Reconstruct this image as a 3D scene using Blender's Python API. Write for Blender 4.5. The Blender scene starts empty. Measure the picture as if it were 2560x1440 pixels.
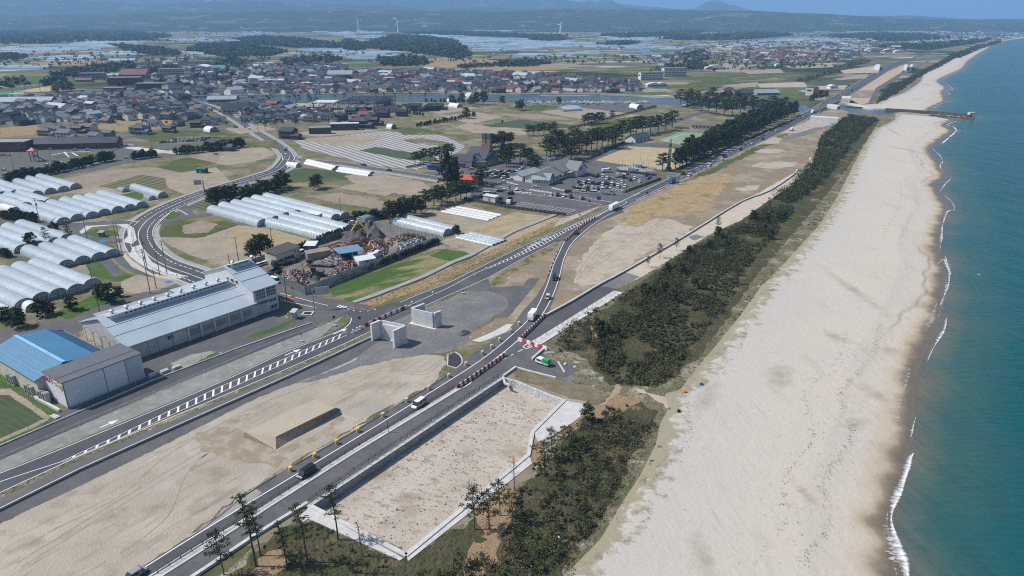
import bpy,bmesh,math,random
import numpy as np
from mathutils import Vector,Matrix
from mathutils.geometry import tessellate_polygon
random.seed(7)
sc=bpy.context.scene
COL=sc.collection
# ---------------------------------------------------------------- camera, sky, sun, exposure
F,HY,CAMH=1750.0,43.0,88.0
PITCH=math.atan((720-HY)/F)
cam_d=bpy.data.cameras.new('camera'); cam=bpy.data.objects.new('camera',cam_d); COL.objects.link(cam)
cam.location=(0,0,CAMH); cam.rotation_euler=(math.pi/2-PITCH,0,0)
cam_d.sensor_width=36; cam_d.lens=F/2560*36; cam_d.clip_end=400000; cam_d.clip_start=1
sc.camera=cam
W=bpy.data.worlds.new('World'); sc.world=W; W.use_nodes=True
wn=W.node_tree; bg=wn.nodes['Background']
sky=wn.nodes.new('ShaderNodeTexSky'); sky.sky_type='NISHITA'; sky.sun_disc=False
SUN_EL=math.radians(50)
sky.sun_elevation=SUN_EL; sky.sun_rotation=math.radians(-92); sky.altitude=100
sky.air_density=1.0; sky.dust_density=1.6; sky.ozone_density=2.0
wn.links.new(sky.outputs[0],bg.inputs[0]); bg.inputs[1].default_value=0.09
sun_d=bpy.data.lights.new('sun','SUN'); sun_d.energy=4.3; sun_d.angle=math.radians(0.5); sun_d.color=(1,.965,.915)
sun=bpy.data.objects.new('sun',sun_d); COL.objects.link(sun)
sd=Vector((-math.cos(SUN_EL),0.03,math.sin(SUN_EL)))
sun.rotation_euler=sd.to_track_quat('Z','Y').to_euler()
vs=sc.view_settings; vs.view_transform='Standard'; vs.look='None'; vs.gamma=1; vs.use_curve_mapping=False
vs.exposure=0.15
cy=sc.cycles; cy.use_denoising=False; cy.pixel_filter_type='BLACKMAN_HARRIS'; cy.filter_width=1.1; cy.max_bounces=5; cy.diffuse_bounces=2; cy.glossy_bounces=2
cy.transparent_max_bounces=6; cy.volume_bounces=3; cy.transmission_bounces=3
# ---------------------------------------------------------------- a photo point on the level ground
def G(px,py,z=0.0):
 x=(px-1280)/F; y=-(py-720)/F
 d=(x,math.cos(PITCH)+y*math.sin(PITCH),-math.sin(PITCH)+y*math.cos(PITCH))
 t=(CAMH-z)/-d[2]
 return (d[0]*t,d[1]*t)
def pts(s):
 return [tuple(float(v) for v in q.split(',')) for q in s.split()]
def gp(s,z=0.0):
 return [G(a,b,z) for a,b in (pts(s) if isinstance(s,str) else s)]
def catmull(P,n=6):
 if len(P) < 3: return list(P)
 out=[]
 Q=[P[0]]+list(P)+[P[-1]]
 for i in range(1,len(Q)-2):
  p0,p1,p2,p3=(np.array(Q[k]) for k in (i-1,i,i+1,i+2))
  for k in range(n):
   t=k/n
   out.append(tuple(.5*(2*p1+(p2-p0)*t+(2*p0-5*p1+4*p2-p3)*t*t+(3*p1-p0-3*p2+p3)*t ** 3)))
 out.append(tuple(P[-1])); return out
def inpoly(p,P):
 x,y=p; c=False; j=len(P)-1
 for i in range(len(P)):
  xi,yi=P[i]; xj,yj=P[j]
  if (yi > y) != (yj > y) and x < (xj-xi)*(y-yi)/(yj-yi)+xi: c=not c
  j=i
 return c
def inpoly_np(X,Y,P):
 c=np.zeros(X.shape,bool); j=len(P)-1
 for i in range(len(P)):
  xi,yi=P[i]; xj,yj=P[j]
  if yi != yj:
   c ^= ((yi > Y) != (yj > Y)) & (X < (xj-xi)*(Y-yi)/(yj-yi)+xi)
  j=i
 return c
# ---------------------------------------------------------------- materials
MATS={}
def new_mat(name):
 m=bpy.data.materials.new(name); m.use_nodes=True
 return m,m.node_tree,m.node_tree.nodes['Principled BSDF']
def lnk(t,a,b): t.links.new(a,b)
def rgba(c): return (c[0],c[1],c[2],1)
def noise_fac(t,vec,scale,lo,hi,detail=4,rough=.6):
 n=t.nodes.new('ShaderNodeTexNoise'); n.inputs['Scale'].default_value=scale; n.inputs['Detail'].default_value=detail
 n.inputs['Roughness'].default_value=rough
 lnk(t,vec,n.inputs['Vector'])
 r=t.nodes.new('ShaderNodeMapRange'); r.inputs[1].default_value=lo; r.inputs[2].default_value=hi
 lnk(t,n.outputs['Fac'],r.inputs[0]); return r.outputs[0]
def mixc(t,f,a,b):
 m=t.nodes.new('ShaderNodeMix'); m.data_type='RGBA'
 if isinstance(f,(int,float)): m.inputs[0].default_value=f
 else: lnk(t,f,m.inputs[0])
 for k,v in ((6,a),(7,b)):
  if isinstance(v,tuple): m.inputs[k].default_value=rgba(v)
  else: lnk(t,v,m.inputs[k])
 return m.outputs[2]
def wpos(t): return t.nodes.new('ShaderNodeNewGeometry').outputs['Position']
def rotmap(t,vec,ang,sx=1,sy=1):
 m=t.nodes.new('ShaderNodeMapping'); m.inputs['Rotation'].default_value=(0,0,ang); m.inputs['Scale'].default_value=(1,1,1)
 lnk(t,vec,m.inputs['Vector'])
 m2=t.nodes.new('ShaderNodeMapping'); m2.inputs['Scale'].default_value=(sx,sy,1); lnk(t,m.outputs[0],m2.inputs['Vector'])
 return m2.outputs[0]
def gmat(name,layers,rough=.95,spec=.2,bump=None,streak=None):
 """layers: first is the base colour, then (colour, scale m, lo, hi[, angle, stretch])"""
 if name in MATS: return MATS[name]
 m,t,b=new_mat(name); v=wpos(t)
 c=layers[0]
 for L in layers[1:]:
  vv=v
  if len(L) > 4: vv=rotmap(t,v,L[4],L[5],1)
  c=mixc(t,noise_fac(t,vv,1/L[1],L[2],L[3]),c,L[0])
 if isinstance(c,tuple): b.inputs['Base Color'].default_value=rgba(c)
 else: lnk(t,c,b.inputs['Base Color'])
 b.inputs['Roughness'].default_value=rough; b.inputs['Specular IOR Level'].default_value=spec
 if bump:
  n=t.nodes.new('ShaderNodeTexNoise'); n.inputs['Scale'].default_value=1/bump[0]; n.inputs['Detail'].default_value=3
  lnk(t,v,n.inputs['Vector'])
  bp=t.nodes.new('ShaderNodeBump'); bp.inputs['Strength'].default_value=bump[1]; bp.inputs['Distance'].default_value=bump[0]
  lnk(t,n.outputs['Fac'],bp.inputs['Height']); lnk(t,bp.outputs[0],b.inputs['Normal'])
 MATS[name]=m; return m
def pmat(name,col,rough=.5,metal=0.0,spec=.5,var=.08,scale=3.0,alpha=1.0,trans=0.0,emit=0):
 """a solid material with slight noise variation in object space"""
 if name in MATS: return MATS[name]
 m,t,b=new_mat(name)
 tc=t.nodes.new('ShaderNodeTexCoord')
 f=noise_fac(t,tc.outputs['Object'],1/scale,.3,.7)
 d=tuple(max(0,x*(1-var*2)) for x in col); l=tuple(min(1,x*(1+var)) for x in col)
 lnk(t,mixc(t,f,d,l),b.inputs['Base Color'])
 b.inputs['Roughness'].default_value=rough; b.inputs['Metallic'].default_value=metal
 b.inputs['Specular IOR Level'].default_value=spec; b.inputs['Alpha'].default_value=alpha
 b.inputs['Transmission Weight'].default_value=trans
 MATS[name]=m; return m
def wavemix(m,ang,spacing,c,lo=.55,hi=.6,coord='Object'):
 """stripes of colour c across a material's own surface (crop rows, roof seams)"""
 t=m.node_tree; b=t.nodes['Principled BSDF']
 vec=wpos(t) if coord == 'World' else t.nodes.new('ShaderNodeTexCoord').outputs['Object']
 w=t.nodes.new('ShaderNodeTexWave'); w.inputs['Scale'].default_value=2*math.pi/spacing/20; w.inputs['Distortion'].default_value=.05 if coord == 'World' else 0
 w.inputs['Detail'].default_value=1
 lnk(t,rotmap(t,vec,-ang),w.inputs['Vector'])
 r=t.nodes.new('ShaderNodeMapRange'); r.inputs[1].default_value=lo; r.inputs[2].default_value=hi
 lnk(t,w.outputs['Fac'],r.inputs[0])
 src=b.inputs['Base Color'].links[0].from_socket if b.inputs['Base Color'].is_linked else tuple(b.inputs['Base Color'].default_value)[:3]
 o=mixc(t,r.outputs[0],src,c)
 lnk(t,o,b.inputs['Base Color']); return m
# ---------------------------------------------------------------- mesh helpers
class MB:
 def __init__(s): s.v=[]; s.f=[]; s.mi=[]; s.i=0
 def face(s,P,mi=None):
  n=len(s.v); s.v += [tuple(p) for p in P]; s.f.append(tuple(range(n,n+len(P)))); s.mi.append(s.i if mi is None else mi)
 def prism(s,P,z0,z1,top=True,bot=False,P2=None):
  """P: ccw footprint, P2: upper outline"""
  Q=P2 or P; n=len(P); k=len(s.v)
  s.v += [(x,y,z0) for x,y in P]+[(x,y,z1) for x,y in Q]
  for i in range(n):
   j=(i+1) % n; s.f.append((k+i,k+j,k+n+j,k+n+i)); s.mi.append(s.i)
  if top: s.f.append(tuple(k+n+i for i in range(n))); s.mi.append(s.i)
  if bot: s.f.append(tuple(k+n-1-i for i in range(n))); s.mi.append(s.i)
 def box(s,x0,x1,y0,y1,z0,z1): s.prism([(x0,y0),(x1,y0),(x1,y1),(x0,y1)],z0,z1,True,True)
 def obox(s,c,u,L,Wd,z0,z1):
  """box centred at c along unit direction u, L long, Wd wide"""
  ux,uy=u; vx,vy=-uy,ux; cx,cy_=c
  P=[(cx+a*ux*L/2+b*vx*Wd/2,cy_+a*uy*L/2+b*vy*Wd/2) for a,b in ((-1,-1),(1,-1),(1,1),(-1,1))]
  s.prism(P,z0,z1,True,True)
 def tube(s,a,b,r0,r1=None,n=6):
  a=Vector(a); b=Vector(b); d=b-a
  if d.length < 1e-6: return
  r1=r0 if r1 is None else r1
  q=d.to_track_quat('Z','Y'); k=len(s.v)
  for p,r in ((a,r0),(b,r1)):
   for i in range(n):
    an=2*math.pi*i/n
    s.v.append(tuple(p+q @ Vector((r*math.cos(an),r*math.sin(an),0))))
  for i in range(n):
   j=(i+1) % n; s.f.append((k+i,k+j,k+n+j,k+n+i)); s.mi.append(s.i)
  s.f.append(tuple(k+n+i for i in range(n))); s.mi.append(s.i)
  s.f.append(tuple(k+n-1-i for i in range(n))); s.mi.append(s.i)
 def data(s,name,mats,smooth=False):
  me=bpy.data.meshes.new(name); me.from_pydata(s.v,[],s.f)
  for m in (mats if isinstance(mats,(list,tuple)) else [mats]): me.materials.append(m)
  if len(set(s.mi)) > 1 or (s.mi and s.mi[0]): me.polygons.foreach_set('material_index',s.mi)
  if smooth: me.polygons.foreach_set('use_smooth',[True]*len(s.f))
  me.update(); return me
 def build(s,name,mats,parent=None,smooth=False): return obj(name,s.data(name,mats,smooth),parent)
def obj(name,me,parent=None,loc=None,rz=0):
 o=bpy.data.objects.new(name,me); COL.objects.link(o)
 if parent is not None: o.parent=parent
 if loc is not None: o.location=loc
 if rz: o.rotation_euler=(0,0,rz)
 return o
def tag(o,label=None,cat=None,group=None,kind=None):
 if label: o['label']=label
 if cat: o['category']=cat
 if group: o['group']=group
 if kind: o['kind']=kind
 return o
def thing(name,label,cat,loc=(0,0,0),rz=0,group=None):
 o=bpy.data.objects.new(name,None); COL.objects.link(o); o.empty_display_size=.5
 o.location=loc; o.rotation_euler=(0,0,rz); return tag(o,label,cat,group)
def dup(root,loc,rz=0,scale=1.0,label=None,group=None,kids=None):
 r=root.copy(); COL.objects.link(r); r.location=loc; r.rotation_euler=(0,0,rz)
 r.scale=(scale,)*3 if isinstance(scale,(int,float)) else scale
 if label: r['label']=label
 if group: r['group']=group
 def rec(a,b):
  for ch in a.children:
   if 'skip' in ch: continue
   c=ch.copy(); COL.objects.link(c); c.parent=b; rec(ch,c)
 rec(root,r); return r
def np_mesh(name,V,nf,mats,mi=None,per=4):
 """V: (nf*per,3) loose faces"""
 me=bpy.data.meshes.new(name)
 V=np.ascontiguousarray(V,np.float32)
 me.vertices.add(len(V)); me.vertices.foreach_set('co',V.ravel())
 me.loops.add(len(V)); me.loops.foreach_set('vertex_index',np.arange(len(V),dtype=np.int32))
 me.polygons.add(nf); me.polygons.foreach_set('loop_start',np.arange(0,nf*per,per,dtype=np.int32))
 try: me.polygons.foreach_set('loop_total',np.full(nf,per,np.int32))
 except Exception: pass
 for m in (mats if isinstance(mats,(list,tuple)) else [mats]): me.materials.append(m)
 if mi is not None: me.polygons.foreach_set('material_index',np.asarray(mi,np.int32))
 me.update(calc_edges=True); me.validate(); return me
def poly_sheet(name,P,z,mat,kind='structure',hole=None,zmap=None):
 """a flat sheet from a ground outline"""
 loops=[[Vector((x,y,0)) for x,y in P]]
 if hole: loops.append([Vector((x,y,0)) for x,y in hole])
 tri=tessellate_polygon(loops)
 V=[(p.x,p.y,z) for L in loops for p in L]
 fs=[]
 for a,b,c in tri:
  n=(V[b][0]-V[a][0])*(V[c][1]-V[a][1])-(V[b][1]-V[a][1])*(V[c][0]-V[a][0])
  fs.append((a,b,c) if n > 0 else (a,c,b))
 me=bpy.data.meshes.new(name); me.from_pydata(V,[],fs); me.materials.append(mat); me.update()
 o=obj(name,me)
 if kind: o['kind']=kind
 return o
ZC={}
def zone(name,s,z,mat,rag=0.0,smooth=0,kind='structure'):
 """an area of ground; rag wobbles the outline by that many metres"""
 k_=ZC.get(z,0); ZC[z]=k_+1; z += .0003*k_
 P=gp(s)
 if smooth: P=catmull(P+[P[0]],smooth)[:-1]
 if rag:
  Q=[]
  r=random.Random(len(s)*7+int(P[0][0]))
  for i in range(len(P)):
   a,b=P[i],P[(i+1) % len(P)]
   L=math.hypot(b[0]-a[0],b[1]-a[1]); n=max(1,min(40,int(L/(rag*2.5))))
   for k in range(n):
    t=k/n
    Q.append((a[0]+(b[0]-a[0])*t+r.uniform(-rag,rag),a[1]+(b[1]-a[1])*t+r.uniform(-rag,rag)))
  P=Q
 return poly_sheet(name,P,z,mat,kind)
def strip_pts(P,w,off=0.0):
 """left and right edges of a ribbon of width w along ground points P, shifted off to the left"""
 L,R=[],[]
 for i in range(len(P)):
  a=P[max(0,i-1)]; b=P[min(len(P)-1,i+1)]
  d=math.hypot(b[0]-a[0],b[1]-a[1]) or 1; nx,ny=-(b[1]-a[1])/d,(b[0]-a[0])/d
  L.append((P[i][0]+nx*(off+w/2),P[i][1]+ny*(off+w/2))); R.append((P[i][0]+nx*(off-w/2),P[i][1]+ny*(off-w/2)))
 return L,R
def ribbon_mb(mb,P,w,z,off=0.0,z1=None,dash=None):
 if dash: P=resample(P,dash[0]/2)
 L,R=strip_pts(P,w,off); acc=0
 for i in range(len(P)-1):
  d=math.hypot(P[i+1][0]-P[i][0],P[i+1][1]-P[i][1])
  if dash and (acc % (dash[0]+dash[1])) >= dash[0]-.01: acc += d; continue
  acc += d
  if z1 is None: mb.face([(*L[i],z),(*R[i],z),(*R[i+1],z),(*L[i+1],z)])
  else: mb.prism([L[i],R[i],R[i+1],L[i+1]],z,z1)
def resample(P,step):
 out=[P[0]]; rem=step
 for i in range(len(P)-1):
  a=np.array(P[i]); b=np.array(P[i+1]); L=np.linalg.norm(b-a); pos=0
  while L-pos >= rem:
   pos += rem; out.append(tuple(a+(b-a)*pos/L)); rem=step
  rem -= L-pos
 return out
def ribbon(name,s,w,z,mat,off=0.0,n=5,z1=None,dash=None,kind='structure'):
 P=gp(s); P=catmull(P,n) if n and len(P) > 2 else P
 mb=MB(); ribbon_mb(mb,P,w,z,off,z1,dash)
 o=mb.build(name,mat)
 if kind: o['kind']=kind
 return o
def hd(a,b):
 A=G(*a); B=G(*b); return math.atan2(B[1]-A[1],B[0]-A[0])
ORD=['first','second','third','fourth','fifth','sixth','seventh','eighth','ninth','tenth','eleventh','twelfth','thirteenth','fourteenth','fifteenth','sixteenth','seventeenth','eighteenth','nineteenth','twentieth']
LOTA=-hd((300,1450),(1130,935))
SOIL=(.255,.21,.16); SOILD=(.16,.13,.095); GRS=(.075,.10,.03); GRSD=(.04,.06,.018); DRY=(.30,.22,.11); SAND=(.46,.39,.30)
m_asph=gmat('asphalt_new',[(.078,.08,.09),((.10,.101,.11),6,.35,.7),((.062,.064,.072),.8,.5,.8),((.12,.12,.122),25,.55,.7)],.9)
m_asph2=gmat('asphalt_old',[(.105,.106,.113),((.15,.148,.148),7,.4,.75),((.08,.081,.088),1.2,.5,.8)],.92)
m_walk=gmat('asphalt_walk',[(.125,.122,.122),((.155,.15,.148),4,.4,.7)],.93)
m_gravel=gmat('gravel',[(.16,.165,.17),((.24,.235,.225),9,.4,.7),((.11,.115,.12),.7,.45,.7),((.30,.26,.21),16,.6,.8)],.97,bump=(.4,.4))
m_conc=gmat('concrete',[(.55,.545,.52),((.42,.42,.41),3,.4,.75),((.66,.65,.62),.9,.5,.8)],.85)
m_white=gmat('road_paint',[(.75,.75,.74),((.5,.5,.5),.7,.62,.8)],.7)
m_soil=gmat('tilled_soil',[SOIL,((.31,.26,.20),12,.35,.65),(SOILD,1.6,.5,.8)],.97,bump=(.5,.3))
m_soil2=gmat('pale_soil',[(.345,.29,.225),((.27,.225,.17),14,.35,.65),((.40,.345,.275),2,.5,.75),((.20,.19,.10),9,.6,.74)],.97,bump=(.4,.3))
m_soilg=gmat('weedy_soil',[(.215,.18,.12),((.13,.13,.06),9,.42,.6),((.30,.255,.19),20,.5,.66),((.085,.10,.04),1.6,.52,.68),((.10,.125,.045),30,.55,.66)],.97,bump=(.5,.4))
m_grass=gmat('short_grass',[GRS,((.11,.125,.04),9,.35,.65),(GRSD,.9,.45,.7),((.23,.19,.09),22,.52,.7)],.97,bump=(.4,.6))
m_green=gmat('fresh_grass',[(.05,.105,.022),((.085,.14,.035),5,.35,.65),((.03,.06,.015),.8,.5,.75)],.97,bump=(.4,.6))
m_dry=gmat('dry_grass',[DRY,((.40,.30,.165),3,.4,.65),((.19,.14,.07),1,.45,.7),((.17,.16,.06),14,.56,.7)],.98,bump=(.6,.9))
m_crop=gmat('crop_leaves',[(.045,.08,.038),((.065,.105,.05),8,.35,.65)],.95)
m_lotsand=gmat('sand_lot',[(.365,.32,.26),((.435,.39,.325),16,.4,.65),((.28,.235,.175),7,.52,.72),((.34,.315,.285),26,.5,.64),((.27,.215,.15),1.4,.56,.76,LOTA,.12),((.235,.19,.13),3.5,.58,.78,LOTA,.15)],.97,bump=(.5,.35))
m_lotbrown=gmat('stripped_ground',[(.245,.195,.14),((.345,.29,.22),22,.47,.62),((.21,.16,.10),5,.5,.75),((.44,.38,.31),3,.6,.72),((.19,.17,.075),9,.58,.72)],.97,bump=(.5,.5))
m_palesand=gmat('pale_hardpan',[(.42,.36,.295),((.31,.255,.19),8,.48,.66),((.47,.42,.355),2.5,.5,.7),((.24,.19,.13),2.2,.60,.72)],.97,bump=(.4,.3))
m_basin=gmat('basin_sand',[(.475,.43,.37),((.41,.365,.305),9,.4,.65),((.31,.25,.195),1.5,.56,.66,.4,.5),((.27,.20,.15),.5,.56,.66,.4,.5),((.30,.24,.17),14,.56,.7)],.97,bump=(.4,.4))
m_scrub=gmat('dune_turf',[(.09,.08,.045),((.06,.068,.026),6,.42,.6),((.21,.16,.09),9,.55,.7),((.045,.045,.022),1,.5,.7),((.30,.19,.10),17,.62,.68)],.98,bump=(.7,1))
m_dune=gmat('dune_grass',[(.19,.165,.11),((.125,.125,.06),5,.42,.6),((.33,.29,.225),9,.5,.66),((.08,.085,.04),1.3,.5,.66),((.45,.40,.33),4,.6,.7)],.98,bump=(.6,.9))
m_orange=gmat('bare_orange_soil',[(.30,.21,.125),((.24,.165,.095),2.5,.45,.7),((.13,.11,.05),1.2,.6,.7)],.98,bump=(.5,.6))
m_yard=gmat('scrapyard_dirt',[(.16,.145,.13),((.25,.225,.195),6,.42,.65),((.09,.08,.075),3,.5,.7)],.97)
m_town=gmat('town_ground',[(.15,.14,.12),((.10,.105,.055),14,.42,.6),((.22,.19,.15),9,.52,.68),((.08,.08,.08),5,.55,.7)],.97)
m_sport=gmat('sports_ground',[(.40,.32,.195),((.45,.37,.235),15,.35,.65),((.34,.28,.16),4,.5,.75)],.97)
m_court=gmat('court_surface',[(.20,.30,.19),((.22,.32,.21),10,.35,.65)],.9)
m_mulch=gmat('mulched_field',[(.20,.17,.14),((.27,.22,.17),8,.4,.65)],.9)
wavemix(m_mulch,math.radians(90)+hd((850,360),(1040,421)),4.4,(.40,.42,.45),.38,.55,'World')
m_rows=gmat('row_crop',[(.17,.16,.085),((.24,.2,.12),8,.4,.65)],.95)
wavemix(m_rows,math.radians(90)+hd((300,452),(420,470)),2.6,(.045,.075,.025),.5,.6,'World')
m_rows2=gmat('garden_rows',[(.12,.13,.075),((.17,.16,.11),6,.4,.65)],.95)
wavemix(m_rows2,math.radians(90)+hd((560,470),(640,490)),3.0,(.06,.085,.04),.5,.6,'World')
m_verge=gmat('verge_gravel',[(.25,.255,.245),((.205,.215,.185),6,.42,.62),((.34,.34,.32),2,.5,.75)],.97,bump=(.4,.3))
# base plain: a patchwork of far fields
def plain_mat():
 m,t,b=new_mat('farm_plain'); v=wpos(t)
 a=math.radians(-24)
 vo=t.nodes.new('ShaderNodeTexVoronoi'); vo.voronoi_dimensions='2D'; vo.distance='CHEBYCHEV'; vo.inputs['Scale'].default_value=1
 lnk(t,rotmap(t,v,a,1/70.,1/30.),vo.inputs['Vector'])
 sp=t.nodes.new('ShaderNodeSeparateColor'); lnk(t,vo.outputs['Color'],sp.inputs[0])
 r=t.nodes.new('ShaderNodeValToRGB'); r.color_ramp.interpolation='CONSTANT'
 cols=[(0,(.20,.165,.12)),(.16,(.085,.115,.045)),(.34,(.25,.215,.16)),(.46,(.13,.135,.065)),(.58,(.06,.085,.03)),(.70,(.17,.155,.09)),(.82,(.33,.29,.235)),(.92,(.42,.47,.50))]
 r.color_ramp.elements[0].position=0; r.color_ramp.elements[0].color=rgba(cols[0][1])
 r.color_ramp.elements[1].position=cols[1][0]; r.color_ramp.elements[1].color=rgba(cols[1][1])
 for p,c in cols[2:]:
  e=r.color_ramp.elements.new(p); e.color=rgba(c)
 lnk(t,sp.outputs[0],r.inputs[0])
 c=mixc(t,noise_fac(t,v,1/9.,.45,.75),r.outputs[0],(.17,.15,.085))
 c=mixc(t,noise_fac(t,v,1/420.,.52,.58),c,(.03,.045,.02))
 lnk(t,c,b.inputs['Base Color']); b.inputs['Roughness'].default_value=1; b.inputs['Specular IOR Level'].default_value=.1
 return m
m_plain=plain_mat()
# ---------------------------------------------------------------- ground, sea, beach
BASIN=gp('771,1262 1255,942 1290,952 1383,990 1412,1000 1332,1080 1321,1138 1015,1389')
poly_sheet('ground',[(-26000,-400),(26000,-400),(26000,32000),(-26000,32000)],0,m_plain,hole=BASIN)
SHORE='2262,1460 2256,1400 2246,1340 2236,1300 2250,1250 2262,1200 2275,1130 2283,1085 2288,1040 2288,1000 2294,950 2306,905 2325,860 2345,815 2358,760 2366,715 2366,670 2352,634 2354,600 2362,560 2376,525 2364,500 2350,480 2340,462 2366,440 2346,405 2330,372 2366,341 2384,327 2364,314 2388,301 2428,296 2436,291 2325,277 2365,252 2359,232 2368,218 2350,200 2409,171 2425,151 2466,124 2506,104 2566,94'
SH=gp(SHORE)
SHS=catmull(SH,5)
shore_xy=np.array(SHS)
def dshore(X,Y):
 """distance to the waterline, metres (numpy)"""
 A=shore_xy[:-1]; B=shore_xy[1:]; D=B-A; L2=(D ** 2).sum(1)+1e-9
 out=np.full(X.shape,1e9)
 for i in range(len(A)):
  t=np.clip(((X-A[i,0])*D[i,0]+(Y-A[i,1])*D[i,1])/L2[i],0,1)
  out=np.minimum(out,(X-A[i,0]-t*D[i,0]) ** 2+(Y-A[i,1]-t*D[i,1]) ** 2)
 return np.sqrt(out)
BEACHL='1380,1470 1500,1350 1560,1250 1600,1190 1640,1110 1650,1060 1672,1020 1660,985 1700,975 1760,900 1850,790 1900,720 1960,660 2050,560 2100,480 2150,380 2185,325 2236,300 2240,286 2150,276 2110,268 2120,262 2190,262 2205,250 2260,232 2300,205 2310,182 2400,140 2460,110 2560,92'
BL=gp(BEACHL)
def beach_mat():
 m,t,b=new_mat('beach_sand'); v=wpos(t)
 at=t.nodes.new('ShaderNodeAttribute'); at.attribute_name='shore'
 st=t.nodes.new('ShaderNodeAttribute'); st.attribute_name='stain'; ac=t.nodes.new('ShaderNodeAttribute'); ac.attribute_name='across'
 c=(.515,.465,.39)
 c=mixc(t,noise_fac(t,v,1/28.,.38,.66),c,(.47,.44,.395))
 c=mixc(t,noise_fac(t,rotmap(t,v,-.12,1/7.,1/26.),1,.57,.66),c,(.435,.40,.345))
 c=mixc(t,noise_fac(t,rotmap(t,v,.5,1/3.,1/1.2),1,.63,.74),c,(.42,.38,.32))
 c=mixc(t,noise_fac(t,v,1/.5,.3,.9),c,(.55,.49,.41))
 n=t.nodes.new('ShaderNodeTexNoise'); n.inputs['Scale'].default_value=1/9.; n.inputs['Detail'].default_value=5; lnk(t,v,n.inputs['Vector'])
 n3=t.nodes.new('ShaderNodeTexNoise'); n3.inputs['Scale'].default_value=1/3.; n3.inputs['Detail'].default_value=6; n3.inputs['Roughness'].default_value=.65; lnk(t,v,n3.inputs['Vector'])
 def thr(src,nz,amp,lo,hi):
  ma=t.nodes.new('ShaderNodeMath'); ma.operation='MULTIPLY_ADD'; ma.inputs[1].default_value=amp; lnk(t,nz.outputs['Fac'],ma.inputs[0]); lnk(t,src.outputs['Fac'],ma.inputs[2])
  r=t.nodes.new('ShaderNodeMapRange'); r.inputs[1].default_value=lo; r.inputs[2].default_value=hi; lnk(t,ma.outputs[0],r.inputs[0]); return r.outputs[0]
 c=mixc(t,thr(ac,n,.5,.72,.30),c,(.47,.445,.405))
 c=mixc(t,thr(st,n3,1.9,1.2,2.1),c,(.36,.32,.265))
 c=mixc(t,noise_fac(t,rotmap(t,v,-.1,1/.9,1/30.),1,.61,.70),c,(.45,.405,.34))
 c=mixc(t,thr(ac,n,.55,.31,.28),c,(.205,.18,.122))
 c=mixc(t,thr(ac,n3,.45,.33,.27),c,(.29,.26,.185))
 def wet(lo,hi,amp):
  ma=t.nodes.new('ShaderNodeMath'); ma.operation='MULTIPLY_ADD'; ma.inputs[1].default_value=amp; lnk(t,n.outputs['Fac'],ma.inputs[0]); lnk(t,at.outputs['Fac'],ma.inputs[2])
  r=t.nodes.new('ShaderNodeMapRange'); r.inputs[1].default_value=lo; r.inputs[2].default_value=hi; r.inputs[3].default_value=1; r.inputs[4].default_value=0
  lnk(t,ma.outputs[0],r.inputs[0]); return r.outputs[0]
 w1=wet(6.8,9.6,8); w0=wet(9.5,13,9); w2=wet(4.6,7.2,6)
 c=mixc(t,w0,c,(.46,.385,.29)); c=mixc(t,w1,c,(.27,.22,.155)); c=mixc(t,w2,c,(.145,.12,.085))
 lnk(t,c,b.inputs['Base Color'])
 r=t.nodes.new('ShaderNodeMapRange'); r.inputs[3].default_value=.95; r.inputs[4].default_value=.32; lnk(t,w2,r.inputs[0]); lnk(t,r.outputs[0],b.inputs['Roughness'])
 b.inputs['Specular IOR Level'].default_value=.3
 n2=t.nodes.new('ShaderNodeTexNoise'); n2.inputs['Scale'].default_value=.55; n2.inputs['Detail'].default_value=8; n2.inputs['Roughness'].default_value=.65; lnk(t,v,n2.inputs['Vector'])
 bp=t.nodes.new('ShaderNodeBump'); bp.inputs['Strength'].default_value=.5; bp.inputs['Distance'].default_value=.45
 lnk(t,n2.outputs['Fac'],bp.inputs['Height']); lnk(t,bp.outputs[0],b.inputs['Normal'])
 return m
STAINS=[(1755,1400,2.0,6,.1),(2010,1240,1.4,5,.3),(1950,950,4,8,-.5),(2135,735,2.4,22,.05),(2090,850,3,5,.5),(2140,1065,5,2,.3),(2190,990,3,5,.4),(1770,1000,2.5,9,-.5),(2230,880,4,3,.2),(2285,380,3,26,.5),(2230,330,2,26,-.25),(2300,250,10,8,.6),(2330,215,5,26,.2)]
def strip_grid(name,A,B,n,zf,mat,frac,kind='structure'):
 """grid lofted between two ground polylines (resampled to equal point counts); frac: where the rows stand"""
 V,Fs,D=[],[],[]
 for i in range(n):
  for f in frac:
   x=A[i][0]+(B[i][0]-A[i][0])*f; y=A[i][1]+(B[i][1]-A[i][1])*f
   V.append((x,y))
 V=np.array(V); d=dshore(V[:,0],V[:,1]); z=zf(V[:,0],V[:,1],d,np.tile(frac,n))
 k=len(frac)
 for i in range(n-1):
  for j in range(k-1):
   a=i*k+j; Fs.append((a,a+1,a+k+1,a+k))
 me=bpy.data.meshes.new(name); me.from_pydata([(V[i,0],V[i,1],z[i]) for i in range(len(V))],[],Fs)
 at=me.attributes.new('shore','FLOAT','POINT'); at.data.foreach_set('value',d.astype(np.float32))
 S=np.zeros(len(V))
 for px,py,ra,rb,an in STAINS:
  x,y=G(px,py); c_,s_=math.cos(an),math.sin(an); dx,dy=V[:,0]-x,V[:,1]-y; S=np.maximum(S,np.exp(-((dx*c_+dy*s_)/ra) ** 2-((dy*c_-dx*s_)/rb) ** 2))
 me.attributes.new('stain','FLOAT','POINT').data.foreach_set('value',S.astype(np.float32)); me.attributes.new('across','FLOAT','POINT').data.foreach_set('value',np.tile(frac,n).astype(np.float32))
 me.materials.append(mat); me.polygons.foreach_set('use_smooth',[True]*len(Fs)); me.update()
 o=obj(name,me); o['kind']=kind; return o
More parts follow.
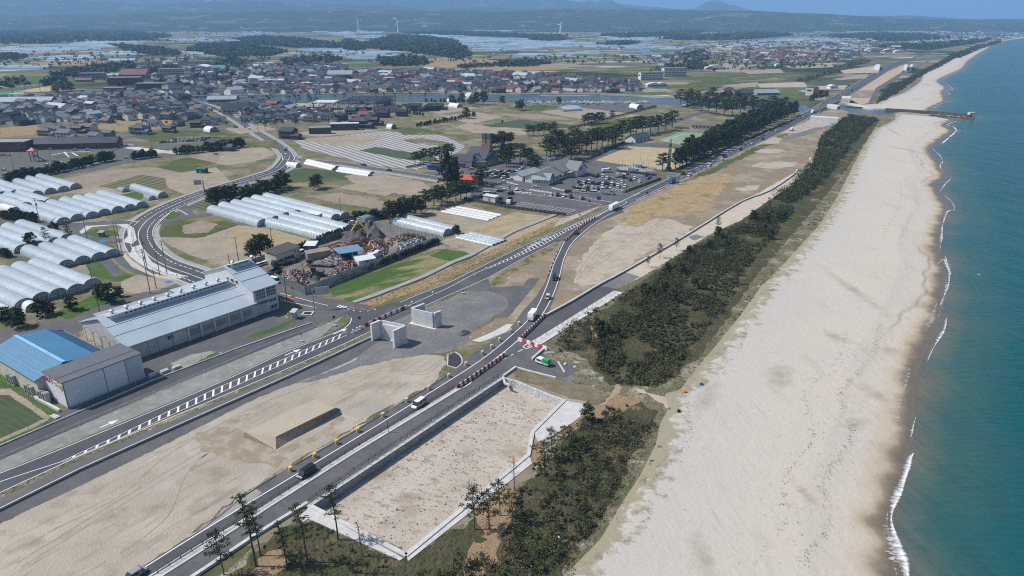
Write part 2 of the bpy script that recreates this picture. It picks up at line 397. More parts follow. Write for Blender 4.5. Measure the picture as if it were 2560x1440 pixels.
def by_px_y(P,ys):
 """ground points of a photo polyline where it crosses the given rows"""
 Q=pts(P); out=[]
 for y in ys:
  best=None
  for i in range(len(Q)-1):
   (x0,y0),(x1,y1)=Q[i],Q[i+1]
   if (y0-y)*(y1-y) <= 0 and y0 != y1:
    best=x0+(x1-x0)*(y-y0)/(y1-y0)
  out.append(best)
 return out
def even(P,n):
 P=np.array(P); L=np.r_[0,np.cumsum(np.hypot(*np.diff(P,axis=0).T))]; t=np.linspace(0,L[-1],n)
 return np.c_[np.interp(t,L,P[:,0]),np.interp(t,L,P[:,1])]
def zb(x,y,d,f):
 s=np.clip(d/16,0,1)
 bumps=.12*np.sin(x*.13+y*.03)*np.sin(y*.07-x*.05)
 b_=8+2.5*np.sin(y*.045)+1.2*np.sin(y*.16+1)+.6*np.sin(y*.5)
 return .05+np.clip(f*14,0,1)*(.75*s*s+.38*np.clip((d-b_)/.9,0,1)*np.clip(2*np.sin(y*.031+.6),0,1))+bumps*np.clip((d-9)/14,0,1)*np.clip((1-f)*0+1,0,1)*np.clip(f*14,0,1)
m_beach=beach_mat()
frac=np.r_[np.linspace(0,.7,56),np.linspace(.712,1.0,52)]
# the beach from the near edge to the jetty, then beyond it
i_j=30
NB=420
BLn=pts(BEACHL)[:19]; SHn=pts(SHORE)[:31]
strip_grid('beach',even(gp(BLn),NB),even(catmull(gp(SHn),5),NB),NB,zb,m_beach,frac)
BLf=pts(BEACHL)[19:]; SHf=pts(SHORE)[31:]
strip_grid('beach',even(gp([(2100,266)]+BLf[2:]),120),even(catmull(gp([(2434,289)]+SHf[1:]),5),120),120,zb,m_beach,frac)
# ---- sea
def sea_mat():
 m,t,b=new_mat('sea_water'); v=wpos(t)
 at=t.nodes.new('ShaderNodeAttribute'); at.attribute_name='shore'
 n=t.nodes.new('ShaderNodeTexNoise'); n.inputs['Scale'].default_value=1/25.; n.inputs['Detail'].default_value=4; lnk(t,v,n.inputs['Vector'])
 ma=t.nodes.new('ShaderNodeMath'); ma.operation='MULTIPLY_ADD'; ma.inputs[1].default_value=8; lnk(t,n.outputs['Fac'],ma.inputs[0]); lnk(t,at.outputs['Fac'],ma.inputs[2])
 r=t.nodes.new('ShaderNodeValToRGB'); rr=t.nodes.new('ShaderNodeMapRange'); rr.inputs[1].default_value=2; rr.inputs[2].default_value=122
 lnk(t,ma.outputs[0],rr.inputs[0]); lnk(t,rr.outputs[0],r.inputs[0])
 for k,(p,c) in enumerate([(0,(.16,.135,.10)),(.035,(.12,.125,.095)),(.08,(.045,.105,.085)),(.2,(.004,.080,.086)),(.5,(.002,.066,.088)),(1,(.003,.072,.118))]):
  e=r.color_ramp.elements[k] if k < 2 else r.color_ramp.elements.new(p)
  e.position=p; e.color=rgba(c)
 c=mixc(t,noise_fac(t,rotmap(t,v,.2,1/260.,1/40.),1,.45,.75),r.outputs[0],(.010,.090,.105))
 lnk(t,c,b.inputs['Base Color']); b.inputs['Roughness'].default_value=.22; b.inputs['IOR'].default_value=1.33; b.inputs['Specular IOR Level'].default_value=.35
 w1=t.nodes.new('ShaderNodeTexNoise'); w1.inputs['Scale'].default_value=1; w1.inputs['Detail'].default_value=5; lnk(t,rotmap(t,v,.12,1/4.5,1/1.5),w1.inputs['Vector'])
 w2=t.nodes.new('ShaderNodeTexNoise'); w2.inputs['Scale'].default_value=1; w2.inputs['Detail'].default_value=3; lnk(t,rotmap(t,v,-.25,1/9.,1/40.),w2.inputs['Vector'])
 b2=t.nodes.new('ShaderNodeBump'); b2.inputs['Strength'].default_value=.5; b2.inputs['Distance'].default_value=5; lnk(t,w2.outputs['Fac'],b2.inputs['Height'])
 bp=t.nodes.new('ShaderNodeBump'); bp.inputs['Strength'].default_value=.7; bp.inputs['Distance'].default_value=.8; lnk(t,b2.outputs[0],bp.inputs['Normal'])
 lnk(t,w1.outputs['Fac'],bp.inputs['Height']); lnk(t,bp.outputs[0],b.inputs['Normal'])
 return m
m_sea=sea_mat()
# the sea is lofted from the waterline outward so depth can colour it
SA=even(SHS,260)
SB=[]
for i,(x,y) in enumerate(SA):
 SB.append((x,y))
offs=np.r_[0,.5,1,2,3,5,8,12,18,26,40,60,90,140]
nx=np.gradient(SA[:,0]); ny=np.gradient(SA[:,1]);
V,Fs=[],[]
# smooth seaward normals: the coast heads away from the camera, the sea lies to its right
base=even(gp('2262,1460 2330,900 2366,600 2420,300 2500,140 2566,94'),260)
for i in range(260):
 for o_ in offs: V.append((SA[i,0]+o_,SA[i,1]-o_*.12))
V=np.array(V); dd=dshore(V[:,0],V[:,1]); k=len(offs)
for i in range(259):
 for j in range(k-1):
  a=i*k+j; Fs.append((a,a+1,a+k+1,a+k))
vv=[(x,y,.09) for x,y in V]; edge=[i*k+k-1 for i in range(260)]
n0=len(vv)
for i in range(260): vv.append((25900,V[edge[i],1]-300 if i == 0 else V[edge[i],1],.09))
for i in range(259): Fs.append((edge[i],n0+i,n0+i+1,edge[i+1]))
me=bpy.data.meshes.new('sea');
ex=len(vv); xe,ye=V[edge[259]]
vv += [(xe-30,ye,.09),(xe+1500,12000,.09),(25900,31900,.09),(xe+4000,31900,.09)]
Fs.append((edge[259],n0+259,ex+2,ex+1)); Fs.append((ex+1,ex+2,ex+3))
me.from_pydata(vv,[],Fs)
sh=np.r_[dd,np.full(len(vv)-len(dd),400.0)].astype(np.float32)
at=me.attributes.new('shore','FLOAT','POINT'); at.data.foreach_set('value',sh)
me.materials.append(m_sea); me.update()
tag(obj('sea',me),kind='structure')
# ---- foam along the water's edge
def foam_mat():
 m,t,b=new_mat('sea_foam'); v=wpos(t)
 at=t.nodes.new('ShaderNodeAttribute'); at.attribute_name='edge'
 n=t.nodes.new('ShaderNodeTexNoise'); n.inputs['Scale'].default_value=1; n.inputs['Detail'].default_value=7; n.inputs['Roughness'].default_value=.72; lnk(t,rotmap(t,v,.2,1/1.6,1/.7),n.inputs['Vector'])
 mu=t.nodes.new('ShaderNodeMath'); mu.operation='ADD'; lnk(t,n.outputs['Fac'],mu.inputs[0]); lnk(t,at.outputs['Fac'],mu.inputs[1])
 r=t.nodes.new('ShaderNodeMapRange'); r.inputs[1].default_value=.80; r.inputs[2].default_value=1.12; lnk(t,mu.outputs[0],r.inputs[0])
 lnk(t,r.outputs[0],b.inputs['Alpha']); b.inputs['Base Color'].default_value=(.82,.84,.86,1); b.inputs['Roughness'].default_value=.9
 return m
m_foam=foam_mat()
def foam(line,w0,w1,z=.14,side=.45,strength=.52):
 P=resample(catmull(gp(line),8),1.2); n=len(P); V,Fs,E=[],[],[]
 for i in range(n):
  a=P[max(0,i-1)]; b=P[min(n-1,i+1)]; d=math.hypot(b[0]-a[0],b[1]-a[1]) or 1
  nx_,ny_=-(b[1]-a[1])/d,(b[0]-a[0])/d
  t=i/max(1,n-1); w=.8*(w0+(w1-w0)*t)*(.55+.45*math.sin(i*.31+w0)*math.sin(i*.13))*min(1,6*min(t,1-t)+.15)
  for s_,e in ((1.0,0.0),(.35,strength*.55),(-.15,strength),(-.4,0.1)):
   V.append((P[i][0]+nx_*w*s_,P[i][1]+ny_*w*s_,z+.12*max(0,e))); E.append(e)
 for i in range(n-1):
  for j in range(3):
   a=i*4+j; Fs.append((a,a+1,a+5,a+4))
 me=bpy.data.meshes.new('sea_foam'); me.from_pydata(V,[],Fs); at=me.attributes.new('edge','FLOAT','POINT'); at.data.foreach_set('value',E)
 me.materials.append(m_foam); me.update(); return tag(obj('sea_foam',me),kind='stuff')
foam('2270,1460 2262,1420 2246,1380 2236,1340 2228,1300 2234,1262 2250,1225 2264,1185 2274,1150 2284,1135',6.5,3.5,strength=.58)
foam('2240,1440 2228,1400 2218,1350 2214,1310 2222,1270',6,4,strength=.36)
foam('2256,985 2250,1030 2246,1080 2240,1120',5,3,strength=.3)
foam('2276,1095 2284,1062 2291,1040',2.4,1.6)
foam('2252,985 2262,960 2270,930 2278,920',5,3,strength=.35)
foam('2340,810 2356,760 2364,715 2364,680',1.2,1.0,strength=.4)
foam('2318,905 2326,885 2345,850 2360,825 2366,795',2.2,2.5)
foam('2312,830 2322,800 2336,772 2340,752',11,6,strength=.36)
foam('2350,765 2362,735 2372,705 2372,680',2.5,2)
foam('2345,660 2362,650 2376,690 2362,640',4,3,strength=.5)
foam('2350,625 2354,590 2356,565 2368,530 2386,524 2378,505 2362,490',2.6,2.2)
foam('2350,480 2362,462 2378,445 2372,440',2.8,1.5)
foam('2356,432 2350,415 2356,405 2350,390 2332,372 2340,366',2.6,1.8)
foam('2352,362 2372,345 2390,328 2384,318 2368,312 2390,304 2398,302',3.6,2.0,strength=.7)
foam('2330,274 2350,260 2370,256 2380,252',3,2); foam('2362,238 2374,234 2362,228',3,2); foam('2372,222 2384,226 2370,212 2362,206',3,2)
foam('2352,198 2380,186 2402,174',3,2)
# a small patch of foam out at sea
foam('2442,688 2449,686 2456,690',1.6,1.6,strength=.7)
# ---------------------------------------------------------------- areas of ground (traced as they lie on the plain)
Z=.03
# broad near-field underlay
zone('near_ground','-600,1500 -600,420 60,395 430,335 900,250 1500,255 1750,268 2060,272 2000,330 1900,380 1700,460 1540,560 1420,640 1300,860 1100,1000 700,1230 300,1460',.010,m_soilg)
# bottom left sand lot, gravel yard between the roads
zone('sand_lot','-60,1340 70,1275 370,1110 560,1030 760,945 850,900 1000,880 1105,888 1135,930 1062,985 900,1075 776,1143 664,1206 600,1250 500,1329 400,1388 300,1450 -60,1500',.02,m_lotsand,.5)
zone('gravel_yard','735,960 880,905 925,850 985,800 1030,785 1080,765 1180,722 1222,727 1268,745 1275,760 1240,790 1180,830 1196,842 1160,860 1110,882 1080,885 1020,892 900,918 800,950',.035,m_gravel,.5,3)
zone('weedy_verge','1060,990 1125,935 1145,925 1110,885 1140,878 1120,900 1085,955 900,1060 760,1140 560,1270 480,1330 470,1340 600,1240 776,1135 900,1062',.04,m_dune,.6)
zone('damp_sand','610,1085 590,1060 640,1040 600,1040 545,1065 500,1080 480,1105 520,1130 600,1150 660,1165 720,1150 700,1125 650,1105',.028,gmat('damp_sand',[(.285,.235,.17),((.365,.32,.26),3,.46,.60)],.95),1.2,3)
zone('damp_sand','700,1122 780,1090 850,1040 860,1050 790,1100 720,1135',.028,MATS['damp_sand'],.6)
zone('gravel_patch','400,1150 470,1120 500,1160 440,1200 390,1240 370,1220',.027,gmat('grey_hardpan',[(.36,.325,.28),((.42,.37,.30),5,.45,.65)],.95),1.5,3)
# dirt wedge between the old road and the new one
zone('dirt_wedge','1219,694 1305,647 1389,605 1412,600 1405,630 1385,690 1366,722 1318,775 1285,812 1240,848 1178,858 1172,838 1200,822 1240,797 1270,793 1350,696 1322,695 1307,715 1228,718',.04,m_lotbrown,.4)
zone('weeds','1225,700 1300,655 1380,612 1400,606 1385,622 1330,655 1270,690 1262,712 1232,716',.05,gmat('weeds',[(.26,.20,.11),((.075,.11,.03),4,.45,.58),((.35,.28,.17),2,.55,.75)],.97,bump=(.5,.8)),.5)
zone('asphalt_patch','1222,698 1228,719 1307,715 1322,697 1350,696 1270,795 1248,792 1274,762 1263,741 1218,727 1150,726 1180,712',.055,m_asph2,.1)
zone('concrete_apron','1282,811 1268,830 1202,856 1180,852 1232,830 1266,811',.075,m_conc)
# golden verge left of the old road
zone('dry_verge','930,768 1000,742 1055,724 1180,666 1305,604 1383,568 1477,528 1520,505 1500,505 1471,521 1420,540 1300,594 1180,648 1060,700 940,745 905,758',.045,m_dry,.3)
zone('dirt_verge','1380,572 1477,530 1530,500 1515,500 1440,530 1400,548',.05,m_palesand,.4)
# right hand lots
zone('stripped_lot','1367,792 1383,753 1398,710 1409,660 1428,611 1460,578 1493,556 1524,537 1592,504 1700,454 1800,407 1985,319 2060,278 2095,268 2140,285 2110,330 2040,400 1992,427 1922,479 1850,505 1710,592 1560,680 1498,714',.02,m_lotbrown)
zone('dry_meadow','1545,545 1600,510 1700,462 1760,440 1830,442 1810,470 1770,520 1700,540 1640,545 1590,570',.035,gmat('dry_meadow',[(.33,.24,.12),((.40,.30,.17),4,.4,.62),((.17,.16,.07),9,.54,.68),((.38,.31,.23),12,.58,.72)],.98,bump=(.6,.9)),1.5,3)
zone('green_verge','1700,456 1800,410 1985,321 1960,345 1850,400 1780,435 1720,455',.032,m_grass,1.2)
zone('hardpan','1440,690 1470,620 1540,565 1640,545 1715,560 1730,575 1640,620 1570,665 1500,708 1440,712',.032,m_palesand,1.3,3)
for s in ('1760,372 1800,366 1850,378 1830,388 1800,380 1780,392','1870,360 1930,360 1960,345 1900,345','1900,405 1990,405 1960,420 1880,418','1930,335 2010,330 2040,310 1980,312','1840,470 1900,462 1870,480','1900,372 1960,374 1940,384 1890,380','1850,350 1905,350 1900,362 1860,364','2010,306 2080,302 2060,318 2000,316'):
 zone('bare_sand',s,.034,m_palesand,1.5,3)
zone('gravel_track','1950,345 2020,325 2100,300 2130,295 2080,315 2010,340 1960,352',.036,m_gravel,.6)
zone('work_road','1543,722 1560,682 1712,592 1852,507 1992,428 2018,428 2000,452 1960,475 1850,552 1770,588 1690,640 1600,695',.04,gmat('work_road_sand',[(.50,.44,.36),((.42,.37,.30),5,.45,.7)],.97),.3)
zone('gravel_pad','1498,714 1543,723 1600,692 1561,681',.048,m_gravel,.2)
zone('turnout','1720,592 1740,586 1760,592 1735,602',.049,m_gravel,.2)
# dunes and thickets floor
zone('dune_slope','520,1460 640,1370 770,1280 1010,1398 1030,1398 1200,1275 1345,1172 1462,1035 1470,1010 1440,1000 1300,945 1275,925 1340,905 1372,870 1360,862 1550,738 1700,620 1790,573 1960,462 2035,405 2060,330 2140,285 2160,272 2240,284 2238,303 2190,325 2155,380 2105,480 2055,560 1965,660 1905,720 1855,790 1765,900 1705,978 1665,990 1677,1020 1655,1060 1645,1110 1605,1190 1565,1250 1505,1350 1385,1470',.022,m_dune,1.2)
zone('thicket_floor','560,1450 700,1325 790,1300 1000,1405 1200,1290 1350,1180 1462,1045 1560,985 1640,1030 1600,1110 1560,1190 1500,1300 1400,1440 1380,1470',.034,m_scrub,.8)
zone('thicket_floor','1385,860 1560,740 1700,630 1800,580 1970,468 2045,400 2070,330 2130,292 2200,300 2160,360 2080,470 2030,530 1950,620 1890,690 1830,780 1740,900 1650,968 1520,962 1470,900',.034,m_scrub,.8)
for s in ('1190,1262 1240,1220 1290,1235 1285,1290 1230,1350 1205,1330','1390,1025 1440,1040 1440,1075 1400,1090 1380,1060','640,1400 690,1380 720,1400 690,1440 640,1440','1330,1120 1345,1100 1360,1130 1340,1160','1190,1360 1240,1340 1240,1400 1200,1440 1150,1440','1540,985 1600,1000 1560,1030 1500,1045 1480,1035','1480,820 1500,790 1510,800 1490,860'):
 zone('bare_soil',s,.04,m_orange,.8,3)
zone('footpath','1460,1045 1510,1020 1545,985 1555,965 1540,962 1530,985 1500,1012 1450,1035',.042,gmat('trodden_path',[(.36,.28,.19),((.29,.23,.15),2,.45,.7)],.97),.3,3)
zone('brown_turf','1283,930 1340,935 1400,950 1470,965 1520,985 1500,1010 1440,1000 1400,985 1300,945',.038,gmat('brown_turf',[(.17,.145,.09),((.24,.20,.14),4,.45,.65),((.10,.10,.05),1.2,.55,.7)],.97,bump=(.5,.6)),.5)
zone('gravel_patch','1395,945 1420,933 1445,948 1425,960',.05,m_gravel,.4)
zone('beach_access','1560,960 1660,990 1720,985 1690,1040 1660,1020 1640,1000',.046,gmat('access_sand',[(.42,.34,.24),((.48,.41,.32),4,.4,.65)],.97),.8,3)
zone('dune_slope','2195,262 2218,228 2282,192 2400,132 2480,106 2510,100 2500,103 2440,126 2340,186 2300,206 2262,233 2212,255',.03,m_dune)
zone('thicket_floor','2188,262 2215,225 2282,190 2380,140 2400,136 2350,165 2300,190 2240,232 2205,250',.04,m_scrub)
# land across the river mouth
zone('construction_sand','2110,238 2150,218 2205,185 2250,165 2270,160 2250,185 2200,215 2180,255 2150,262',.03,gmat('construction_sand',[(.40,.31,.215),((.46,.38,.28),14,.4,.65)],.97),.8)
zone('construction_road','2178,262 2200,225 2260,185 2330,150 2322,150 2245,186 2190,220 2168,262',.04,m_asph2)
zone('brown_lot','2105,245 2135,226 2190,226 2180,245',.036,m_lotbrown)
# fields
FZ=.03
def field(s,mat,rag=.4,z=None):
 global FZ
 FZ += .0008; return zone('field',s,z or FZ,mat,rag)
field('815,720 900,692 1010,655 1100,622 1175,630 1128,655 1000,712 930,743 885,757 835,742',gmat('striped_grass',[(.06,.115,.025),((.27,.23,.12),9,.46,.56,-.6,.25),((.04,.085,.02),1,.5,.75)],.97,bump=(.4,.6)))
field('1075,640 1110,622 1176,633 1130,655',m_green)
field('980,575 1100,510 1172,518 1268,540 1225,568 1130,590 1100,585',m_soil2)
field('1090,518 1170,512 1260,540 1225,555 1100,530',m_soil)
field('1140,590 1285,530 1400,545 1415,545 1330,590 1230,640 1150,612',gmat('stubble_field',[(.37,.305,.20),((.29,.245,.145),7,.45,.62),((.12,.12,.05),1.6,.6,.7)],.97))
field('1100,600 1140,592 1262,615 1225,640 1170,633 1100,605',m_soil2)
field('385,590 440,548 520,542 598,562 520,592 430,600',m_grass)
field('455,565 500,552 545,560 520,582 460,585',m_soil)
field('398,592 500,596 596,563 690,575 775,600 650,658 560,664 480,640 420,612',m_soil2)
field('590,570 700,580 772,603 680,640 600,620 560,600',gmat('stubble2',[(.36,.29,.175),((.29,.245,.14),5,.42,.62),((.12,.15,.05),6,.63,.72)],.97))
field('455,516 520,488 620,470 700,455 760,480 600,500 520,530',m_rows2)
field('610,450 690,420 860,428 930,430 880,450 760,455 690,460',m_grass)
field('705,432 760,420 880,432 850,447 740,450',m_crop)
field('590,475 690,455 735,465 620,495',m_rows2)
field('735,352 960,328 1105,338 1165,366 1130,390 1040,425 900,410 870,398 760,372',m_mulch)
field('745,350 880,338 965,340 910,362 850,366',m_soil2)
field('898,377 940,367 1085,391 1100,405 1020,400',m_crop)
field('1000,350 1060,345 1130,358 1110,365 1030,358',m_soilg)
field('850,405 1010,425 1000,437 900,430 840,415',m_soil2)
field('140,452 250,427 400,415 478,440 330,470 210,480',m_soil)
field('245,466 350,437 478,455 365,482',m_rows)
field('410,440 540,418 592,468 480,492 420,470',m_soil2)
field('355,412 470,394 540,408 450,431',m_grass)
field('470,392 555,374 640,388 545,408',m_soil)
field('560,376 660,368 690,385 640,405 580,415 540,410',m_soil2)
field('560,415 650,400 695,388 690,400 640,430 590,440',m_soilg)
field('140,480 250,470 365,483 400,505 300,492 210,486',m_soil2)
field('300,487 345,478 372,494 345,500',m_green)
field('215,560 300,545 365,530 372,515 330,540 240,555',m_grass)
field('160,665 228,645 345,695 290,705 200,680',m_green)
field('170,670 215,660 235,715 330,720 330,735 250,735 180,690',m_soil)
field('300,705 350,685 440,690 445,708 400,725 330,735 300,720',m_soil2)
field('0,560 60,545 100,560 60,572 0,575',m_grass)
field('0,700 60,640 160,648 60,680',m_soilg)
field('130,785 240,735 335,740 250,765 170,800',m_green)
field('-60,990 20,985 112,1045 80,1062 -60,1120',m_crop,.2)
field('-60,975 25,972 125,1040 118,1053 80,1072 -60,1130 -60,1122 78,1063 110,1046 20,987 -60,994',m_soil2,.2)
field('-60,930 0,930 40,958 150,1032 118,1062 -60,1140 -60,1130 82,1072 124,1050 126,1038 26,971 -60,973',m_green,.3)
wavemix(m_crop,math.radians(90)+hd((0,985),(110,1045)),1.6,(.085,.09,.05),.62,.8,'World')
# fields between the station and the river
for s,m in (('1139,318 1166,308 1320,324 1317,337 1186,333',m_soil2),('1206,313 1300,299 1436,313 1434,320 1230,318',m_crop),('1100,290 1190,280 1260,292 1180,310',m_soil2),('1230,285 1350,285 1440,300 1330,298',m_soil),
             ('1350,280 1440,268 1560,282 1600,290 1480,300 1440,296',m_soil2),('1010,300 1080,290 1150,305 1060,322 990,318',m_soilg),('970,318 1060,322 1120,335 1010,338',m_grass),('1030,270 1120,262 1200,270 1100,285',m_soil2),
             ('1260,270 1340,262 1420,268 1340,280',m_grass),('1395,268 1440,262 1455,272 1410,276',m_mulch),('1470,310 1560,295 1640,300 1560,330 1480,325',m_grass),('1215,380 1270,368 1300,372 1270,390 1225,392',m_crop),
             ('860,440 930,430 1060,455 1090,480 1030,490 900,470',m_soil2),('850,470 900,455 1000,478 960,490',m_soil2),('760,490 850,482 975,505 960,525 850,510',m_soil),('1110,460 1150,450 1160,470 1130,480',m_grass),
             ('220,318 330,295 470,302 400,322 300,330',m_dry),('330,340 420,322 560,330 640,345 520,350 380,355',m_grass),('560,322 680,310 690,325 600,335',m_soil2),('640,310 760,318 860,322 800,345 720,330',m_soilg),('720,335 860,318 960,328 800,342',m_soil2),
             ('0,320 90,312 110,335 0,345',m_dry),('600,355 690,350 700,372 620,365',m_grass),('0,195 110,190 230,180 180,200 80,212 0,215',m_green),('60,225 130,214 125,228 30,232',m_sport),('0,232 60,224 60,228 0,238',gmat('green_court',[(.02,.22,.15),((.03,.27,.19),9,.4,.6)],.8)),
             ('90,155 260,150 260,165 100,162',m_dry),('490,197 560,190 570,196 500,200',m_sport),('1070,148 1150,140 1290,158 1180,165 1060,168',m_dry),('1170,170 1380,162 1440,172 1250,180',m_dry)):
 field(s,m,1.0)
# across the river
for s,m in (('1710,170 1780,160 1900,162 1850,172',m_soil2),('1960,165 2080,160 2085,168 1980,172',m_soil2),('1700,195 1810,185 1900,180 1990,185 1890,200 1760,205',m_grass),('1890,210 2010,205 2020,218 1900,219',m_palesand),('1820,212 1895,205 1890,218 1800,216',m_soil2),
             ('1980,192 2040,186 2000,200 1960,202',m_crop),('2055,200 2140,195 2120,212 2050,212',m_crop),('2080,198 2170,184 2165,196 2100,200',m_soil2),('2100,176 2200,163 2195,182 2110,184',m_palesand),('1640,215 1760,210 1800,222 1680,226',m_grass),('2045,215 2120,213 2110,224 2040,224',m_palesand),('1850,176 1950,172 1960,182 1870,185',m_soil2)):
 field(s,m,1.0)
# town ground
zone('town_ground','0,235 420,238 470,225 610,190 860,165 1100,178 1450,190 1600,205 1610,232 1480,236 870,238 850,300 700,325 560,345 300,350 0,320',.018,m_town)
zone('town_ground','1830,158 1860,135 2000,128 2110,150 2000,160',.018,m_town)
zone('building_site','620,260 780,252 890,262 880,275 760,285 650,280',.034,m_lotsand,.8)
# roads
def road(s,mat,z,rag=0,name='road'): return zone(name,s,z,mat,rag)
# old coast road, bottom left up to where it joins the highway
road('-70,1213 0,1182 160,1118 533,962 700,884 820,836 862,812 876,795 870,788 860,783 880,775 935,768 985,757 1055,731 1120,706 1180,676 1305,615 1383,581 1477,540 1520,516 1545,506 1560,530 1490,558 1440,592 1411,600 1390,607 1305,650 1219,697 1120,741 1067,765 1028,783 925,830 700,932 400,1050 200,1140 0,1232 -70,1265',m_asph,.062)
road('-70,1176 0,1150 400,978 600,893 778,822 795,819 860,790 800,845 533,962 0,1182 -70,1213',m_verge,.05,0,'gravel_verge')
road('-70,1149 0,1119 100,1074 380,955 600,872 778,810 795,818 600,896 380,985 0,1149 -70,1178',m_asph,.057)
road('-70,1262 0,1230 200,1138 700,929 860,858 925,828 927,836 860,868 700,938 200,1150 0,1246 -70,1276',m_dune,.052,.15,'grass_verge')
road('-70,1276 0,1246 200,1150 700,938 860,868 927,838 929,846 860,878 717,945 200,1170 0,1270 -70,1300',m_walk,.056,0,'footpath')
road('-70,1308 0,1280 200,1180 717,948 860,882 927,850 985,822 970,838 880,900 800,935 650,990 400,1118 200,1215 0,1308 -70,1335',m_asph2,.054,.15,'path')
# warehouse yard, junction road
road('100,1055 172,1022 364,944 352,900 700,770 780,775 862,778 866,790 850,800 778,810 600,872 380,955 150,1052 110,1075',m_asph2,.045,0,'yard_pavement')
road('700,708 770,738 900,760 935,766 880,776 860,785 780,780 690,752 640,735 600,712',m_asph2,.06)
road('-60,830 0,828 170,795 300,745 440,705 500,690 560,668 640,652 690,702 640,712 560,705 470,730 300,790 180,835 0,860 -60,870',m_asph2,.048)
# scrapyard
zone('scrapyard_ground','632,664 690,702 766,734 1101,604 1080,592 918,565 870,588 745,628',.05,m_yard)
# left curved road
CURVE='725,392 712,412 690,428 638,445 537,475 453,505 386,538 353,568 346,595 363,629 403,659 470,684 512,700'
ribbon('pavement',CURVE,16.5,.058,gmat('pavement_grey',[(.34,.335,.32),((.27,.27,.265),4,.4,.7)],.9),n=6)
ribbon('road',CURVE,11.0,.066,m_asph,n=6)
ribbon('road_marking',CURVE,.28,.075,m_white,n=6)
ribbon('road_marking',CURVE,.3,.0755,m_white,off=3.5,n=6,dash=(2.2,1.4))
ribbon('road_marking',CURVE,.3,.0755,m_white,off=-3.5,n=6,dash=(2.2,1.4))
ribbon('kerb',CURVE,.35,.05,m_conc,off=5.7,n=6,z1=.22); ribbon('kerb',CURVE,.35,.05,m_conc,off=-5.7,n=6,z1=.22)
VST='430,232 480,250 560,281 640,330 690,360 716,384 722,400'
ribbon('pavement',VST,13.5,.055,MATS['pavement_grey'],n=5); ribbon('road',VST,9,.063,m_asph2,n=5); ribbon('road_marking',VST,.35,.074,m_white,n=5,off=3.8); ribbon('road_marking',VST,.35,.074,m_white,n=5,off=-3.8)
STR='722,396 780,402 850,408 930,421 1010,432 1100,447 1180,462 1260,472 1330,482 1420,492 1500,506 1545,512'
ribbon('road',STR,9,.0635,m_asph2,n=5); ribbon('road_marking',STR,.3,.074,m_white,n=5,off=3.9); ribbon('road_marking',STR,.3,.074,m_white,n=5,off=-3.9)
ribbon('pavement','850,414 1010,440 1100,455',4,.06,MATS['pavement_grey'])
# side lanes off the curve
ribbon('road','356,560 300,556 215,562 130,562 60,552 0,548',6,.061,m_asph2); ribbon('kerb','345,556 300,551 215,557 160,560',.4,.05,m_conc,z1=.25)
ribbon('road','362,590 330,600 300,602 235,596 205,588 190,575 215,563',5,.0612,m_asph2)
ribbon('road','235,596 262,620 300,640 330,665 380,685 440,690 470,690',5.5,.0614,m_asph2)
zone('embankment','318,560 335,570 342,600 330,610 305,605 320,590 318,572 290,562 230,568 205,585 198,580 215,565',.07,m_conc)
zone('embankment','332,618 350,612 380,655 430,680 462,690 450,697 400,684 350,660 322,640',.07,m_conc)
zone('embankment','312,632 330,650 380,684 440,692 443,700 390,694 330,668 308,642',.068,MATS['work_road_sand'])
zone('grass_plot','208,585 240,573 290,577 300,590 240,592',.066,m_green,.3)
ribbon('road','386,535 415,520 450,515 475,540 515,537 540,532',6,.0616,m_asph2)
zone('grass_plot','415,535 430,527 455,535 440,546 410,548',.07,m_green,.3)
ribbon('road','475,540 420,552 392,560',6,.0617,m_asph2)
ribbon('retaining_kerb','392,565 412,545 440,525 470,538',.5,.05,m_conc,z1=.3)
for s in ('100,560 180,590 250,640 300,690','640,735 470,735','0,640 60,645'):
 ribbon('lane',s,4,.056,m_asph2)
# new coast road
NL='260,1480 320,1440 500,1326 610,1240 664,1203 776,1138 880,1080 1000,1008 1080,962 1135,925 1145,905 1205,870 1250,838 1284,812 1305,780 1340,742 1360,712 1376,672 1388,640 1402,612 1424,580 1446,562 1485,541 1520,518'
NR='1524,540 1492,559 1460,583 1428,614 1411,646 1399,700 1388,735 1369,790 1370,792 1500,714 1543,723 1330,860 1300,852 1361,873 1330,900 1262,935 1255,942 950,1140 769,1260 500,1434 400,1500'
road(NL+' '+NR,m_asph2,.058)
road('1367,793 1498,715 1543,723 1330,860 1302,852',m_asph,.063)
road('1262,935 1330,897 1357,885 1390,905 1450,925 1412,945 1330,930 1280,925',m_asph2,.06)
LL=[(310,1452),(500,1332),(743,1185),(880,1102),(1030,1010),(1203,900),(1290,829),(1323,797),(1343,768),(1367,715),(1377,685),(1385,660),(1396,636),(1411,605),(1430,583),(1446,569),(1492,542),(1528,521)]
RL=[(350,1456),(500,1362),(609,1299),(859,1140),(1000,1055),(1147,966),(1235,900),(1298,848),(1343,802),(1363,775),(1385,732),(1398,693),(1406,660),(1411,644),(1428,611),(1459,580),(1492,555),(1524,536),(1592,503)]
poly_sheet('road',catmull(gp(LL[:-1]),5)+catmull(gp(RL[:-1]),5)[::-1],.068,m_asph)
ribbon('road_marking',LL,.24,.078,m_white); ribbon('road_marking',RL,.24,.078,m_white)
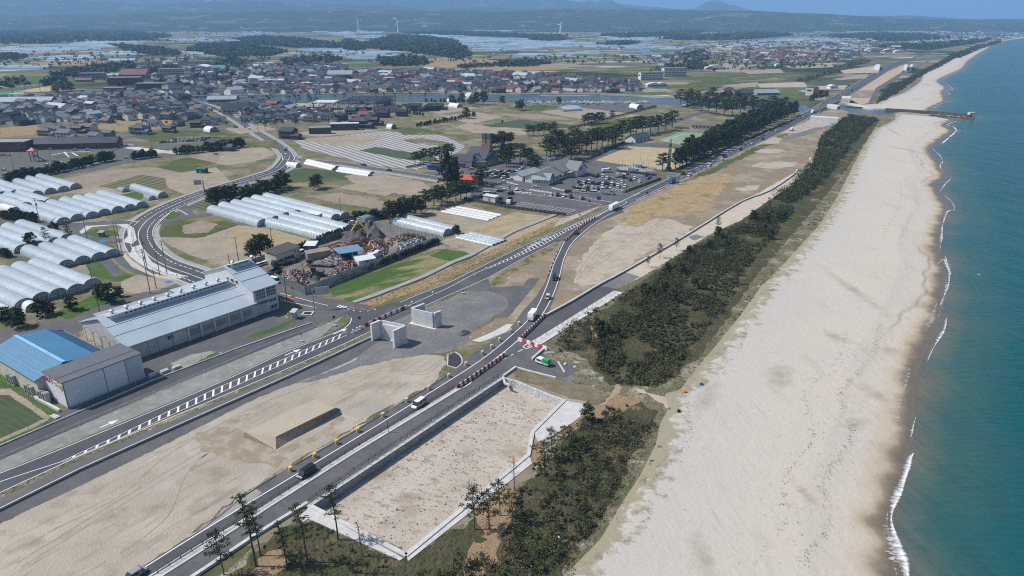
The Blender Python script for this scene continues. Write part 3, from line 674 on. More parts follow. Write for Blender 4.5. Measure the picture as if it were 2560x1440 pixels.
# highway
road('1500,530 1524,514 1592,485 1650,457 1669,447 1700,434 1800,390 1900,340 1935,320 2036,265 2103,228 2204,168 2284,143 2340,125 2352,126 2289,145 2237,168 2137,232 2069,270 1985,317 1800,407 1700,455 1592,505 1524,541 1480,565',m_asph,.0625)
for off in (('1592,503 1700,453 1800,405 1985,315 2069,268 2137,231 2237,167',.3,None),('1530,515 1660,452 1700,436 1800,393 1935,322 2036,267 2103,230 2204,170',.3,None),('1700,444 1800,398 1935,327 2050,267 2120,229 2220,168',.25,(6,6)),('1620,490 1700,449 1800,402 1950,326',.2,(3,3))):
 ribbon('road_marking',off[0],off[1],.077,m_white,dash=off[2])
mb=MB()
for a,b in (((1590,500),(1690,452)),((1585,490),(1600,482)),):
 ribbon_mb(mb,gp([a,b]),.25,.0782)
ribbon_mb(mb,catmull(gp('1545,517 1562,510 1566,506 1560,503 1545,509'),5),.25,.0782)
mb.build('road_marking',m_white)['kind']='structure'
ribbon('road_marking','1640,472 1700,443 1760,416',1.6,.0775,gmat('red_paving',[(.30,.10,.08),((.36,.14,.11),2,.4,.7)],.9),off=-3.2,dash=(4,9))
# old road markings
OLDU='-60,1210 0,1184 160,1120 533,964 700,887 823,838 860,822'
OLDC='-60,1230 0,1205 156,1154'
ribbon('road_marking',OLDU,.2,.077,m_white); ribbon('road_marking',OLDC,.2,.077,m_white)
ribbon('road_marking','860,822 875,808 879,795',.25,.077,m_white)
ribbon('road_marking','-60,1264 0,1232 200,1140 700,930 860,860 925,829',.2,.077,m_white,n=0)
ribbon('road_marking','877,833 1027,762 1120,720 1180,688 1217,671',.2,.077,m_white); ribbon('road_marking','1000,756 1055,733 1120,708 1180,678 1305,617 1383,583 1477,542 1520,518',.2,.077,m_white)
ribbon('road_marking','1028,781 1067,763 1120,739 1219,695 1305,648 1389,606',.2,.077,m_white)
ribbon('road_marking','867,771 885,777 905,779 925,777 950,771',.35,.077,m_white,dash=(1.2,1.2))
ribbon('road_marking','875,768 900,773 925,773 955,766',1.2,.0765,MATS['red_paving'],dash=(2,1.4))
ribbon('road_marking','700,733 790,757 820,764',.25,.077,m_white); ribbon('road_marking','700,749 790,770',.25,.077,m_white)
ribbon('road_marking','846,765 866,770',2.0,.077,m_white,n=0,dash=(.6,.5)); ribbon('road_marking','710,752 745,760',.5,.0772,m_white,n=0)
ribbon('road_marking','711,741 732,748',2.5,.076,gmat('orange_marking',[(.42,.16,.08)],.8),n=0)
def zebra(name,up,lo,step,wd,z=.077):
 U=resample(gp(up),.5); mb=MB(); A=gp(up); B=gp(lo)
 ribbon_mb(mb,A,.15,z); ribbon_mb(mb,B,.15,z+.0005)
 n=int(sum(math.dist(A[i],A[i+1]) for i in range(len(A)-1))/step)
 Ae=even(A,n+1); Be=even(B,n+1)
 for i in range(1,n):
  d=Ae[i+1]-Ae[i-1]; d=d/(np.hypot(*d) or 1)*wd/2
  w=Be[i]-Ae[i]
  if np.hypot(*w) < .5: continue
  sk=d/(wd/2)*np.hypot(*w)*.35
  P=[Ae[i]-d+w*.04-sk*0,Be[i]-d-sk,Be[i]+d-sk,Ae[i]+d]
  mb.face([(p[0],p[1],z+.001) for p in P][::1])
 o=mb.build(name,m_white); o['kind']='structure'; return o
zebra('road_marking','156,1153 300,1087 533,975 700,902 867,829','156,1156 300,1096 540,988 700,914 867,838',2.4,.62)
zebra('road_marking','1217,671 1296,634 1368,597 1439,560 1480,544 1520,524','1217,673 1296,641 1360,612 1414,580 1478,549 1520,526',2.6,.55)
# bus shapes of arrows on the old road
mb=MB()
for a,b in (((712,889),(737,879)),((833,836),(855,827)),((250,1070),(275,1059))):
 P=gp([a,b]); ribbon_mb(mb,P,.35,.078)
 d=np.array(P[1])-np.array(P[0]); d /= np.hypot(*d); n_=np.array([-d[1],d[0]]); q=np.array(P[1])
 mb.face([(*(q-n_*.9),.078),(*(q+d*2),.078),(*(q+n_*.9),.078)][::1])
mb.build('road_marking',m_white)['kind']='structure'
# station lots, village park
zone('parking_lot','1075,432 1130,414 1190,418 1260,398 1340,388 1400,384 1480,395 1500,402 1560,405 1660,438 1672,449 1552,510 1512,512 1485,520 1423,541 1270,520 1155,500 1205,468 1120,452',.056,m_asph2)
zone('parking_lot','1160,500 1270,478 1390,484 1490,510 1424,540 1270,520',.0595,gmat('lot_asphalt',[(.10,.10,.105),((.13,.13,.13),8,.4,.7)],.93))
zone('parking_lot','1425,480 1440,452 1500,430 1570,425 1640,437 1655,447 1560,482 1500,480',.0595,MATS['lot_asphalt'])
zone('park_ground','-80,470 -80,372 60,365 210,345 330,352 420,362 560,352 600,360 460,385 330,405 245,425 120,445 0,462',.05,gmat('park_tarmac',[(.105,.11,.11),((.13,.13,.125),9,.4,.7),((.115,.13,.06),13,.55,.65),((.20,.18,.09),6,.64,.75)],.95),.5)
zone('park_path','290,364 330,366 460,382 440,386 340,375 296,368',.06,m_conc)
zone('park_path','380,380 430,376 455,382 440,386 420,382 385,385',.061,MATS['work_road_sand'])
for s in ('340,362 380,362 395,368 345,370','370,374 440,372 400,378','130,392 170,388 172,394 140,396','200,380 260,383 300,390 230,400 190,392'): zone('grass_plot',s,.059,m_grass,.5)
ribbon('road_marking','128,388 160,382 190,380 225,379',.9,.062,m_white); ribbon('road_marking','160,380 172,392',.9,.0625,m_white); ribbon('road_marking','180,382 195,390',.9,.0627,m_white)
# sports ground and courts
zone('sports_track','1468,404 1560,360 1600,357 1730,366 1775,372 1700,424 1650,430 1560,418',.05,m_asph2)
zone('sports_ground','1488,401 1574,366 1715,373 1765,375 1692,422 1646,424 1560,412',.058,m_sport,.5)
zone('court','1645,352 1700,331 1775,334 1722,366',.06,m_court)
ribbon('road_marking','1660,352 1715,333 1760,336 1715,362 1660,352',.4,.066,m_white,n=0)
ribbon('lane','1480,392 1560,355 1640,325 1720,292 1760,280',8,.052,m_asph2)
zone('parking_lot','1360,265 1500,258 1640,262 1560,282 1480,278 1400,270',.05,m_asph2)
zone('plaza','1540,418 1600,412 1640,428 1560,430',.057,MATS['pavement_grey'])
# bay lines
mb=MB()
def bays(a,b,n,c,zz=.068,w=.18):
 A=G(*a); B=G(*b); C=G(*c); v=(C[0]-A[0],C[1]-A[1])
 for i in range(n+1):
  t=i/n; p=(A[0]+(B[0]-A[0])*t,A[1]+(B[1]-A[1])*t)
  ribbon_mb(mb,[p,(p[0]+v[0],p[1]+v[1])],w,zz)
bays((1282,514),(1417,534),13,(1304,506)); bays((1360,488),(1460,500),8,(1364,484)); bays((1440,467),(1560,480),16,(1446,462)); bays((1480,440),(1580,452),12,(1486,436))
bays((1540,433),(1600,440),8,(1546,430)); bays((1460,478),(1550,486),10,(1464,475)); bays((1455,452),(1560,463),14,(1460,449))
ribbon_mb(mb,gp('1304,506 1440,525'),.18,.0685); ribbon_mb(mb,gp('1446,462 1566,475'),.2,.0685)
for s in ('1266,455 1295,462','1325,474 1380,482','1380,470 1410,476','1285,478 1330,483'): ribbon_mb(mb,gp(s),2.2,.0688,dash=(.8,.7))
for s in ('1560,498 1480,540',): pass
mb.build('road_marking',m_white)['kind']='structure'
# service strip beside the new coast road: kerbs, concrete strip
def slab(name,s,z0,z1,mat,kind='structure'):
 mb=MB(); P=gp(s)
 a=sum(P[i][0]*P[(i+1) % len(P)][1]-P[(i+1) % len(P)][0]*P[i][1] for i in range(len(P)))
 if a < 0: P=P[::-1]
 mb.prism(P,z0,z1); o=mb.build(name,mat)
 if kind: o['kind']=kind
 return o
ribbon('kerb','380,1452 500,1376 700,1247 880,1133 1145,973 1150,971',1.3,.05,m_conc,z1=.2,n=0)
ribbon('pavement','1546,730 1450,790 1352,852 1330,864',3.4,.05,m_conc,z1=.2,n=0)
ribbon('road_marking','1165,960 1240,908 1330,862',.3,.078,m_white,n=0,dash=(2.0,1.8))
ribbon('road_marking','1150,972 1160,968 1176,958 1178,953 1170,955 1152,968 1150,972',.3,.078,m_white,n=3); ribbon('road_marking','1308,868 1314,862 1326,860 1330,866 1316,872 1308,868',.3,.078,m_white,n=3)
ribbon('kerb','400,1500 500,1434 640,1340 769,1260',.7,-.5,m_conc,z1=.55,n=0); ribbon('kerb','1330,900 1361,872',.6,.05,m_conc,z1=.6,n=0); ribbon('kerb','1258,943 1290,920',.6,.05,m_conc,z1=.6,n=0); ribbon('kerb','1290,920 1330,931 1390,946',.5,.05,m_conc,z1=.4,n=0); ribbon('kerb','1395,905 1412,933',.4,.05,m_conc,z1=.3,n=0)
ribbon('kerb','1142,921 1155,908 1152,892 1138,881',.3,.05,m_conc,n=4,z1=.2); ribbon('kerb','1120,889 1119,915 1142,922',.3,.05,m_conc,n=0,z1=.2)
zone('asphalt_patch','1120,889 1119,914 1142,921 1154,908 1152,893 1138,882',.0622,gmat('asphalt_dark',[(.045,.045,.05),((.06,.06,.065),2,.4,.7)],.9))
zone('concrete_apron','600,1250 640,1222 655,1232 620,1262 590,1285 530,1320 505,1326 560,1285',.064,gmat('weathered_concrete',[(.27,.27,.24),((.33,.32,.28),3,.4,.7)],.9))
ribbon('drain','600,1248 664,1206 776,1141 880,1083 1000,1011 1080,965 1130,932',.35,.066,gmat('dark_drain',[(.03,.03,.035)],.9),n=0,dash=(9,1.2))
ribbon('drain','-70,1309 0,1279 200,1179 717,947 860,880 927,847',.9,.06,MATS['dark_drain'],n=0)
ribbon('kerb','-70,1306 0,1276 200,1176 717,944 860,877 927,845',.3,.05,m_conc,n=0,z1=.5)
ribbon('drain','884,760 940,742 1060,696 1135,659 1180,642 1287,581 1400,536 1471,509',.9,.05,MATS['dark_drain'],n=0)
ribbon('path','884,755 940,736 1060,690 1135,653 1180,636 1287,575 1400,531 1471,505',2.2,.048,MATS['pavement_grey'],n=0)
ribbon('kerb','-70,1146 0,1116 380,953 600,870 778,808',.3,.05,m_conc,n=0,z1=.35)
# sand mound, gravel heap
def heap_mesh(P0,h,seed,n=26,rough=.2,pw=1.2):
 """a loose pile: outline P0, height h"""
 r=random.Random(seed); cx=sum(p[0] for p in P0)/len(P0); cy_=sum(p[1] for p in P0)/len(P0)
 Q=even(catmull(P0+[P0[0]],4),n+1)[:-1]; mb=MB(); rings=8
 for k in range(rings+1):
  f=k/rings
  for i in range(n):
   x=Q[i][0]+(cx-Q[i][0])*f; y=Q[i][1]+(cy_-Q[i][1])*f
   j=rough*(1 if 0 < k else 0)
   mb.v.append((x+r.uniform(-j,j)*1.5,y+r.uniform(-j,j)*1.5,h*(1-(1-f) ** pw)*(1+r.uniform(-j,j)*.6) if k else 0))
 for k in range(rings):
  for i in range(n):
   j=(i+1) % n; a=k*n; mb.f.append((a+i,a+j,a+n+j,a+n+i)); mb.mi.append(0)
 return mb
mb=MB()
bt=gp('606,1092 784,1006 850,1022 690,1125'); tp=[G(a,b,1.9) for a,b in pts('612,1080 782,1000 838,1019 689,1092')]
mb.prism(bt,.01,1.9,P2=tp); mb.mi=[0,0,1,0,0]
m_=mb.build('sand_mound',[gmat('mound_sand',[(.43,.375,.295),((.39,.34,.265),3,.5,.7)],.97,bump=(.4,.3)),gmat('mound_shade_side',[(.46,.37,.26),((.36,.28,.19),1.2,.45,.65)],.97,bump=(.4,.5))]); tag(m_,'flat topped tan sand mound on the sand lot beside the coast road','mound')  # the mound's shaded face has its own browner, lifted colour to soften the shade
for f_ in m_.data.polygons: pass
o=heap_mesh(gp('1145,832 1160,826 1178,830 1172,838 1155,842 1143,838'),1.1,3).build('gravel_heap',gmat('dark_gravel',[(.10,.105,.11),((.15,.15,.15),.6,.4,.7)],.97)); tag(o,'small dark gravel heap at the edge of the gravel yard','heap')
# sunken basin with its walls
poly_sheet('basin_floor',[(x,y) for x,y in BASIN],-1.9,m_basin)
m_tyre=gmat('tyre_track',[(.29,.24,.18),((.37,.315,.245),2,.42,.62)],.97)
for s,w in (('40,1410 250,1280 450,1160 600,1075',.35),('55,1418 262,1288 462,1168 612,1082',.35),('300,1385 420,1290 470,1180 560,1100',.3),('820,960 950,920 1050,930 1100,900',.35),('828,966 955,927 1055,937 1104,906',.35),('120,1330 300,1240 430,1130 640,1015 800,955',.4)): ribbon('tyre_track',s,w,.031,m_tyre)
for s in ('1440,700 1560,620 1680,560 1780,500','1450,690 1520,610 1640,570 1740,470 1850,400'): ribbon('tyre_track',s,.4,.04,m_tyre); ribbon('tyre_track',s,.4,.0404,m_tyre,off=1.8)
zone('concrete_pad','425,908 480,886 530,876 562,884 500,908 440,925',.05,MATS['weathered_concrete'],.5)
for s in ('478,912 540,880 553,884 500,914','615,842 700,812 740,795 745,800 705,822 640,845','745,780 780,772 798,778 770,790'): zone('grass_strip',s,.053,m_green,.4)
for px,py in ((381,938),(411,929),(440,919)): slab('concrete_block','%d,%d %d,%d %d,%d %d,%d' % (px-10,py+3,px+8,py-4,px+12,py,px-6,py+7),.05,.7,m_conc,None); o_=COL.objects[-1]; tag(o_,['flat concrete block nearest the lettered hall','middle flat concrete block in the warehouse yard','flat concrete block farthest from the lettered hall'][(px-381) // 28],'concrete block')
for s in ('700,1185 776,1150 880,1090 870,1105 760,1168','880,1085 1000,1018 1080,970 1075,982 980,1040'): zone('weedy_verge',s,.045,m_dune,.4)
# ---------------------------------------------------------------- vegetation
def leafmat(name,a,b_,c_,scale=1.6,big=None):
 m,t,b=new_mat(name)
 g=t.nodes.new('ShaderNodeNewGeometry')
 ra=t.nodes.new('ShaderNodeMapRange'); ra.inputs[1].default_value=.2; ra.inputs[2].default_value=.8; lnk(t,g.outputs['Random Per Island'],ra.inputs[0])
 c=mixc(t,ra.outputs[0],a,b_)
 c=mixc(t,noise_fac(t,g.outputs['Position'],1/scale/4,.48,.7),c,c_)
 if big: c=mixc(t,noise_fac(t,g.outputs['Position'],1/13.,.50,.66),c,big); c=mixc(t,noise_fac(t,g.outputs['Position'],1/4.5,.58,.66),c,tuple(x*.55 for x in a))
 lnk(t,c,b.inputs['Base Color']); b.inputs['Roughness'].default_value=.75; b.inputs['Specular IOR Level'].default_value=.25
 return m
m_pine=leafmat('pine_needles',(.018,.034,.012),(.05,.075,.024),(.032,.046,.018))
m_pine2=leafmat('olive_needles',(.04,.05,.02),(.10,.11,.045),(.06,.066,.03))
m_shrub=leafmat('shrub_leaves',(.034,.047,.018),(.09,.10,.04),(.10,.078,.04),2.6,(.115,.085,.05))
m_shrubd=leafmat('dark_shrub_leaves',(.024,.034,.013),(.072,.082,.03),(.045,.042,.022),2.2,(.085,.105,.035))
m_bamboo=leafmat('bamboo_leaves',(.11,.12,.04),(.20,.19,.07),(.14,.14,.05))
m_twig=leafmat('bare_twigs',(.10,.085,.07),(.17,.145,.115),(.12,.10,.08))
m_bark=pmat('bark',(.085,.065,.05),.95,var=.2,scale=.4)
m_barkg=pmat('grey_bark',(.16,.14,.12),.95,var=.2,scale=.4)
rng=np.random.default_rng(5)
def leaf_quads(C,R,n,size,flat=1.0,rg=None,up=.35):
 """n leaf faces round each clump centre C (k,3) of radius R (k,): returns (k*n*4,3)"""
 rg=rg or rng; k=len(C)
 d=rg.normal(size=(k,n,3)); d /= np.linalg.norm(d,axis=2,keepdims=True)
 rad=rg.random((k,n,1)) ** .45
 off=d*rad*np.asarray(R).reshape(k,1,1); off[:,:,2] *= flat
 p=np.asarray(C).reshape(k,1,3)+off
 nrm=d+rg.normal(size=(k,n,3))*.6; nrm[:,:,2] += up; nrm /= np.linalg.norm(nrm,axis=2,keepdims=True)
 a=rg.normal(size=(k,n,3)); u=np.cross(nrm,a); u /= np.linalg.norm(u,axis=2,keepdims=True)+1e-9; w=np.cross(nrm,u)
 s=size*(.6+.8*rg.random((k,n,1)))
 s2=s*(.45+.4*rg.random((k,n,1)))
 q=np.stack([p-u*s,p+w*s2,p+u*s,p-w*s2],axis=2)
 return q.reshape(-1,3)
def tree_meshes(seed,H,R,base,limbs,per,leaf,style='open',bark=None,leafm=None,lean=0.0):
 r=random.Random(seed); rg=np.random.default_rng(seed)
 tb=MB(); tk=.011 if leaf < .18 else .017; n=6; pts_=[]
 la=r.uniform(0,6.28); bx,by=0,0
 for i in range(n+1):
  t=i/n; pts_.append((lean*H*t*t+r.uniform(-.02,.02)*H*t,r.uniform(-.02,.02)*H*t,H*.97*t))
 for i in range(n): tb.tube(pts_[i],pts_[i+1],H*tk*(1.15-i/n*.95)+.03,H*tk*(1.15-(i+1)/n*.95)+.02,5)
 Cs,Rs=[],[]
 def at(t):
  f=t*n; i=min(n-1,int(f)); f -= i
  return [pts_[i][k]+(pts_[i+1][k]-pts_[i][k])*f for k in range(3)]
 for j in range(limbs):
  t=base+(1-base)*(j+r.uniform(0,.9))/limbs; p=at(min(.98,t))
  an=j*2.4+r.uniform(-.5,.5)
  q=(t-base)/(1-base)
  if style == 'cone': ln=R*(1.05-q*.85)*r.uniform(.7,1.15)
  elif style == 'dome': ln=R*math.sqrt(max(.05,1-(q*.92) ** 2))*r.uniform(.6,1.15)
  else: ln=R*(.55+.5*math.sin(math.pi*min(1,.25+q*.75)))*r.uniform(.45,1.2)
  e=(p[0]+math.cos(an)*ln,p[1]+math.sin(an)*ln,p[2]+ln*r.uniform(-.05,.35))
  tb.tube(p,e,H*.006+.02,.015,4)
  m_=max(2,int(ln/(R*.33)))
  for k in range(m_):
   f=(k+1)/m_; s=R*r.uniform(.22,.36)*(1.1 if style == 'open' else 1)
   Cs.append((p[0]+(e[0]-p[0])*f+r.uniform(-.25,.25)*R*.4,p[1]+(e[1]-p[1])*f+r.uniform(-.25,.25)*R*.4,p[2]+(e[2]-p[2])*f+r.uniform(0,.15)*R)); Rs.append(s)
 Cs.append(tuple(pts_[-1])); Rs.append(R*.25)
 td=tb.data('trunk',bark or m_bark)
 V=leaf_quads(np.array(Cs),np.array(Rs),per,leaf,.55 if style == 'open' else .75,rg)
 return td,np_mesh('crown',V,len(V) // 4,leafm or m_pine)
PROTO={}
def proto(key,*a,**k): PROTO[key]=tree_meshes(*a,**k)
for i in range(4): proto(('dense',i),20+i,12,3.0,.22,26,26,.34,'cone')
for i in range(5): proto(('open',i),40+i,12,3.3,.35,19,30,.30,'open')
for i in range(3): proto(('dome',i),60+i,8,3.2,.25,22,26,.34,'dome',leafm=m_pine2)
for i in range(3): proto(('round',i),70+i,6,2.6,.12,22,24,.33,'dome',leafm=m_pine)
for i in range(4): proto(('slim',i),80+i,13,1.6,.42,22,26,.12,'open',leafm=m_pine,lean=-.06)
for i in range(3): proto(('sparse',i),90+i,8,1.9,.34,20,26,.12,'dome',leafm=m_pine,bark=m_barkg,lean=-.04)
for i in range(3): proto(('bare',i),100+i,7,1.2,.3,13,3,.09,'open',leafm=m_twig,bark=m_barkg,lean=-.05)
for i in range(3): proto(('shrub',i),110+i,2.2,1.8,.05,14,22,.28,'dome',leafm=m_shrubd)
for i in range(2): proto(('bamboo',i),120+i,9,5,.1,26,34,.42,'dome',leafm=m_bamboo)
TREES={'n': 0}
def tree(kind,px,py,h,label,group=None,name='pine_tree',cat='tree',rz=None,w=1.0):
 ks=[k for k in PROTO if k[0] == kind]; TREES['n'] += 1; k=ks[TREES['n'] % len(ks)]; td,cd=PROTO[k]
 w=w*(1.4 if kind == 'open' else 1); h0={'dense': 12,'open': 12,'dome': 8,'round': 6,'slim': 13,'sparse': 8,'bare': 7,'shrub': 2.2,'bamboo': 9}[kind]
 x,y=G(px,py); s=h/h0
 t=thing(name,label,cat,(x,y,0),rz if rz is not None else random.uniform(0,6.28),group); t.scale=(s*w,s*w,s)
 if kind == 'slim' or kind == 'sparse' or kind == 'bare': t.rotation_euler=(0,0,random.uniform(-.8,.8))
 obj('trunk',td,t); obj('crown',cd,t); return t
# thin pines in the near corner
for k,px,py,h,lb in (('slim',640,1416,15,'tallest thin dark pine leaning over the coast road in the near corner'),('slim',651,1389,10.5,'thin pine close behind the tallest roadside pine'),('sparse',560,1437,9,'spindly sparse pine between the tallest pine and the frame edge'),
                     ('slim',717,1413,9.5,'thin pine with a small pale crown right of the tallest pine'),('slim',769,1405,12.5,'tall thin pine whose crown stands before the pale kerb strip'),('slim',845,1350,12,'long curved thin pine rising before the blocky retaining wall'),
                     ('bare',905,1391,8,'bare leafless trunk standing on the concrete rim near the basin corner'),('bare',881,1433,8,'crooked bare trunk below the concrete rim of the basin'),
                     ('slim',1361,1191,9,'leafy tall pine at the corner of the pale concrete pad'),('sparse',1379,1151,8,'leaning pine just behind the pad corner pine'),('bare',1286,1227,8,'bare dark snag beside the basin rim halfway along'),
                     ('sparse',1223,1324,8.5,'sparse pine standing on the orange soil with a high crown'),('sparse',1186,1324,9.5,'wide crowned sparse pine hanging over the basin rim'),('sparse',1281,1311,7.5,'small pine in the orange soil right of the basin rim'),
                     ('sparse',1250,1289,8,'thin leaning pine between the bare snag and the orange soil'),('dome',1468,1053,4.5,'small umbrella shaped pine on the far corner of the concrete pad'),('bare',1134,1422,8,'bare leaning trunk beside the basin corner at the front'),
                     ('sparse',1410,1126,6,'low pine in the cluster behind the concrete pad'),('sparse',1424,1118,5.5,'low ragged pine nearest the concrete pad edge'),('bare',1503,827,6,'dead grey trunk standing alone in the long thicket'),('bare',1483,855,7,'dead leaning trunk at the front of the long thicket'),
                     ('sparse',1649,645,6,'open branched pine on the edge of the pale work road'),('sparse',1690,627,5.5,'small open pine beside the work road behind the turnout'),('sparse',1795,574,6,'lone pine at the bend between work road and thicket'),('sparse',1620,668,4.5,'low pine at the thicket edge next to the asphalt strip')):
 tree(k,px,py,h,lb)
# windbreak of dense pines along the highway
rr=random.Random(3)
i=0
for row,(a,b,n) in enumerate((((1690,421),(1995,284),34),((1712,401),(1960,282),30),((1775,366),(1935,286),18))):
 for k in range(n):
  t=(k+rr.uniform(-.3,.3))/n
  tree('dense',a[0]+(b[0]-a[0])*t,a[1]+(b[1]-a[1])*t ** 1.0+rr.uniform(-1,1),rr.uniform(11.5,15),['dark pine in the front row of the dense windbreak along the highway','dark pine in the middle row of the windbreak beside the highway','dark pine in the rear row of the windbreak by the courts'][row],'pines of the highway windbreak, row %s' % ['front','middle','rear'][row],w=1.25)
PK='1300,413 1367,390 1387,386 1407,402 1428,397 1448,386 1465,380 1478,374 1420,385 1440,378 1395,380 1376,398'
for s,k,lb,g,h0 in ((PK,'open','tall dark pine in the grove beside the station car park','pines of the station grove',(13,17)),
      ('1266,417 1258,408 1276,410','dense','bushy pine in the clump right of the hall with brick chimneys','pines right of the hall',(13,16)),
      ('1323,412 1327,433 1338,428 1318,405','open','pine standing among the parked cars of the station','pines among parked cars',(9,12)),
      ('1505,367 1520,362 1539,359 1555,350 1576,344 1590,339 1606,337 1626,333 1645,330 1663,326 1680,320 1530,372 1492,371','open','dark pine along the lane past the sports ground','pines along the park lane',(12,16)),
      ('1320,340 1333,340 1347,338 1360,337 1374,335 1384,332','open','pine in the short row beyond the pale garden field','pines in the field row',(8,10)),
      ('1461,313 1470,311 1478,310 1487,310 1495,309 1505,308 1530,300','open','small pine in the row nearest the moored boats','pines near the boat yard',(8,10)),
      ('1038,411 1051,407 1060,405 1075,403 1088,402 1098,399','open','pine in the row at the end of the mulched field','pines beside the mulched field',(7.5,9)),
      ('1114,391 1122,389 1129,388','open','small pine in the trio before the hall with chimneys','trio of pines left of the hall',(7,8.5)),
      ('1216,370 1228,367 1238,366 1246,364 1255,362 1277,359 1268,361','dome','leafy tree in the row behind the hall with chimneys','trees behind the hall',(8,10)),
      ('1125,471 1118,476 1132,478 1140,470','dense','very tall pine in the clump left of the orange roofed shop','tall pines left of the orange roof',(17,22)),
      ('1206,461 1198,466','open','pine standing right of the orange roofed shop','pines right of the orange roof',(9,11)),
      ('974,556 985,552 1001,549 1012,546 1025,542 1040,538 1053,534','dome','dark tree in the hedgerow behind the grey tunnel','hedgerow trees behind the tunnel',(7,10)),
      ('1065,522 1085,515 1105,512 1125,508 1140,503 1152,499 1166,495 1180,491 1095,505','open','dark tree in the hedgerow leading up to the fenced parking lot','hedgerow trees by the fenced lot',(7.5,10)),
      ('1717,270 1735,276 1752,280 1770,284 1790,287 1810,290 1830,288 1850,284 1725,255 1745,262 1766,266 1790,268 1815,272 1840,270 1860,277 1880,282 1905,284 1930,280 1700,262 1780,254','open','pine in the wooded park by the river mouth','pines of the river park',(13,17)),
      ('1962,266 1950,270 2036,253 2050,250 2064,246 2028,258','dome','tree standing on the river bank beside the highway bridge','trees beside the bridge',(8,11)),
      ('530,511 545,507 560,503 575,500 590,497','round','dark bushy tree in the hedge at the left end of the clear tunnels','hedge trees left of the tunnels',(6,8)),
      ('612,500 625,497 640,493 655,489 670,485 685,481 697,476 710,470','round','dark bushy tree in the hedge behind the long clear tunnels','hedge trees behind the tunnels',(6,9)),
      ('785,475 795,471','dome','pair tree beside the green crop behind the tunnels','pair of field trees',(7,8)),
      ('640,646 652,640 664,637 632,650','dome','tree in the clump outside the scrapyard fence near the car port','trees outside the scrapyard',(7,9)),
      ('1256,263 1397,262 1156,260 1303,276 1295,277 1166,297 1130,262 1190,262 1180,266 1210,262','dome','broad lone tree in the fields before the river','lone field trees',(8,14))):
 for a,b in pts(s): tree(k,a,b,rr.uniform(*h0),lb,g,name='pine_tree' if k in ('open','dense') else 'broadleaf_tree')
tree('open',1656,428,11,'single pine left of the tall green pylon sign'); tree('round',1143,584,3.6,'round dark bush at the open end of the bright tunnel pair',name='bush',cat='bush')
for px,py,h,lb in ((275,757,6.5,'biggest dark tree on the grass behind the pale warehouse'),(253,748,5,'dark tree left of the biggest one behind the warehouse'),(107,790,5.5,'dark tree before the white ended tunnel'),(48,818,6,'dark tree at the near end of the white tunnels'),(18,808,5,'leftmost dark tree by the blue roof'),(128,786,4,'small dark tree between the white tunnels and the warehouse'),(180,775,5,'grey leafed tree on the grass strip behind the warehouse'),(300,742,3.5,'low tree at the right end of the grass behind the warehouse'),
                     (118,611,7.5,'slender pine between the two ranks of tunnels'),(80,622,6.5,'bare thin pine beside the slender one'),(176,600,7,'small dark pine near the utility pole by the tunnels'),(140,585,5,'low dark tree at the end of the tunnel rank')):
 tree('round' if h < 7 else 'sparse',px,py,h,lb,name='broadleaf_tree' if h < 7 else 'pine_tree')
# hedges of many bushes
def clipped_hedge(a,b,h,lb):
 A=np.array(G(*a)); B=np.array(G(*b)); L=np.hypot(*(B-A)); k=max(3,int(L/(h*.55))); u=(B-A)/L
 t=(np.arange(k)+.5)/k; C=np.c_[A+(B-A)*t[:,None],np.full(k,h*.5)]; C[:,:2] += rng.normal(size=(k,2))*.12
 V=leaf_quads(C-np.r_[A,0],np.full(k,h*.55),46,.17+h*.04,.9)
 V[:,2]=np.maximum(V[:,2],.03)
 tag(obj('hedge',np_mesh('hedge',V,len(V) // 4,m_shrubd),loc=(A[0],A[1],0)),lb if len(lb.split()) > 3 else 'clipped '+lb,'hedge')
def hedge(a,b,n,h,lb,g,kind='round',jit=2):
 if kind == 'shrub':
  if n: clipped_hedge(a,b,h,lb.replace('shrub in the ','').replace('low shrub','low hedge').replace('shrub beside','low hedge beside'))
  return
 for k in range(n):
  t=(k+.5)/n; tree(kind,a[0]+(b[0]-a[0])*t+rr.uniform(-jit,jit),a[1]+(b[1]-a[1])*t+rr.uniform(-jit,jit)*.4,h*rr.uniform(.75,1.2),lb,g,'bush','bush')
hedge((15,461),(236,411),24,5.5,'dark bush in the long hedge along the village park','hedge along the village park')
hedge((246,409),(285,401),5,5.5,'dark bush in the short hedge at the park end','short park hedge'); hedge((330,400),(395,392),8,5,'dark bush in the hedge below the grey park lot','hedge below the park lot')
hedge((435,388),(525,378),8,5.5,'dark bush around the tiled temple hall','bushes round the temple'); hedge((545,378),(610,366),9,6.5,'dark bush in the thick hedge right of the temple','hedge right of the temple')
hedge((0,546),(92,556),12,4.5,'dark bush in the hedge between the tunnel ranks','hedge between tunnels'); hedge((0,640),(30,645),4,3.5,'low bush left of the lane by the tunnels','bushes by the lane')
hedge((775,730),(1100,607),44,2.3,'dark shrub in the hedge under the scrapyard fence','hedge under the scrapyard fence','round',1.2)
hedge((686,648),(880,580),26,3.2,'dark conifer in the hedge behind the scrapyard','hedge behind the scrapyard','dense',1); hedge((885,552),(985,545),12,4,'bush behind the dark earth heap of the scrapyard','bushes behind the earth heap')
hedge((1070,485),(1150,470),5,3,'bush along the sandy paddock','bushes along the paddock'); hedge((1130,318),(1380,296),1,3,'lone bush in the fields','lone bush')
hedge((1040,318),(1190,290),26,3.4,'shrub in the hedge across the fields','hedge across the fields'); hedge((1420,325),(1640,268),34,2.6,'shrub in the long clipped hedge along the field lane','long clipped hedge','shrub',1)
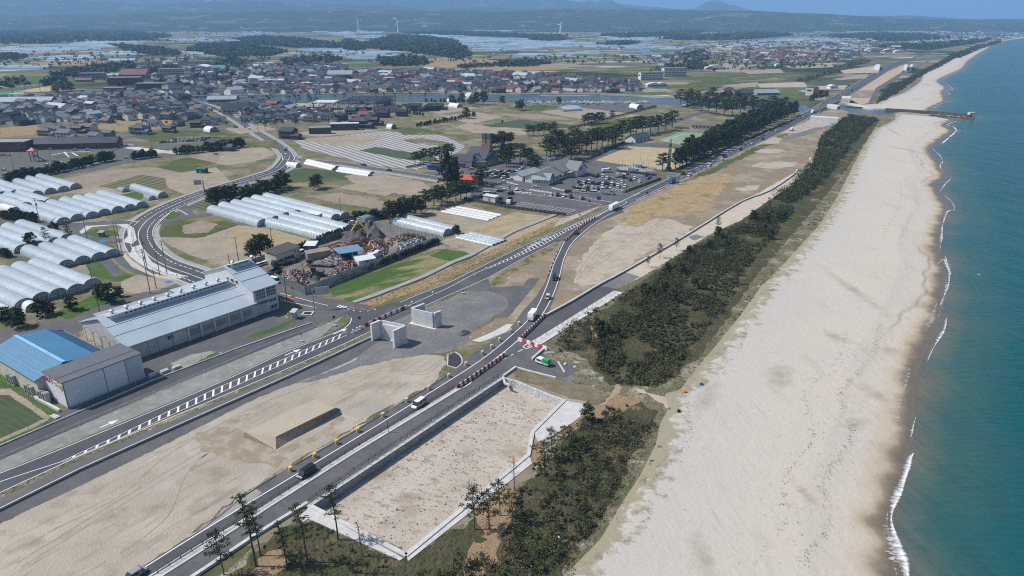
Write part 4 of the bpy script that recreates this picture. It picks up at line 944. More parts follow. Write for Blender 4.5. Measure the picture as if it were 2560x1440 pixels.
hedge((1225,385),(1300,366),14,2.0,'shrub in the clipped hedge behind the hall','hedge behind the hall','shrub',1); hedge((1430,470),(1490,481),12,1.3,'shrub in the clipped hedge below the packed parking rows','hedge below the parking rows','shrub',.6)
hedge((1560,482),(1652,449),26,1.4,'shrub in the clipped hedge at the highway side of the lot','hedge at the lot edge','shrub',.6); hedge((1542,429),(1640,440),20,1.4,'shrub in the clipped hedge at the far side of the lot','hedge at the lot back','shrub',.6)
hedge((1330,425),(1355,430),5,2.4,'shrub beside the grey roofed market','shrubs by the market','shrub',1); hedge((1015,421),(1060,414),10,1.8,'shrub in the hedge before the tour coaches','hedge by the coaches','shrub',.6)
hedge((1480,415),(1540,390),0,1,'',''); hedge((1560,420),(1640,427),12,2.6,'small street tree along the sports ground path','small trees by the sports ground','sparse',.6)
hedge((1475,398),(1560,358),18,1.8,'shrub along the left edge of the sports ground','hedge at the sports ground','shrub',.6)
hedge((1690,426),(1985,300),46,1.2,'low shrub at the foot of the windbreak','shrubs under the windbreak','shrub',.8)
hedge((1000,282),(1060,290),8,3.5,'bush near the houses before the river','bushes before the river'); hedge((880,265),(1000,278),14,4.5,'garden tree among the houses before the river','garden trees')
hedge((1830,252),(1960,262),16,4,'bush along the river bank opposite the park','bushes on the river bank'); hedge((1800,245),(1870,233),12,5,'garden tree round the riverside villa','villa garden trees')
hedge((1060,255),(1200,258),12,4,'small tree along the near river bank','trees on the near bank')
# ---- the coastal thicket, far too many shrubs to count
def scatter(poly,n,seed):
 P=gp(poly); A=np.array(P); lo,hi=A.min(0),A.max(0); rg=np.random.default_rng(seed); X=[]
 tot=0
 while tot < n:
  q=lo+(hi-lo)*rg.random((n*3,2)); q=q[inpoly_np(q[:,0],q[:,1],P)]; X.append(q); tot += len(q)
 return np.concatenate(X)[:n]
def area(P): return abs(sum(P[i][0]*P[(i+1) % len(P)][1]-P[(i+1) % len(P)][0]*P[i][1] for i in range(len(P))))/2
def thicket(name,poly,dens,hlo,hhi,leaf,per,mats,seed,cl=3,maxd=None,gap=.42):
 n=int(area(gp(poly))*dens); X=scatter(poly,n,seed); rg=np.random.default_rng(seed+1)
 # leave gaps with a smooth random field
 g=np.sin(X[:,0]*.19+2*np.sin(X[:,1]*.06+seed))*np.sin(X[:,1]*.11+1.7*np.sin(X[:,0]*.08))+.35*np.sin(X[:,0]*.6)*np.sin(X[:,1]*.5)
 X=X[g >-1+gap]; n=len(X)
 h=hlo+(hhi-hlo)*rg.random(n) ** 1.6
 h *= .72+.5*np.sin(X[:,0]*.13+1.3)*np.sin(X[:,1]*.09)
 C=np.repeat(np.c_[X,h*.55],cl,0); rr_=np.repeat(h*.62,cl)
 C[:,:2] += rg.normal(size=(len(C),2))*rr_[:,None]*.55; C[:,2] += rg.normal(size=len(C))*rr_*.25
 V=leaf_quads(C,rr_*.75,per,leaf,.8,rg,up=.6); V[:,2]=np.maximum(V[:,2],.05)
 nf=len(V) // 4; sel=rg.random(n) ; mi=np.repeat((sel > .62).astype(int)+(sel > .9).astype(int),cl*per)
 return tag(obj(name,np_mesh(name,V,nf,mats,mi)),kind='stuff')
T1='1335,1115 1370,1135 1480,1045 1560,990 1645,1035 1635,1080 1600,1110 1550,1200 1500,1290 1420,1400 1390,1450 1150,1460 1085,1440 1140,1400 1255,1385 1300,1310 1285,1200 1330,1160'
thicket('coastal_thicket',T1,.5,1.1,3.0,.17,15,[m_shrubd,m_shrub,m_twig],11,4,gap=.68)
T1b='530,1450 620,1395 700,1330 780,1305 900,1370 1000,1412 1040,1415 1080,1400 1060,1450'
thicket('coastal_thicket',T1b,.22,.5,1.7,.13,14,[m_shrub,m_shrubd,m_twig],12,3,gap=.6)
T2='1490,915 1500,880 1480,865 1530,800 1625,715 1668,668 1740,622 1800,592 1860,560 1930,508 1962,515 1985,520 1960,562 1905,620 1862,675 1838,730 1775,810 1725,875 1668,950 1640,966 1545,960 1510,935'
thicket('coastal_thicket',T2,.7,1.4,3.2,.2,13,[m_shrubd,m_shrub,m_shrubd],13,4,gap=.36)
T2b='1385,855 1400,830 1470,785 1550,742 1590,715 1600,735 1500,800 1470,860 1430,880 1400,880'
thicket('coastal_thicket',T2b,.4,.9,2.4,.18,14,[m_shrub,m_shrubd,m_twig],14,3,gap=.4)
for k,(x_,y_) in enumerate(scatter(T2,34,5)):
 q=random.Random(k); o_=tree(['dome','round','sparse'][k % 3],1500,800,q.uniform(3.2,5.5),'wind shaped tree standing above the shrubs of the coastal thicket','trees within the coastal thicket','coastal_tree'); o_.location=(x_,y_,0)
zone('grass_plot','1940,548 1958,534 1978,530 1990,538 1978,552 1955,558',.05,m_green,.5,3)
T3='1935,500 1985,460 2032,405 2052,345 2120,290 2170,297 2195,300 2165,322 2128,362 2085,420 2050,460 2005,495 1975,512'
thicket('coastal_thicket',T3,.42,2.0,4.2,.3,12,[m_shrubd,m_pine,m_shrub],15,3,gap=.3)
T4='2190,260 2215,226 2280,192 2370,145 2400,138 2350,168 2300,192 2240,234 2208,255'
thicket('coastal_thicket',T4,.10,3,5,.55,12,[m_shrubd,m_pine,m_shrub],16,2,gap=.2)
T5='2370,145 2440,118 2500,103 2504,105 2450,124 2400,146'
thicket('coastal_thicket',T5,.016,6,10,1.6,8,[m_shrubd,m_pine,m_pine],17,2,gap=.2)
T6='1984,202 2040,190 2120,160 2160,150 2180,155 2120,172 2060,190 2010,208'
thicket('copse',T6,.035,5,9,.9,10,[m_twig,m_shrubd,m_pine],18,2,gap=.1)
GT='0,318 0,240 420,235 620,195 860,170 1100,182 1450,192 1600,206 1600,234 1480,236 870,238 780,255 850,295 700,320 560,335 300,310'
thicket('garden_trees',GT,.0032,3.5,7,.7,16,[m_pine,m_shrubd,m_shrub],23,2,gap=.0)
thicket('dune_tufts','1640,1120 1700,975 1760,905 1850,795 1905,725 1965,665 2055,560 2105,480 2150,400 2180,345 2140,370 2090,470 2040,540 1950,640 1880,730 1800,830 1720,930 1690,975 1640,1120 1600,1230 1540,1330 1460,1420 1500,1440 1620,1260 1700,1120',.2,.25,.9,.15,11,[m_shrub,m_twig,m_shrubd],19,2,gap=.6)
thicket('grass_tufts','930,768 1055,726 1180,668 1305,606 1383,574 1477,533 1440,528 1300,592 1180,646 1060,698 940,743',.5,.25,.6,.13,8,[gmat('straw',[(.36,.27,.14),((.44,.34,.19),1,.4,.7)],.95)]*3,20,2,gap=.3)
thicket('basin_weeds','835,1270 1010,1120 1255,975 1300,985 1395,1010 1340,1085 1325,1140 1020,1380',.2,.2,.42,.12,8,[gmat('withered_weeds',[(.20,.15,.105),((.26,.20,.14),1,.4,.7)],.95)]*3,21,1,gap=.55).location.z=-1.9
for s,hh in (('900,120 930,104 985,90 1060,92 1135,102 1182,138 1150,150 1090,140 1000,128',13),('945,150 1000,143 1060,148 1075,160 1030,166 960,166',12),('270,112 330,116 400,122 455,138 400,140 330,130',11),('470,128 500,112 600,108 660,120 720,130 680,140 560,142',10),('580,98 660,92 760,98 860,114 840,124 740,120 640,112',11),('846,118 870,100 905,112 915,124 880,128',12),
              ('0,136 40,134 70,142 40,150 0,150',8),('0,70 120,62 280,75 430,90 380,104 240,102 120,108 0,112',12),('1000,82 1120,78 1260,84 1400,92 1390,98 1240,92 1100,88',12),('1310,92 1400,90 1420,96 1400,104 1330,103',12),('1230,160 1330,150 1380,158 1340,166 1250,168',8),('1140,166 1220,160 1240,165 1160,172',8),('1490,112 1560,104 1600,110 1560,116',10),('120,190 190,172 330,158 340,172 200,196',9),('100,205 160,196 180,214 120,222',10),('270,205 300,195 340,205 320,215 280,215',9),('480,195 540,185 600,190 590,205 500,205',9),('545,165 575,145 600,150 610,175 560,180',11),('1660,165 1760,160 1770,172 1700,178',9),('1700,140 1760,125 1770,150 1710,160',9),
              ('1640,100 1780,92 1900,84 1980,90 1840,100',14),('1500,90 1640,86 1760,80 1700,92 1560,96',14),('2050,92 2160,84 2300,86 2380,96 2240,104',12),('2180,118 2300,112 2400,105 2480,98 2440,108 2320,126',10),('0,205 60,200 70,215 0,222',9),('620,200 700,180 760,175 740,190 660,205',7),('700,150 820,140 860,150 800,162 720,168',9),('340,175 420,165 460,172 400,185',8)):
 P=gp(s); d=max(p[1] for p in P); ar=area(P)
 n_=min(3600,ar*.02); thicket('woodland',s,n_/ar,hh*.55,hh*(1.0 if hh < 14 else 1.5),1.2+d/1300,12,[m_pine,m_shrubd,m_twig if hh < 10 else m_pine],int(hh+d),1,gap=.12)
tree('bamboo',155,228,12,'yellow green bamboo grove beside the sports pitch',name='bamboo_grove',cat='bamboo'); tree('bamboo',175,228,11,'yellow green bamboo grove right of the first one',name='bamboo_grove',cat='bamboo'); tree('bamboo',140,232,9,'yellow green bamboo grove nearest the sports pitch',name='bamboo_grove',cat='bamboo')
# hedgerow trees dotted over the far plain
X=[]
rg=np.random.default_rng(77)
for _ in range(5200):
 py=60+180*rg.random() ** 1.3; px=rg.random()*2350
 x,y=G(px,py)
 if px > 2100+(py < 120)*300 and py > 100: continue
 if 240 > py > 160 and 420 < px < 1620: continue
 if math.sin(x*.004+3*math.sin(y*.002))+math.sin(y*.005) < .1: continue
 X.append((x,y))
X=np.array(X); n_=len(X); h=4+7*rg.random(n_)
V=leaf_quads(np.c_[X,h*.5],h*.6,10,2.0,.8,rg,up=.6); V[:,2]=np.maximum(V[:,2],.1)
tag(obj('far_hedgerow_trees',np_mesh('far_hedgerow_trees',V,len(V) // 4,[m_pine,m_shrubd],np.repeat((rg.random(n_) > .5).astype(int),10))),kind='stuff')
# ---------------------------------------------------------------- walls, basin, abutments
m_block=gmat('block_wall',[(.27,.285,.30),((.36,.37,.38),1.2,.42,.6),((.19,.20,.21),.5,.5,.65)],.95,bump=(.6,.8))
m_blockw=gmat('white_block',[(.55,.56,.55),((.42,.43,.42),.9,.45,.62),((.66,.66,.64),.4,.5,.7)],.9,bump=(.5,.7))
m_steel=pmat('galvanised',(.42,.44,.46),.45,.6,var=.05); m_brown=pmat('brown_rail',(.07,.05,.045),.6); m_whitep=pmat('white_rail',(.7,.71,.72),.5)
m_glass=pmat('window_glass',(.03,.04,.05),.12,spec=.8,var=.1); m_black=pmat('black_rubber',(.02,.02,.022),.8)
def wall(name,label,P,z0,z1,w,mat,cat='wall',cap=None,kind=None):
 """a free-standing wall along ground points P"""
 mb=MB(); ribbon_mb(mb,P,w,z0,0,z1);
 if cap:
  t=thing(name,label,cat,(P[0][0],P[0][1],0)); T=Matrix.Translation((-P[0][0],-P[0][1],0))
  o=mb.build('wall',mat,t); o.data.transform(T)
  m2=MB(); ribbon_mb(m2,P,w+.25,z1,0,z1+.14); o2=m2.build('coping',cap,t); o2.data.transform(T); return t
 return tag(mb.build(name,mat),label,cat)
bw=[G(771,1262),G(1255,942)]
wall('retaining_wall','grey block retaining wall below the walkway, one face of the sunken basin',[(x+.28,y-.42) for x,y in bw],-1.9,-.02,.5,m_block,cap=m_conc)
wall('retaining_wall','white stone block wall closing the inner end of the basin',gp('1257,944 1290,953 1383,991 1412,1001'),-1.9,.12,.55,m_blockw)
wall('retaining_wall','pale concrete rim wall along the seaward side of the basin',gp('1412,1001 1332,1081 1321,1139 1015,1390'),-1.9,.3,.9,m_conc)
wall('retaining_wall','pale concrete rim wall closing the near end of the basin',gp('1016,1390 771,1264'),-1.9,.3,.9,m_conc)
def apron(s,z=.12): return slab('concrete_apron',s,.0,z,m_conc)
apron('755,1290 772,1268 1008,1396 1000,1402'); apron('1018,1394 1325,1142 1330,1160 1180,1278 1020,1404'); apron('1334,1082 1416,1003 1460,1011 1462,1035 1385,1090 1345,1105'); apron('740,1300 765,1278 790,1285 760,1305',.17)
wall('kerb_wall','low white concrete wall round the truck turning bay',gp('1258,945 1262,960 1275,965'),.0,.5,.5,m_conc)
def abutment(label,base,hgt,wing):
 """U shaped bridge abutment: base = photo corners near-left, far-left, far-right, near-right"""
 P=gp(base); t=thing('bridge_abutment',label,'bridge abutment',(*P[0],0)); o_=np.array(P[0]); P=[np.array(p)-o_ for p in P]
 m_c=gmat('fresh_concrete',[(.60,.605,.60),((.48,.49,.495),2.2,.45,.65),((.68,.68,.67),.8,.5,.7),((.38,.39,.40),3,.64,.75,0,4)],.85)
 def wl(a,b,th,z0,z1,nm,za=None):
  u=(b-a)/np.hypot(*(b-a)); mb=MB(); mb.obox((a+b)/2,u,np.hypot(*(b-a)),th,z0,z1)
  for i in range(1,int(np.hypot(*(b-a))/2.4)):
   pass
  return mb.build(nm,m_c,t)
 h=hgt
 c=sum(P)/4
 I=[p+(c-p)*0 for p in P]
 wl(I[0],I[1],.75,0,h,'wing_wall'); wl(I[2],I[3],.75,0,h,'wing_wall')
 u=(I[2]-I[1])/np.hypot(*(I[2]-I[1]))
 wl(I[1]+u*.38,I[2]-u*.38,.9,0,h-.9,'breast_wall'); w=np.array([-u[1],u[0]])*wing
 mb=MB(); mb.obox((I[1]+I[2])/2+w*.25,u,np.hypot(*(I[2]-I[1]))-.76,.4,h-.9,h-.02); mb.build('parapet',m_c,t)
 mb=MB(); mb.obox((I[1]+I[2])/2,u,np.hypot(*(I[2]-I[1]))+1.4,2.2,0,.12); mb.build('footing',m_c,t)
 return t
abutment('pale concrete bridge abutment nearer the sand lot, open side facing the camera','930,852 953,842 1015,856 985,870',5.4,1)
abutment('pale concrete bridge abutment across the gravel yard, blank side facing the camera','1062,795 1032,807 1087,820 1103,814',5.0,-1)
# railings: posts and rails
def railing(name,label,P,h,step,mat,rails=(1.0,.55),mesh=False,z=0.1,pr=.05,cat='railing'):
 P=resample(P,step); t=thing(name,label,cat,(*P[0],0)); o_=np.array(P[0])
 me=MB(); me.box(-pr,pr,-pr,pr,0,h); pd=me.data('post',mat)
 for p in P[:100]: obj('post',pd,t,(p[0]-o_[0],p[1]-o_[1],z))
 mb=MB()
 for r_ in rails:
  for i in range(len(P)-1): mb.tube((P[i][0]-o_[0],P[i][1]-o_[1],z+h*r_),(P[i+1][0]-o_[0],P[i+1][1]-o_[1],z+h*r_),.035,n=4)
 mb.build('rail',mat,t)
 if mesh:
  mb=MB()
  for i in range(len(P)-1):
   d=math.dist(P[i],P[i+1]); k=max(2,int(d/.22))
   for j in range(1,k):
    x=P[i][0]+(P[i+1][0]-P[i][0])*j/k-o_[0]; y=P[i][1]+(P[i+1][1]-P[i][1])*j/k-o_[1]
    mb.box(x-.012,x+.012,y-.012,y+.012,z+.1,z+h)
  mb.build('picket_grille',mat,t)
 return t
railing('pedestrian_fence','brown picket railing between the new carriageway and the walkway',gp('395,1436 500,1370 700,1241 880,1128 1146,966'),.9,2.1,m_brown,mesh=True,z=.2)
t=railing('pedestrian_fence','brown picket railing on white brackets along the block retaining wall',gp('772,1258 950,1139 1255,939'),1.1,2.0,m_brown,mesh=True,z=.1)
mb=MB(); P=resample(gp('775,1260 950,1142 1256,941'),2.0)
for p in P: mb.box(p[0]-.06,p[0]+.06,p[1]-.5,p[1]-.38,-1.2,.9)
for i in range(len(P)-1):
 for zz in (-.35,.35): mb.tube((P[i][0],P[i][1]-.45,zz),(P[i+1][0],P[i+1][1]-.45,zz),.055,n=4)
o=mb.build('wall_brace',m_whitep); tag(o,'row of white steel brackets fixed to the block retaining wall face','bracket rail')
railing('pedestrian_fence','dark post railing along the pale concrete strip by the closed carriageway',gp('1338,856 1546,726'),.95,3.0,m_brown,z=.15,rails=(.95,))
railing('guard_rail','long double white guard rail beside the service road',gp('-60,1176 0,1148 200,1062 400,979 600,894 700,851 795,818'),.75,3.5,m_whitep,(.95,.6),z=.05,pr=.06,cat='guard rail')
railing('mesh_fence','thin grey wire fence along the warehouse yard',gp('-60,1140 0,1112 200,1026 380,950 600,866 776,805'),1.2,3.6,m_steel,(1.0,.5),z=.3,pr=.03,cat='fence')
railing('guard_rail','guard rail on the outside of the bend beside the embankment',catmull(gp('338,560 330,580 333,610 350,645 390,676 440,690 475,697'),5),.8,3,m_steel,(.95,.6),pr=.05,cat='guard rail')
wall('sea_wall','low dark sea wall running beside the pale work road',catmull(gp('1366,790 1430,755 1500,713 1560,681 1712,592 1852,506 1922,479 1985,437 1992,426'),3),0,.6,.4,m_blockw,cap=m_conc)
wall('sea_wall','short curved concrete wall at the far end of the work road',gp('1992,424 2020,426 2030,412 2024,398'),0,1.6,.5,m_conc)
def panel_fence(label,s,h,mat,step=2.0,cap=None,name='panel_fence'):
 P=resample(gp(s),step); t=thing(name,label,'fence',(*P[0],0)); o_=np.array(P[0]); mb=MB(); pm=MB()
 for i in range(len(P)-1):
  a=np.array(P[i])-o_; b=np.array(P[i+1])-o_; u=(b-a)/np.hypot(*(b-a)); mb.obox((a+b)/2,u,np.hypot(*(b-a))-.06,.06,.05,h)
  pm.obox(a,u,.12,.16,0,h+.05)
 mb.build('sheet_panel',mat,t); pm.build('post_frame',m_steel,t); return t
m_fence=pmat('fence_sheet',(.36,.39,.40),.5,.2,var=.12); m_fence2=pmat('fence_sheet_dark',(.10,.125,.13),.6,var=.12); m_fencew=pmat('dark_board',(.055,.045,.04),.8,var=.2)
panel_fence('grey green sheet fence of the scrapyard facing the junction road','688,702 765,737',3,pmat('fence_green',(.17,.21,.21),.55,.2))
panel_fence('tall pale sheet fence along the long field side of the scrapyard','767,736 900,685 1000,645 1100,606',3,m_fence); panel_fence('pale sheet fence at the back of the scrapyard beside the tunnels','1100,603 1010,584 920,564',2.6,m_fence); panel_fence('dark sheet fence behind the scrapyard sheds','632,664 748,625 872,588 916,566',2.6,m_fence2)
panel_fence('dark board fence round the near side of the parking lot','1160,499 1270,521 1424,541',1.5,m_fencew,2.4)
# ---------------------------------------------------------------- buildings
class Frame:
 """local axes on the ground: origin o, u along the front, v away from it"""
 def __init__(s,o,a): s.o=np.array(o); d=np.array(a)-s.o; s.len=np.hypot(*d); s.u=d/s.len; s.v=np.array([-s.u[1],s.u[0]]); s.rz=math.atan2(s.u[1],s.u[0])
 def depth_to(s,px,py,z):
  return float(np.dot(np.array(G(px,py,z))-s.o,s.v))
 def along(s,px,py,z=0): return float(np.dot(np.array(G(px,py,z))-s.o,s.u))
def gable_roof(mb,x0,x1,y0,y1,ze,zr,yr=None,th=.18,ov=.3,closed=True):
 """a two sided roof, ridge along x"""
 yr=(y0+y1)/2 if yr is None else yr; a,b=x0-ov,x1+ov
 s0=(zr-ze)/(yr-y0); s1=(zr-ze)/(y1-yr); ya,yb=y0-ov,y1+ov; za,zb_=ze-s0*ov,ze-s1*ov
 for P in ([(a,ya,za),(b,ya,za),(b,yr,zr),(a,yr,zr)],[(b,yb,zb_),(a,yb,zb_),(a,yr,zr),(b,yr,zr)]):
  mb.face([(x,y,z+th) for x,y,z in P]); mb.face(P[::-1])
  for i in range(4):
   p,q=P[i],P[(i+1) % 4]; mb.face([p,q,(q[0],q[1],q[2]+th),(p[0],p[1],p[2]+th)])
def gable_walls(mb,x0,x1,y0,y1,ze,zr,yr=None):
 yr=(y0+y1)/2 if yr is None else yr
 mb.face([(x0,y0,0),(x1,y0,0),(x1,y0,ze),(x0,y0,ze)]); mb.face([(x1,y1,0),(x0,y1,0),(x0,y1,ze),(x1,y1,ze)])
 mb.face([(x0,y1,0),(x0,y0,0),(x0,y0,ze),(x0,yr,zr),(x0,y1,ze)]); mb.face([(x1,y0,0),(x1,y1,0),(x1,y1,ze),(x1,yr,zr),(x1,y0,ze)])
def roofmat(name,col,spacing,seam=None,ang=0,rough=.45,metal=0.0):
 m=pmat(name,col,rough,metal,var=.07,scale=6); wavemix(m,ang,spacing,seam or tuple(c*.72 for c in col),.86,.95); return m
def win(parent,x0,x1,y,z0,z1,axis='y',out=-1,glass=None,nx=1,nz=1,name='window',frame=None):
 """a framed window on a wall plane: axis y means the wall lies at y"""
 mb=MB(); d=.05*out; e=.09*out
 def bx(a,b,c0,c1,d0,d1):
  lo,hi=min(y+d0,y+d1),max(y+d0,y+d1)
  mb.box(a,b,lo,hi,c0,c1) if axis == 'y' else mb.box(lo,hi,a,b,c0,c1)
 bx(x0,x1,z0,z1,0,d); o=mb.build(name,glass or m_glass,parent)
 mb=MB()
 for i in range(nx+1):
  x=x0+(x1-x0)*i/nx; bx(x-.05,x+.05,z0,z1,d,e)
 for i in range(nz+1):
  z=z0+(z1-z0)*i/nz; bx(x0,x1,z-.045,z+.045,d,e*.98)
 mb.build('frame',frame or m_whitep,o); return o
# --- the long pale warehouse with its ridge monitor and tall end
m_rblue=roofmat('pale_blue_roof',(.44,.52,.585),.9,(.36,.43,.49),math.pi/2*0,.5); m_wallw=pmat('pale_sheet_wall',(.60,.62,.63),.6,var=.06,scale=2); wavemix(m_wallw,0,.8,(.52,.54,.55),.8,.95)
m_wallg=pmat('grey_sheet_wall',(.47,.475,.47),.7,var=.08,scale=3); m_shut=pmat('roller_shutter',(.50,.525,.54),.5,.2); m_shut2=pmat('brown_shutter',(.30,.27,.23),.6)
fr=Frame(G(357,893),G(700,771)); L=fr.len
D=27.0
wh=thing('warehouse','long pale blue roofed warehouse with a ridge monitor and a taller end hall','warehouse',(*fr.o,0),fr.rz)
xt=fr.along(639,790); ze,zr=4.6,9.2; x0=fr.along(322,872,ze); D=fr.depth_to(169,814,ze); print('WH',x0,D,L,fr.depth_to(492,715,ze))
mb=MB(); gable_walls(mb,x0,xt,0,D,ze,zr); mb.build('wall',m_wallg,wh)
mb=MB(); gable_roof(mb,x0,xt-.05,0,D,ze,zr,ov=.5); rf=mb.build('roof',m_rblue,wh)
# ridge monitor
mb=MB(); mo0,mo1=x0+2.0,xt-1
mb.prism([(mo0,D/2-2.2),(mo1,D/2-2.2),(mo1,D/2-1.8),(mo0,D/2-1.8)],zr-1.2,zr+.6); mn=mb.build('roof_monitor',m_wallw,wh)
mb=MB(); mb.face([(mo0-.3,D/2-2.7,zr+.75),(mo1+.3,D/2-2.7,zr+.75),(mo1+.3,D/2+4,zr-.75),(mo0-.3,D/2+4,zr-.75)]); mb.face([(mo0-.3,D/2-2.7,zr+.8),(mo1+.3,D/2-2.7,zr+.8),(mo1+.3,D/2-2.7,zr+.95),(mo0-.3,D/2-2.7,zr+.95)])
mb.build('monitor_roof',m_rblue,mn)
n=24; mb=MB()
for i in range(n): win(mn,mo0+4+(mo1-mo0-5)*i/n,mo0+4+(mo1-mo0-5)*(i+.72)/n,D/2-2.2,zr+.0,zr+.65,name='monitor_window',frame=m_wallw)
for i in range(9):
 x=mo0+2+(mo1-mo0-4)*i/8; mb=MB(); mb.tube((x,D/2+1,zr-.3),(x,D/2+1,zr+.75),.35,.35,8); mb.tube((x,D/2+1,zr+.75),(x,D/2+1,zr+1.0),.75,.7,10); mb.tube((x,D/2+1,zr+1.0),(x,D/2+1,zr+1.3),.7,.15,10); mb.build('roof_ventilator',m_steel,wh)
mb=MB()
for yy in (D*.18,D*.33): mb.box(x0-.5,xt-.1,yy-.06,yy+.06,ze+(zr-ze)*yy/(D/2)+.19,ze+(zr-ze)*yy/(D/2)+.26)
for yy in (D*.68,D*.82): mb.box(x0-.5,xt-.1,yy-.06,yy+.06,ze+(zr-ze)*(D-yy)/(D/2)+.19,ze+(zr-ze)*(D-yy)/(D/2)+.26)
mb.build('roof_seam',pmat('seam_grey',(.22,.27,.31),.5),rf)
# front: shutters and posts
xs=[fr.along(478,850),fr.along(508,838),fr.along(541,826),fr.along(574,813),fr.along(606,802)]
for i,x in enumerate(xs):
 mb=MB(); w=(xs[-1]-xs[0])/4*.78; mb.box(x,x+w,-.08,0,0,3.5); s_=mb.build('shutter_door',m_shut,wh)
 mb=MB(); mb.box(x+.1,x+w-.1,-.11,-.08,1.3,3.3); mb.build('shutter_panel',m_shut2,s_)
 mb=MB(); mb.box(x-.75,x-.35,-.55,0,0,ze-.1); mb.build('pilaster',m_wallw,wh)
x=fr.along(438,864); mb=MB(); mb.box(x,x+9,-.06,0,0,3.6); mb.build('shutter_door',m_shut,wh)
win(wh,fr.along(408,862),fr.along(408,862)+2.2,0,2.4,3.6,nx=2); mb=MB(); mb.box(fr.along(412,874),fr.along(412,874)+2,-.06,0,0,2.2); mb.build('door',m_shut,wh)
for px,py in ((372,885),(398,877),(437,866)): mb=MB(); q=fr.along(px,py); mb.tube((q,-.12,0),(q,-.12,ze-.2),.07,n=5); mb.build('drainpipe',m_steel,wh)
# tall end
x1=L; zt,ztr=8.6,13.6
mb=MB(); gable_walls(mb,xt,x1,0.4,D+1,zt,ztr); mb.build('tall_wall',m_wallw,wh)
mb=MB(); gable_roof(mb,xt,x1,.4,D+1,zt,ztr,ov=.5); r2=mb.build('tall_roof',m_rblue,wh)
mb=MB(); mb.prism([(xt+.8,D/2-1.5),(x1-.8,D/2-1.5),(x1-.8,D/2-1.1),(xt+.8,D/2-1.1)],ztr-1,ztr+.9); m3=mb.build('tall_monitor',m_wallw,wh)
mb=MB(); mb.face([(xt+.3,D/2-2,ztr+1),(x1-.3,D/2-2,ztr+1),(x1-.3,D/2+4.5,ztr-.9),(xt+.3,D/2+4.5,ztr-.9)]); mb.build('monitor_roof',m_rblue,m3)
for i in range(9): win(m3,xt+1.5+(x1-xt-3)*i/9,xt+1.5+(x1-xt-3)*(i+.7)/9,D/2-1.5,ztr+.1,ztr+.75,name='monitor_window',frame=m_wallw)
for i in range(2): x=xt+3+i*7; mb=MB(); mb.tube((x,D/2+1,ztr-.3),(x,D/2+1,ztr+.8),.35,.35,8); mb.tube((x,D/2+1,ztr+.8),(x,D/2+1,ztr+1.2),.8,.3,10); mb.build('roof_ventilator',m_steel,wh)
mb=MB()
for yy in (D*.2,D*.35): mb.box(xt-.4,x1+.4,yy-.06,yy+.06,zt+(ztr-zt)*(yy-.4)/(D/2+.1)+.19,zt+(ztr-zt)*(yy-.4)/(D/2+.1)+.26)
mb.build('roof_seam',MATS['seam_grey'],r2)
w=x1-xt
win(wh,xt+.7,xt+w*.48,.4,5.2,8.2,nx=6,nz=3); win(wh,xt+w*.54,x1-.5,.4,5.2,8.2,nx=5,nz=3); win(wh,xt+w*.62,x1-.6,.4,3.0,4.2,nx=5); win(wh,xt+w*.62,x1-.6,.4,.6,2.0,nx=5)
mb=MB(); mb.box(xt+.8,xt+w*.5,.32,.4,0,3.6); mb.build('shutter_door',m_shut,wh)
mb=MB(); mb.prism([(xt+.3,-1.0),(xt+w*.56,-1.0),(xt+w*.56,.4),(xt+.3,.4)],4.0,4.2); mb.build('canopy',pmat('slate_canopy',(.12,.15,.19),.6),wh)
for i in range(3): win(wh,D*.30+i*2.6,D*.30+i*2.6+1.2,xt,zt+.4,zt+1.5,axis='x')
mb=MB(); mb.prism([(2,D+.5),(26,D+.5),(26,D+7),(2,D+7)],3.0,3.2,True,True); mb.build('rear_canopy',pmat('grey_sheet_roof',(.33,.34,.34),.6),wh); mb=MB(); mb.prism([(26.2,D+.5),(46,D+.5),(46,D+7),(26.2,D+7)],3.5,3.7,True,True); mb.build('rear_canopy',m_rblue,wh)
mb=MB()
for i in range(5): y=2+i*5.2; mb.box(-5,x0,y,y+.15,4.2,4.35); mb.box(-5,-4.85,y,y+.15,0,4.35)
mb.build('pipe_frame',m_steel,wh)
# --- grey roofed hall with the sign
fr=Frame(G(172,1023),G(364,945)); L=fr.len; H=7.2
dep=fr.depth_to(100,930,H)
gw=thing('warehouse','white walled hall with a dark grey roof and a red lettered sign','warehouse',(*fr.o,0),fr.rz)
m_wh=pmat('white_sheet_wall',(.70,.73,.76),.5,var=.04,scale=3); wavemix(m_wh,0,.7,(.62,.65,.68),.85,.95)
mb=MB(); mb.prism([(0,0),(L,0),(L,dep),(0,dep)],0,H-.2,top=False); mb.build('wall',m_wh,gw)
mb=MB(); mb.prism([(-.2,-.2),(L+.2,-.2),(L+.2,dep+.2),(-.2,dep+.2)],H-.2,H+.02,True,True); gr_=mb.build('roof',roofmat('dark_grey_roof',(.12,.13,.148),1.0,(.105,.113,.13),math.pi/2,.6),gw)
mb=MB(); mb.box(-.1,L+.1,dep*.3,dep*.3+.12,H+.02,H+.1); mb.build('roof_seam',pmat('roof_black',(.07,.07,.075),.6),gr_)
mb=MB(); mb.box(-.08,L+.08,-.08,0,0,.5); mb.box(-.08,0,-.08,dep,0,.5); mb.build('plinth',pmat('plinth_grey',(.34,.36,.38),.8),gw)
mb=MB()
for q in (.5,.78): mb.box(L*q-.06,L*q+.06,-.1,0,.5,H-.2)
mb.box(-.1,.12,-.12,.02,0,H-.2); mb.build('drainpipe',pmat('slate_trim',(.16,.2,.25),.6),gw)
mb=MB(); mb.box(L*.78,L,-.05,0,.5,H-.25); mb.build('wall_panel',pmat('panel_blue_grey',(.50,.55,.60),.5),gw)
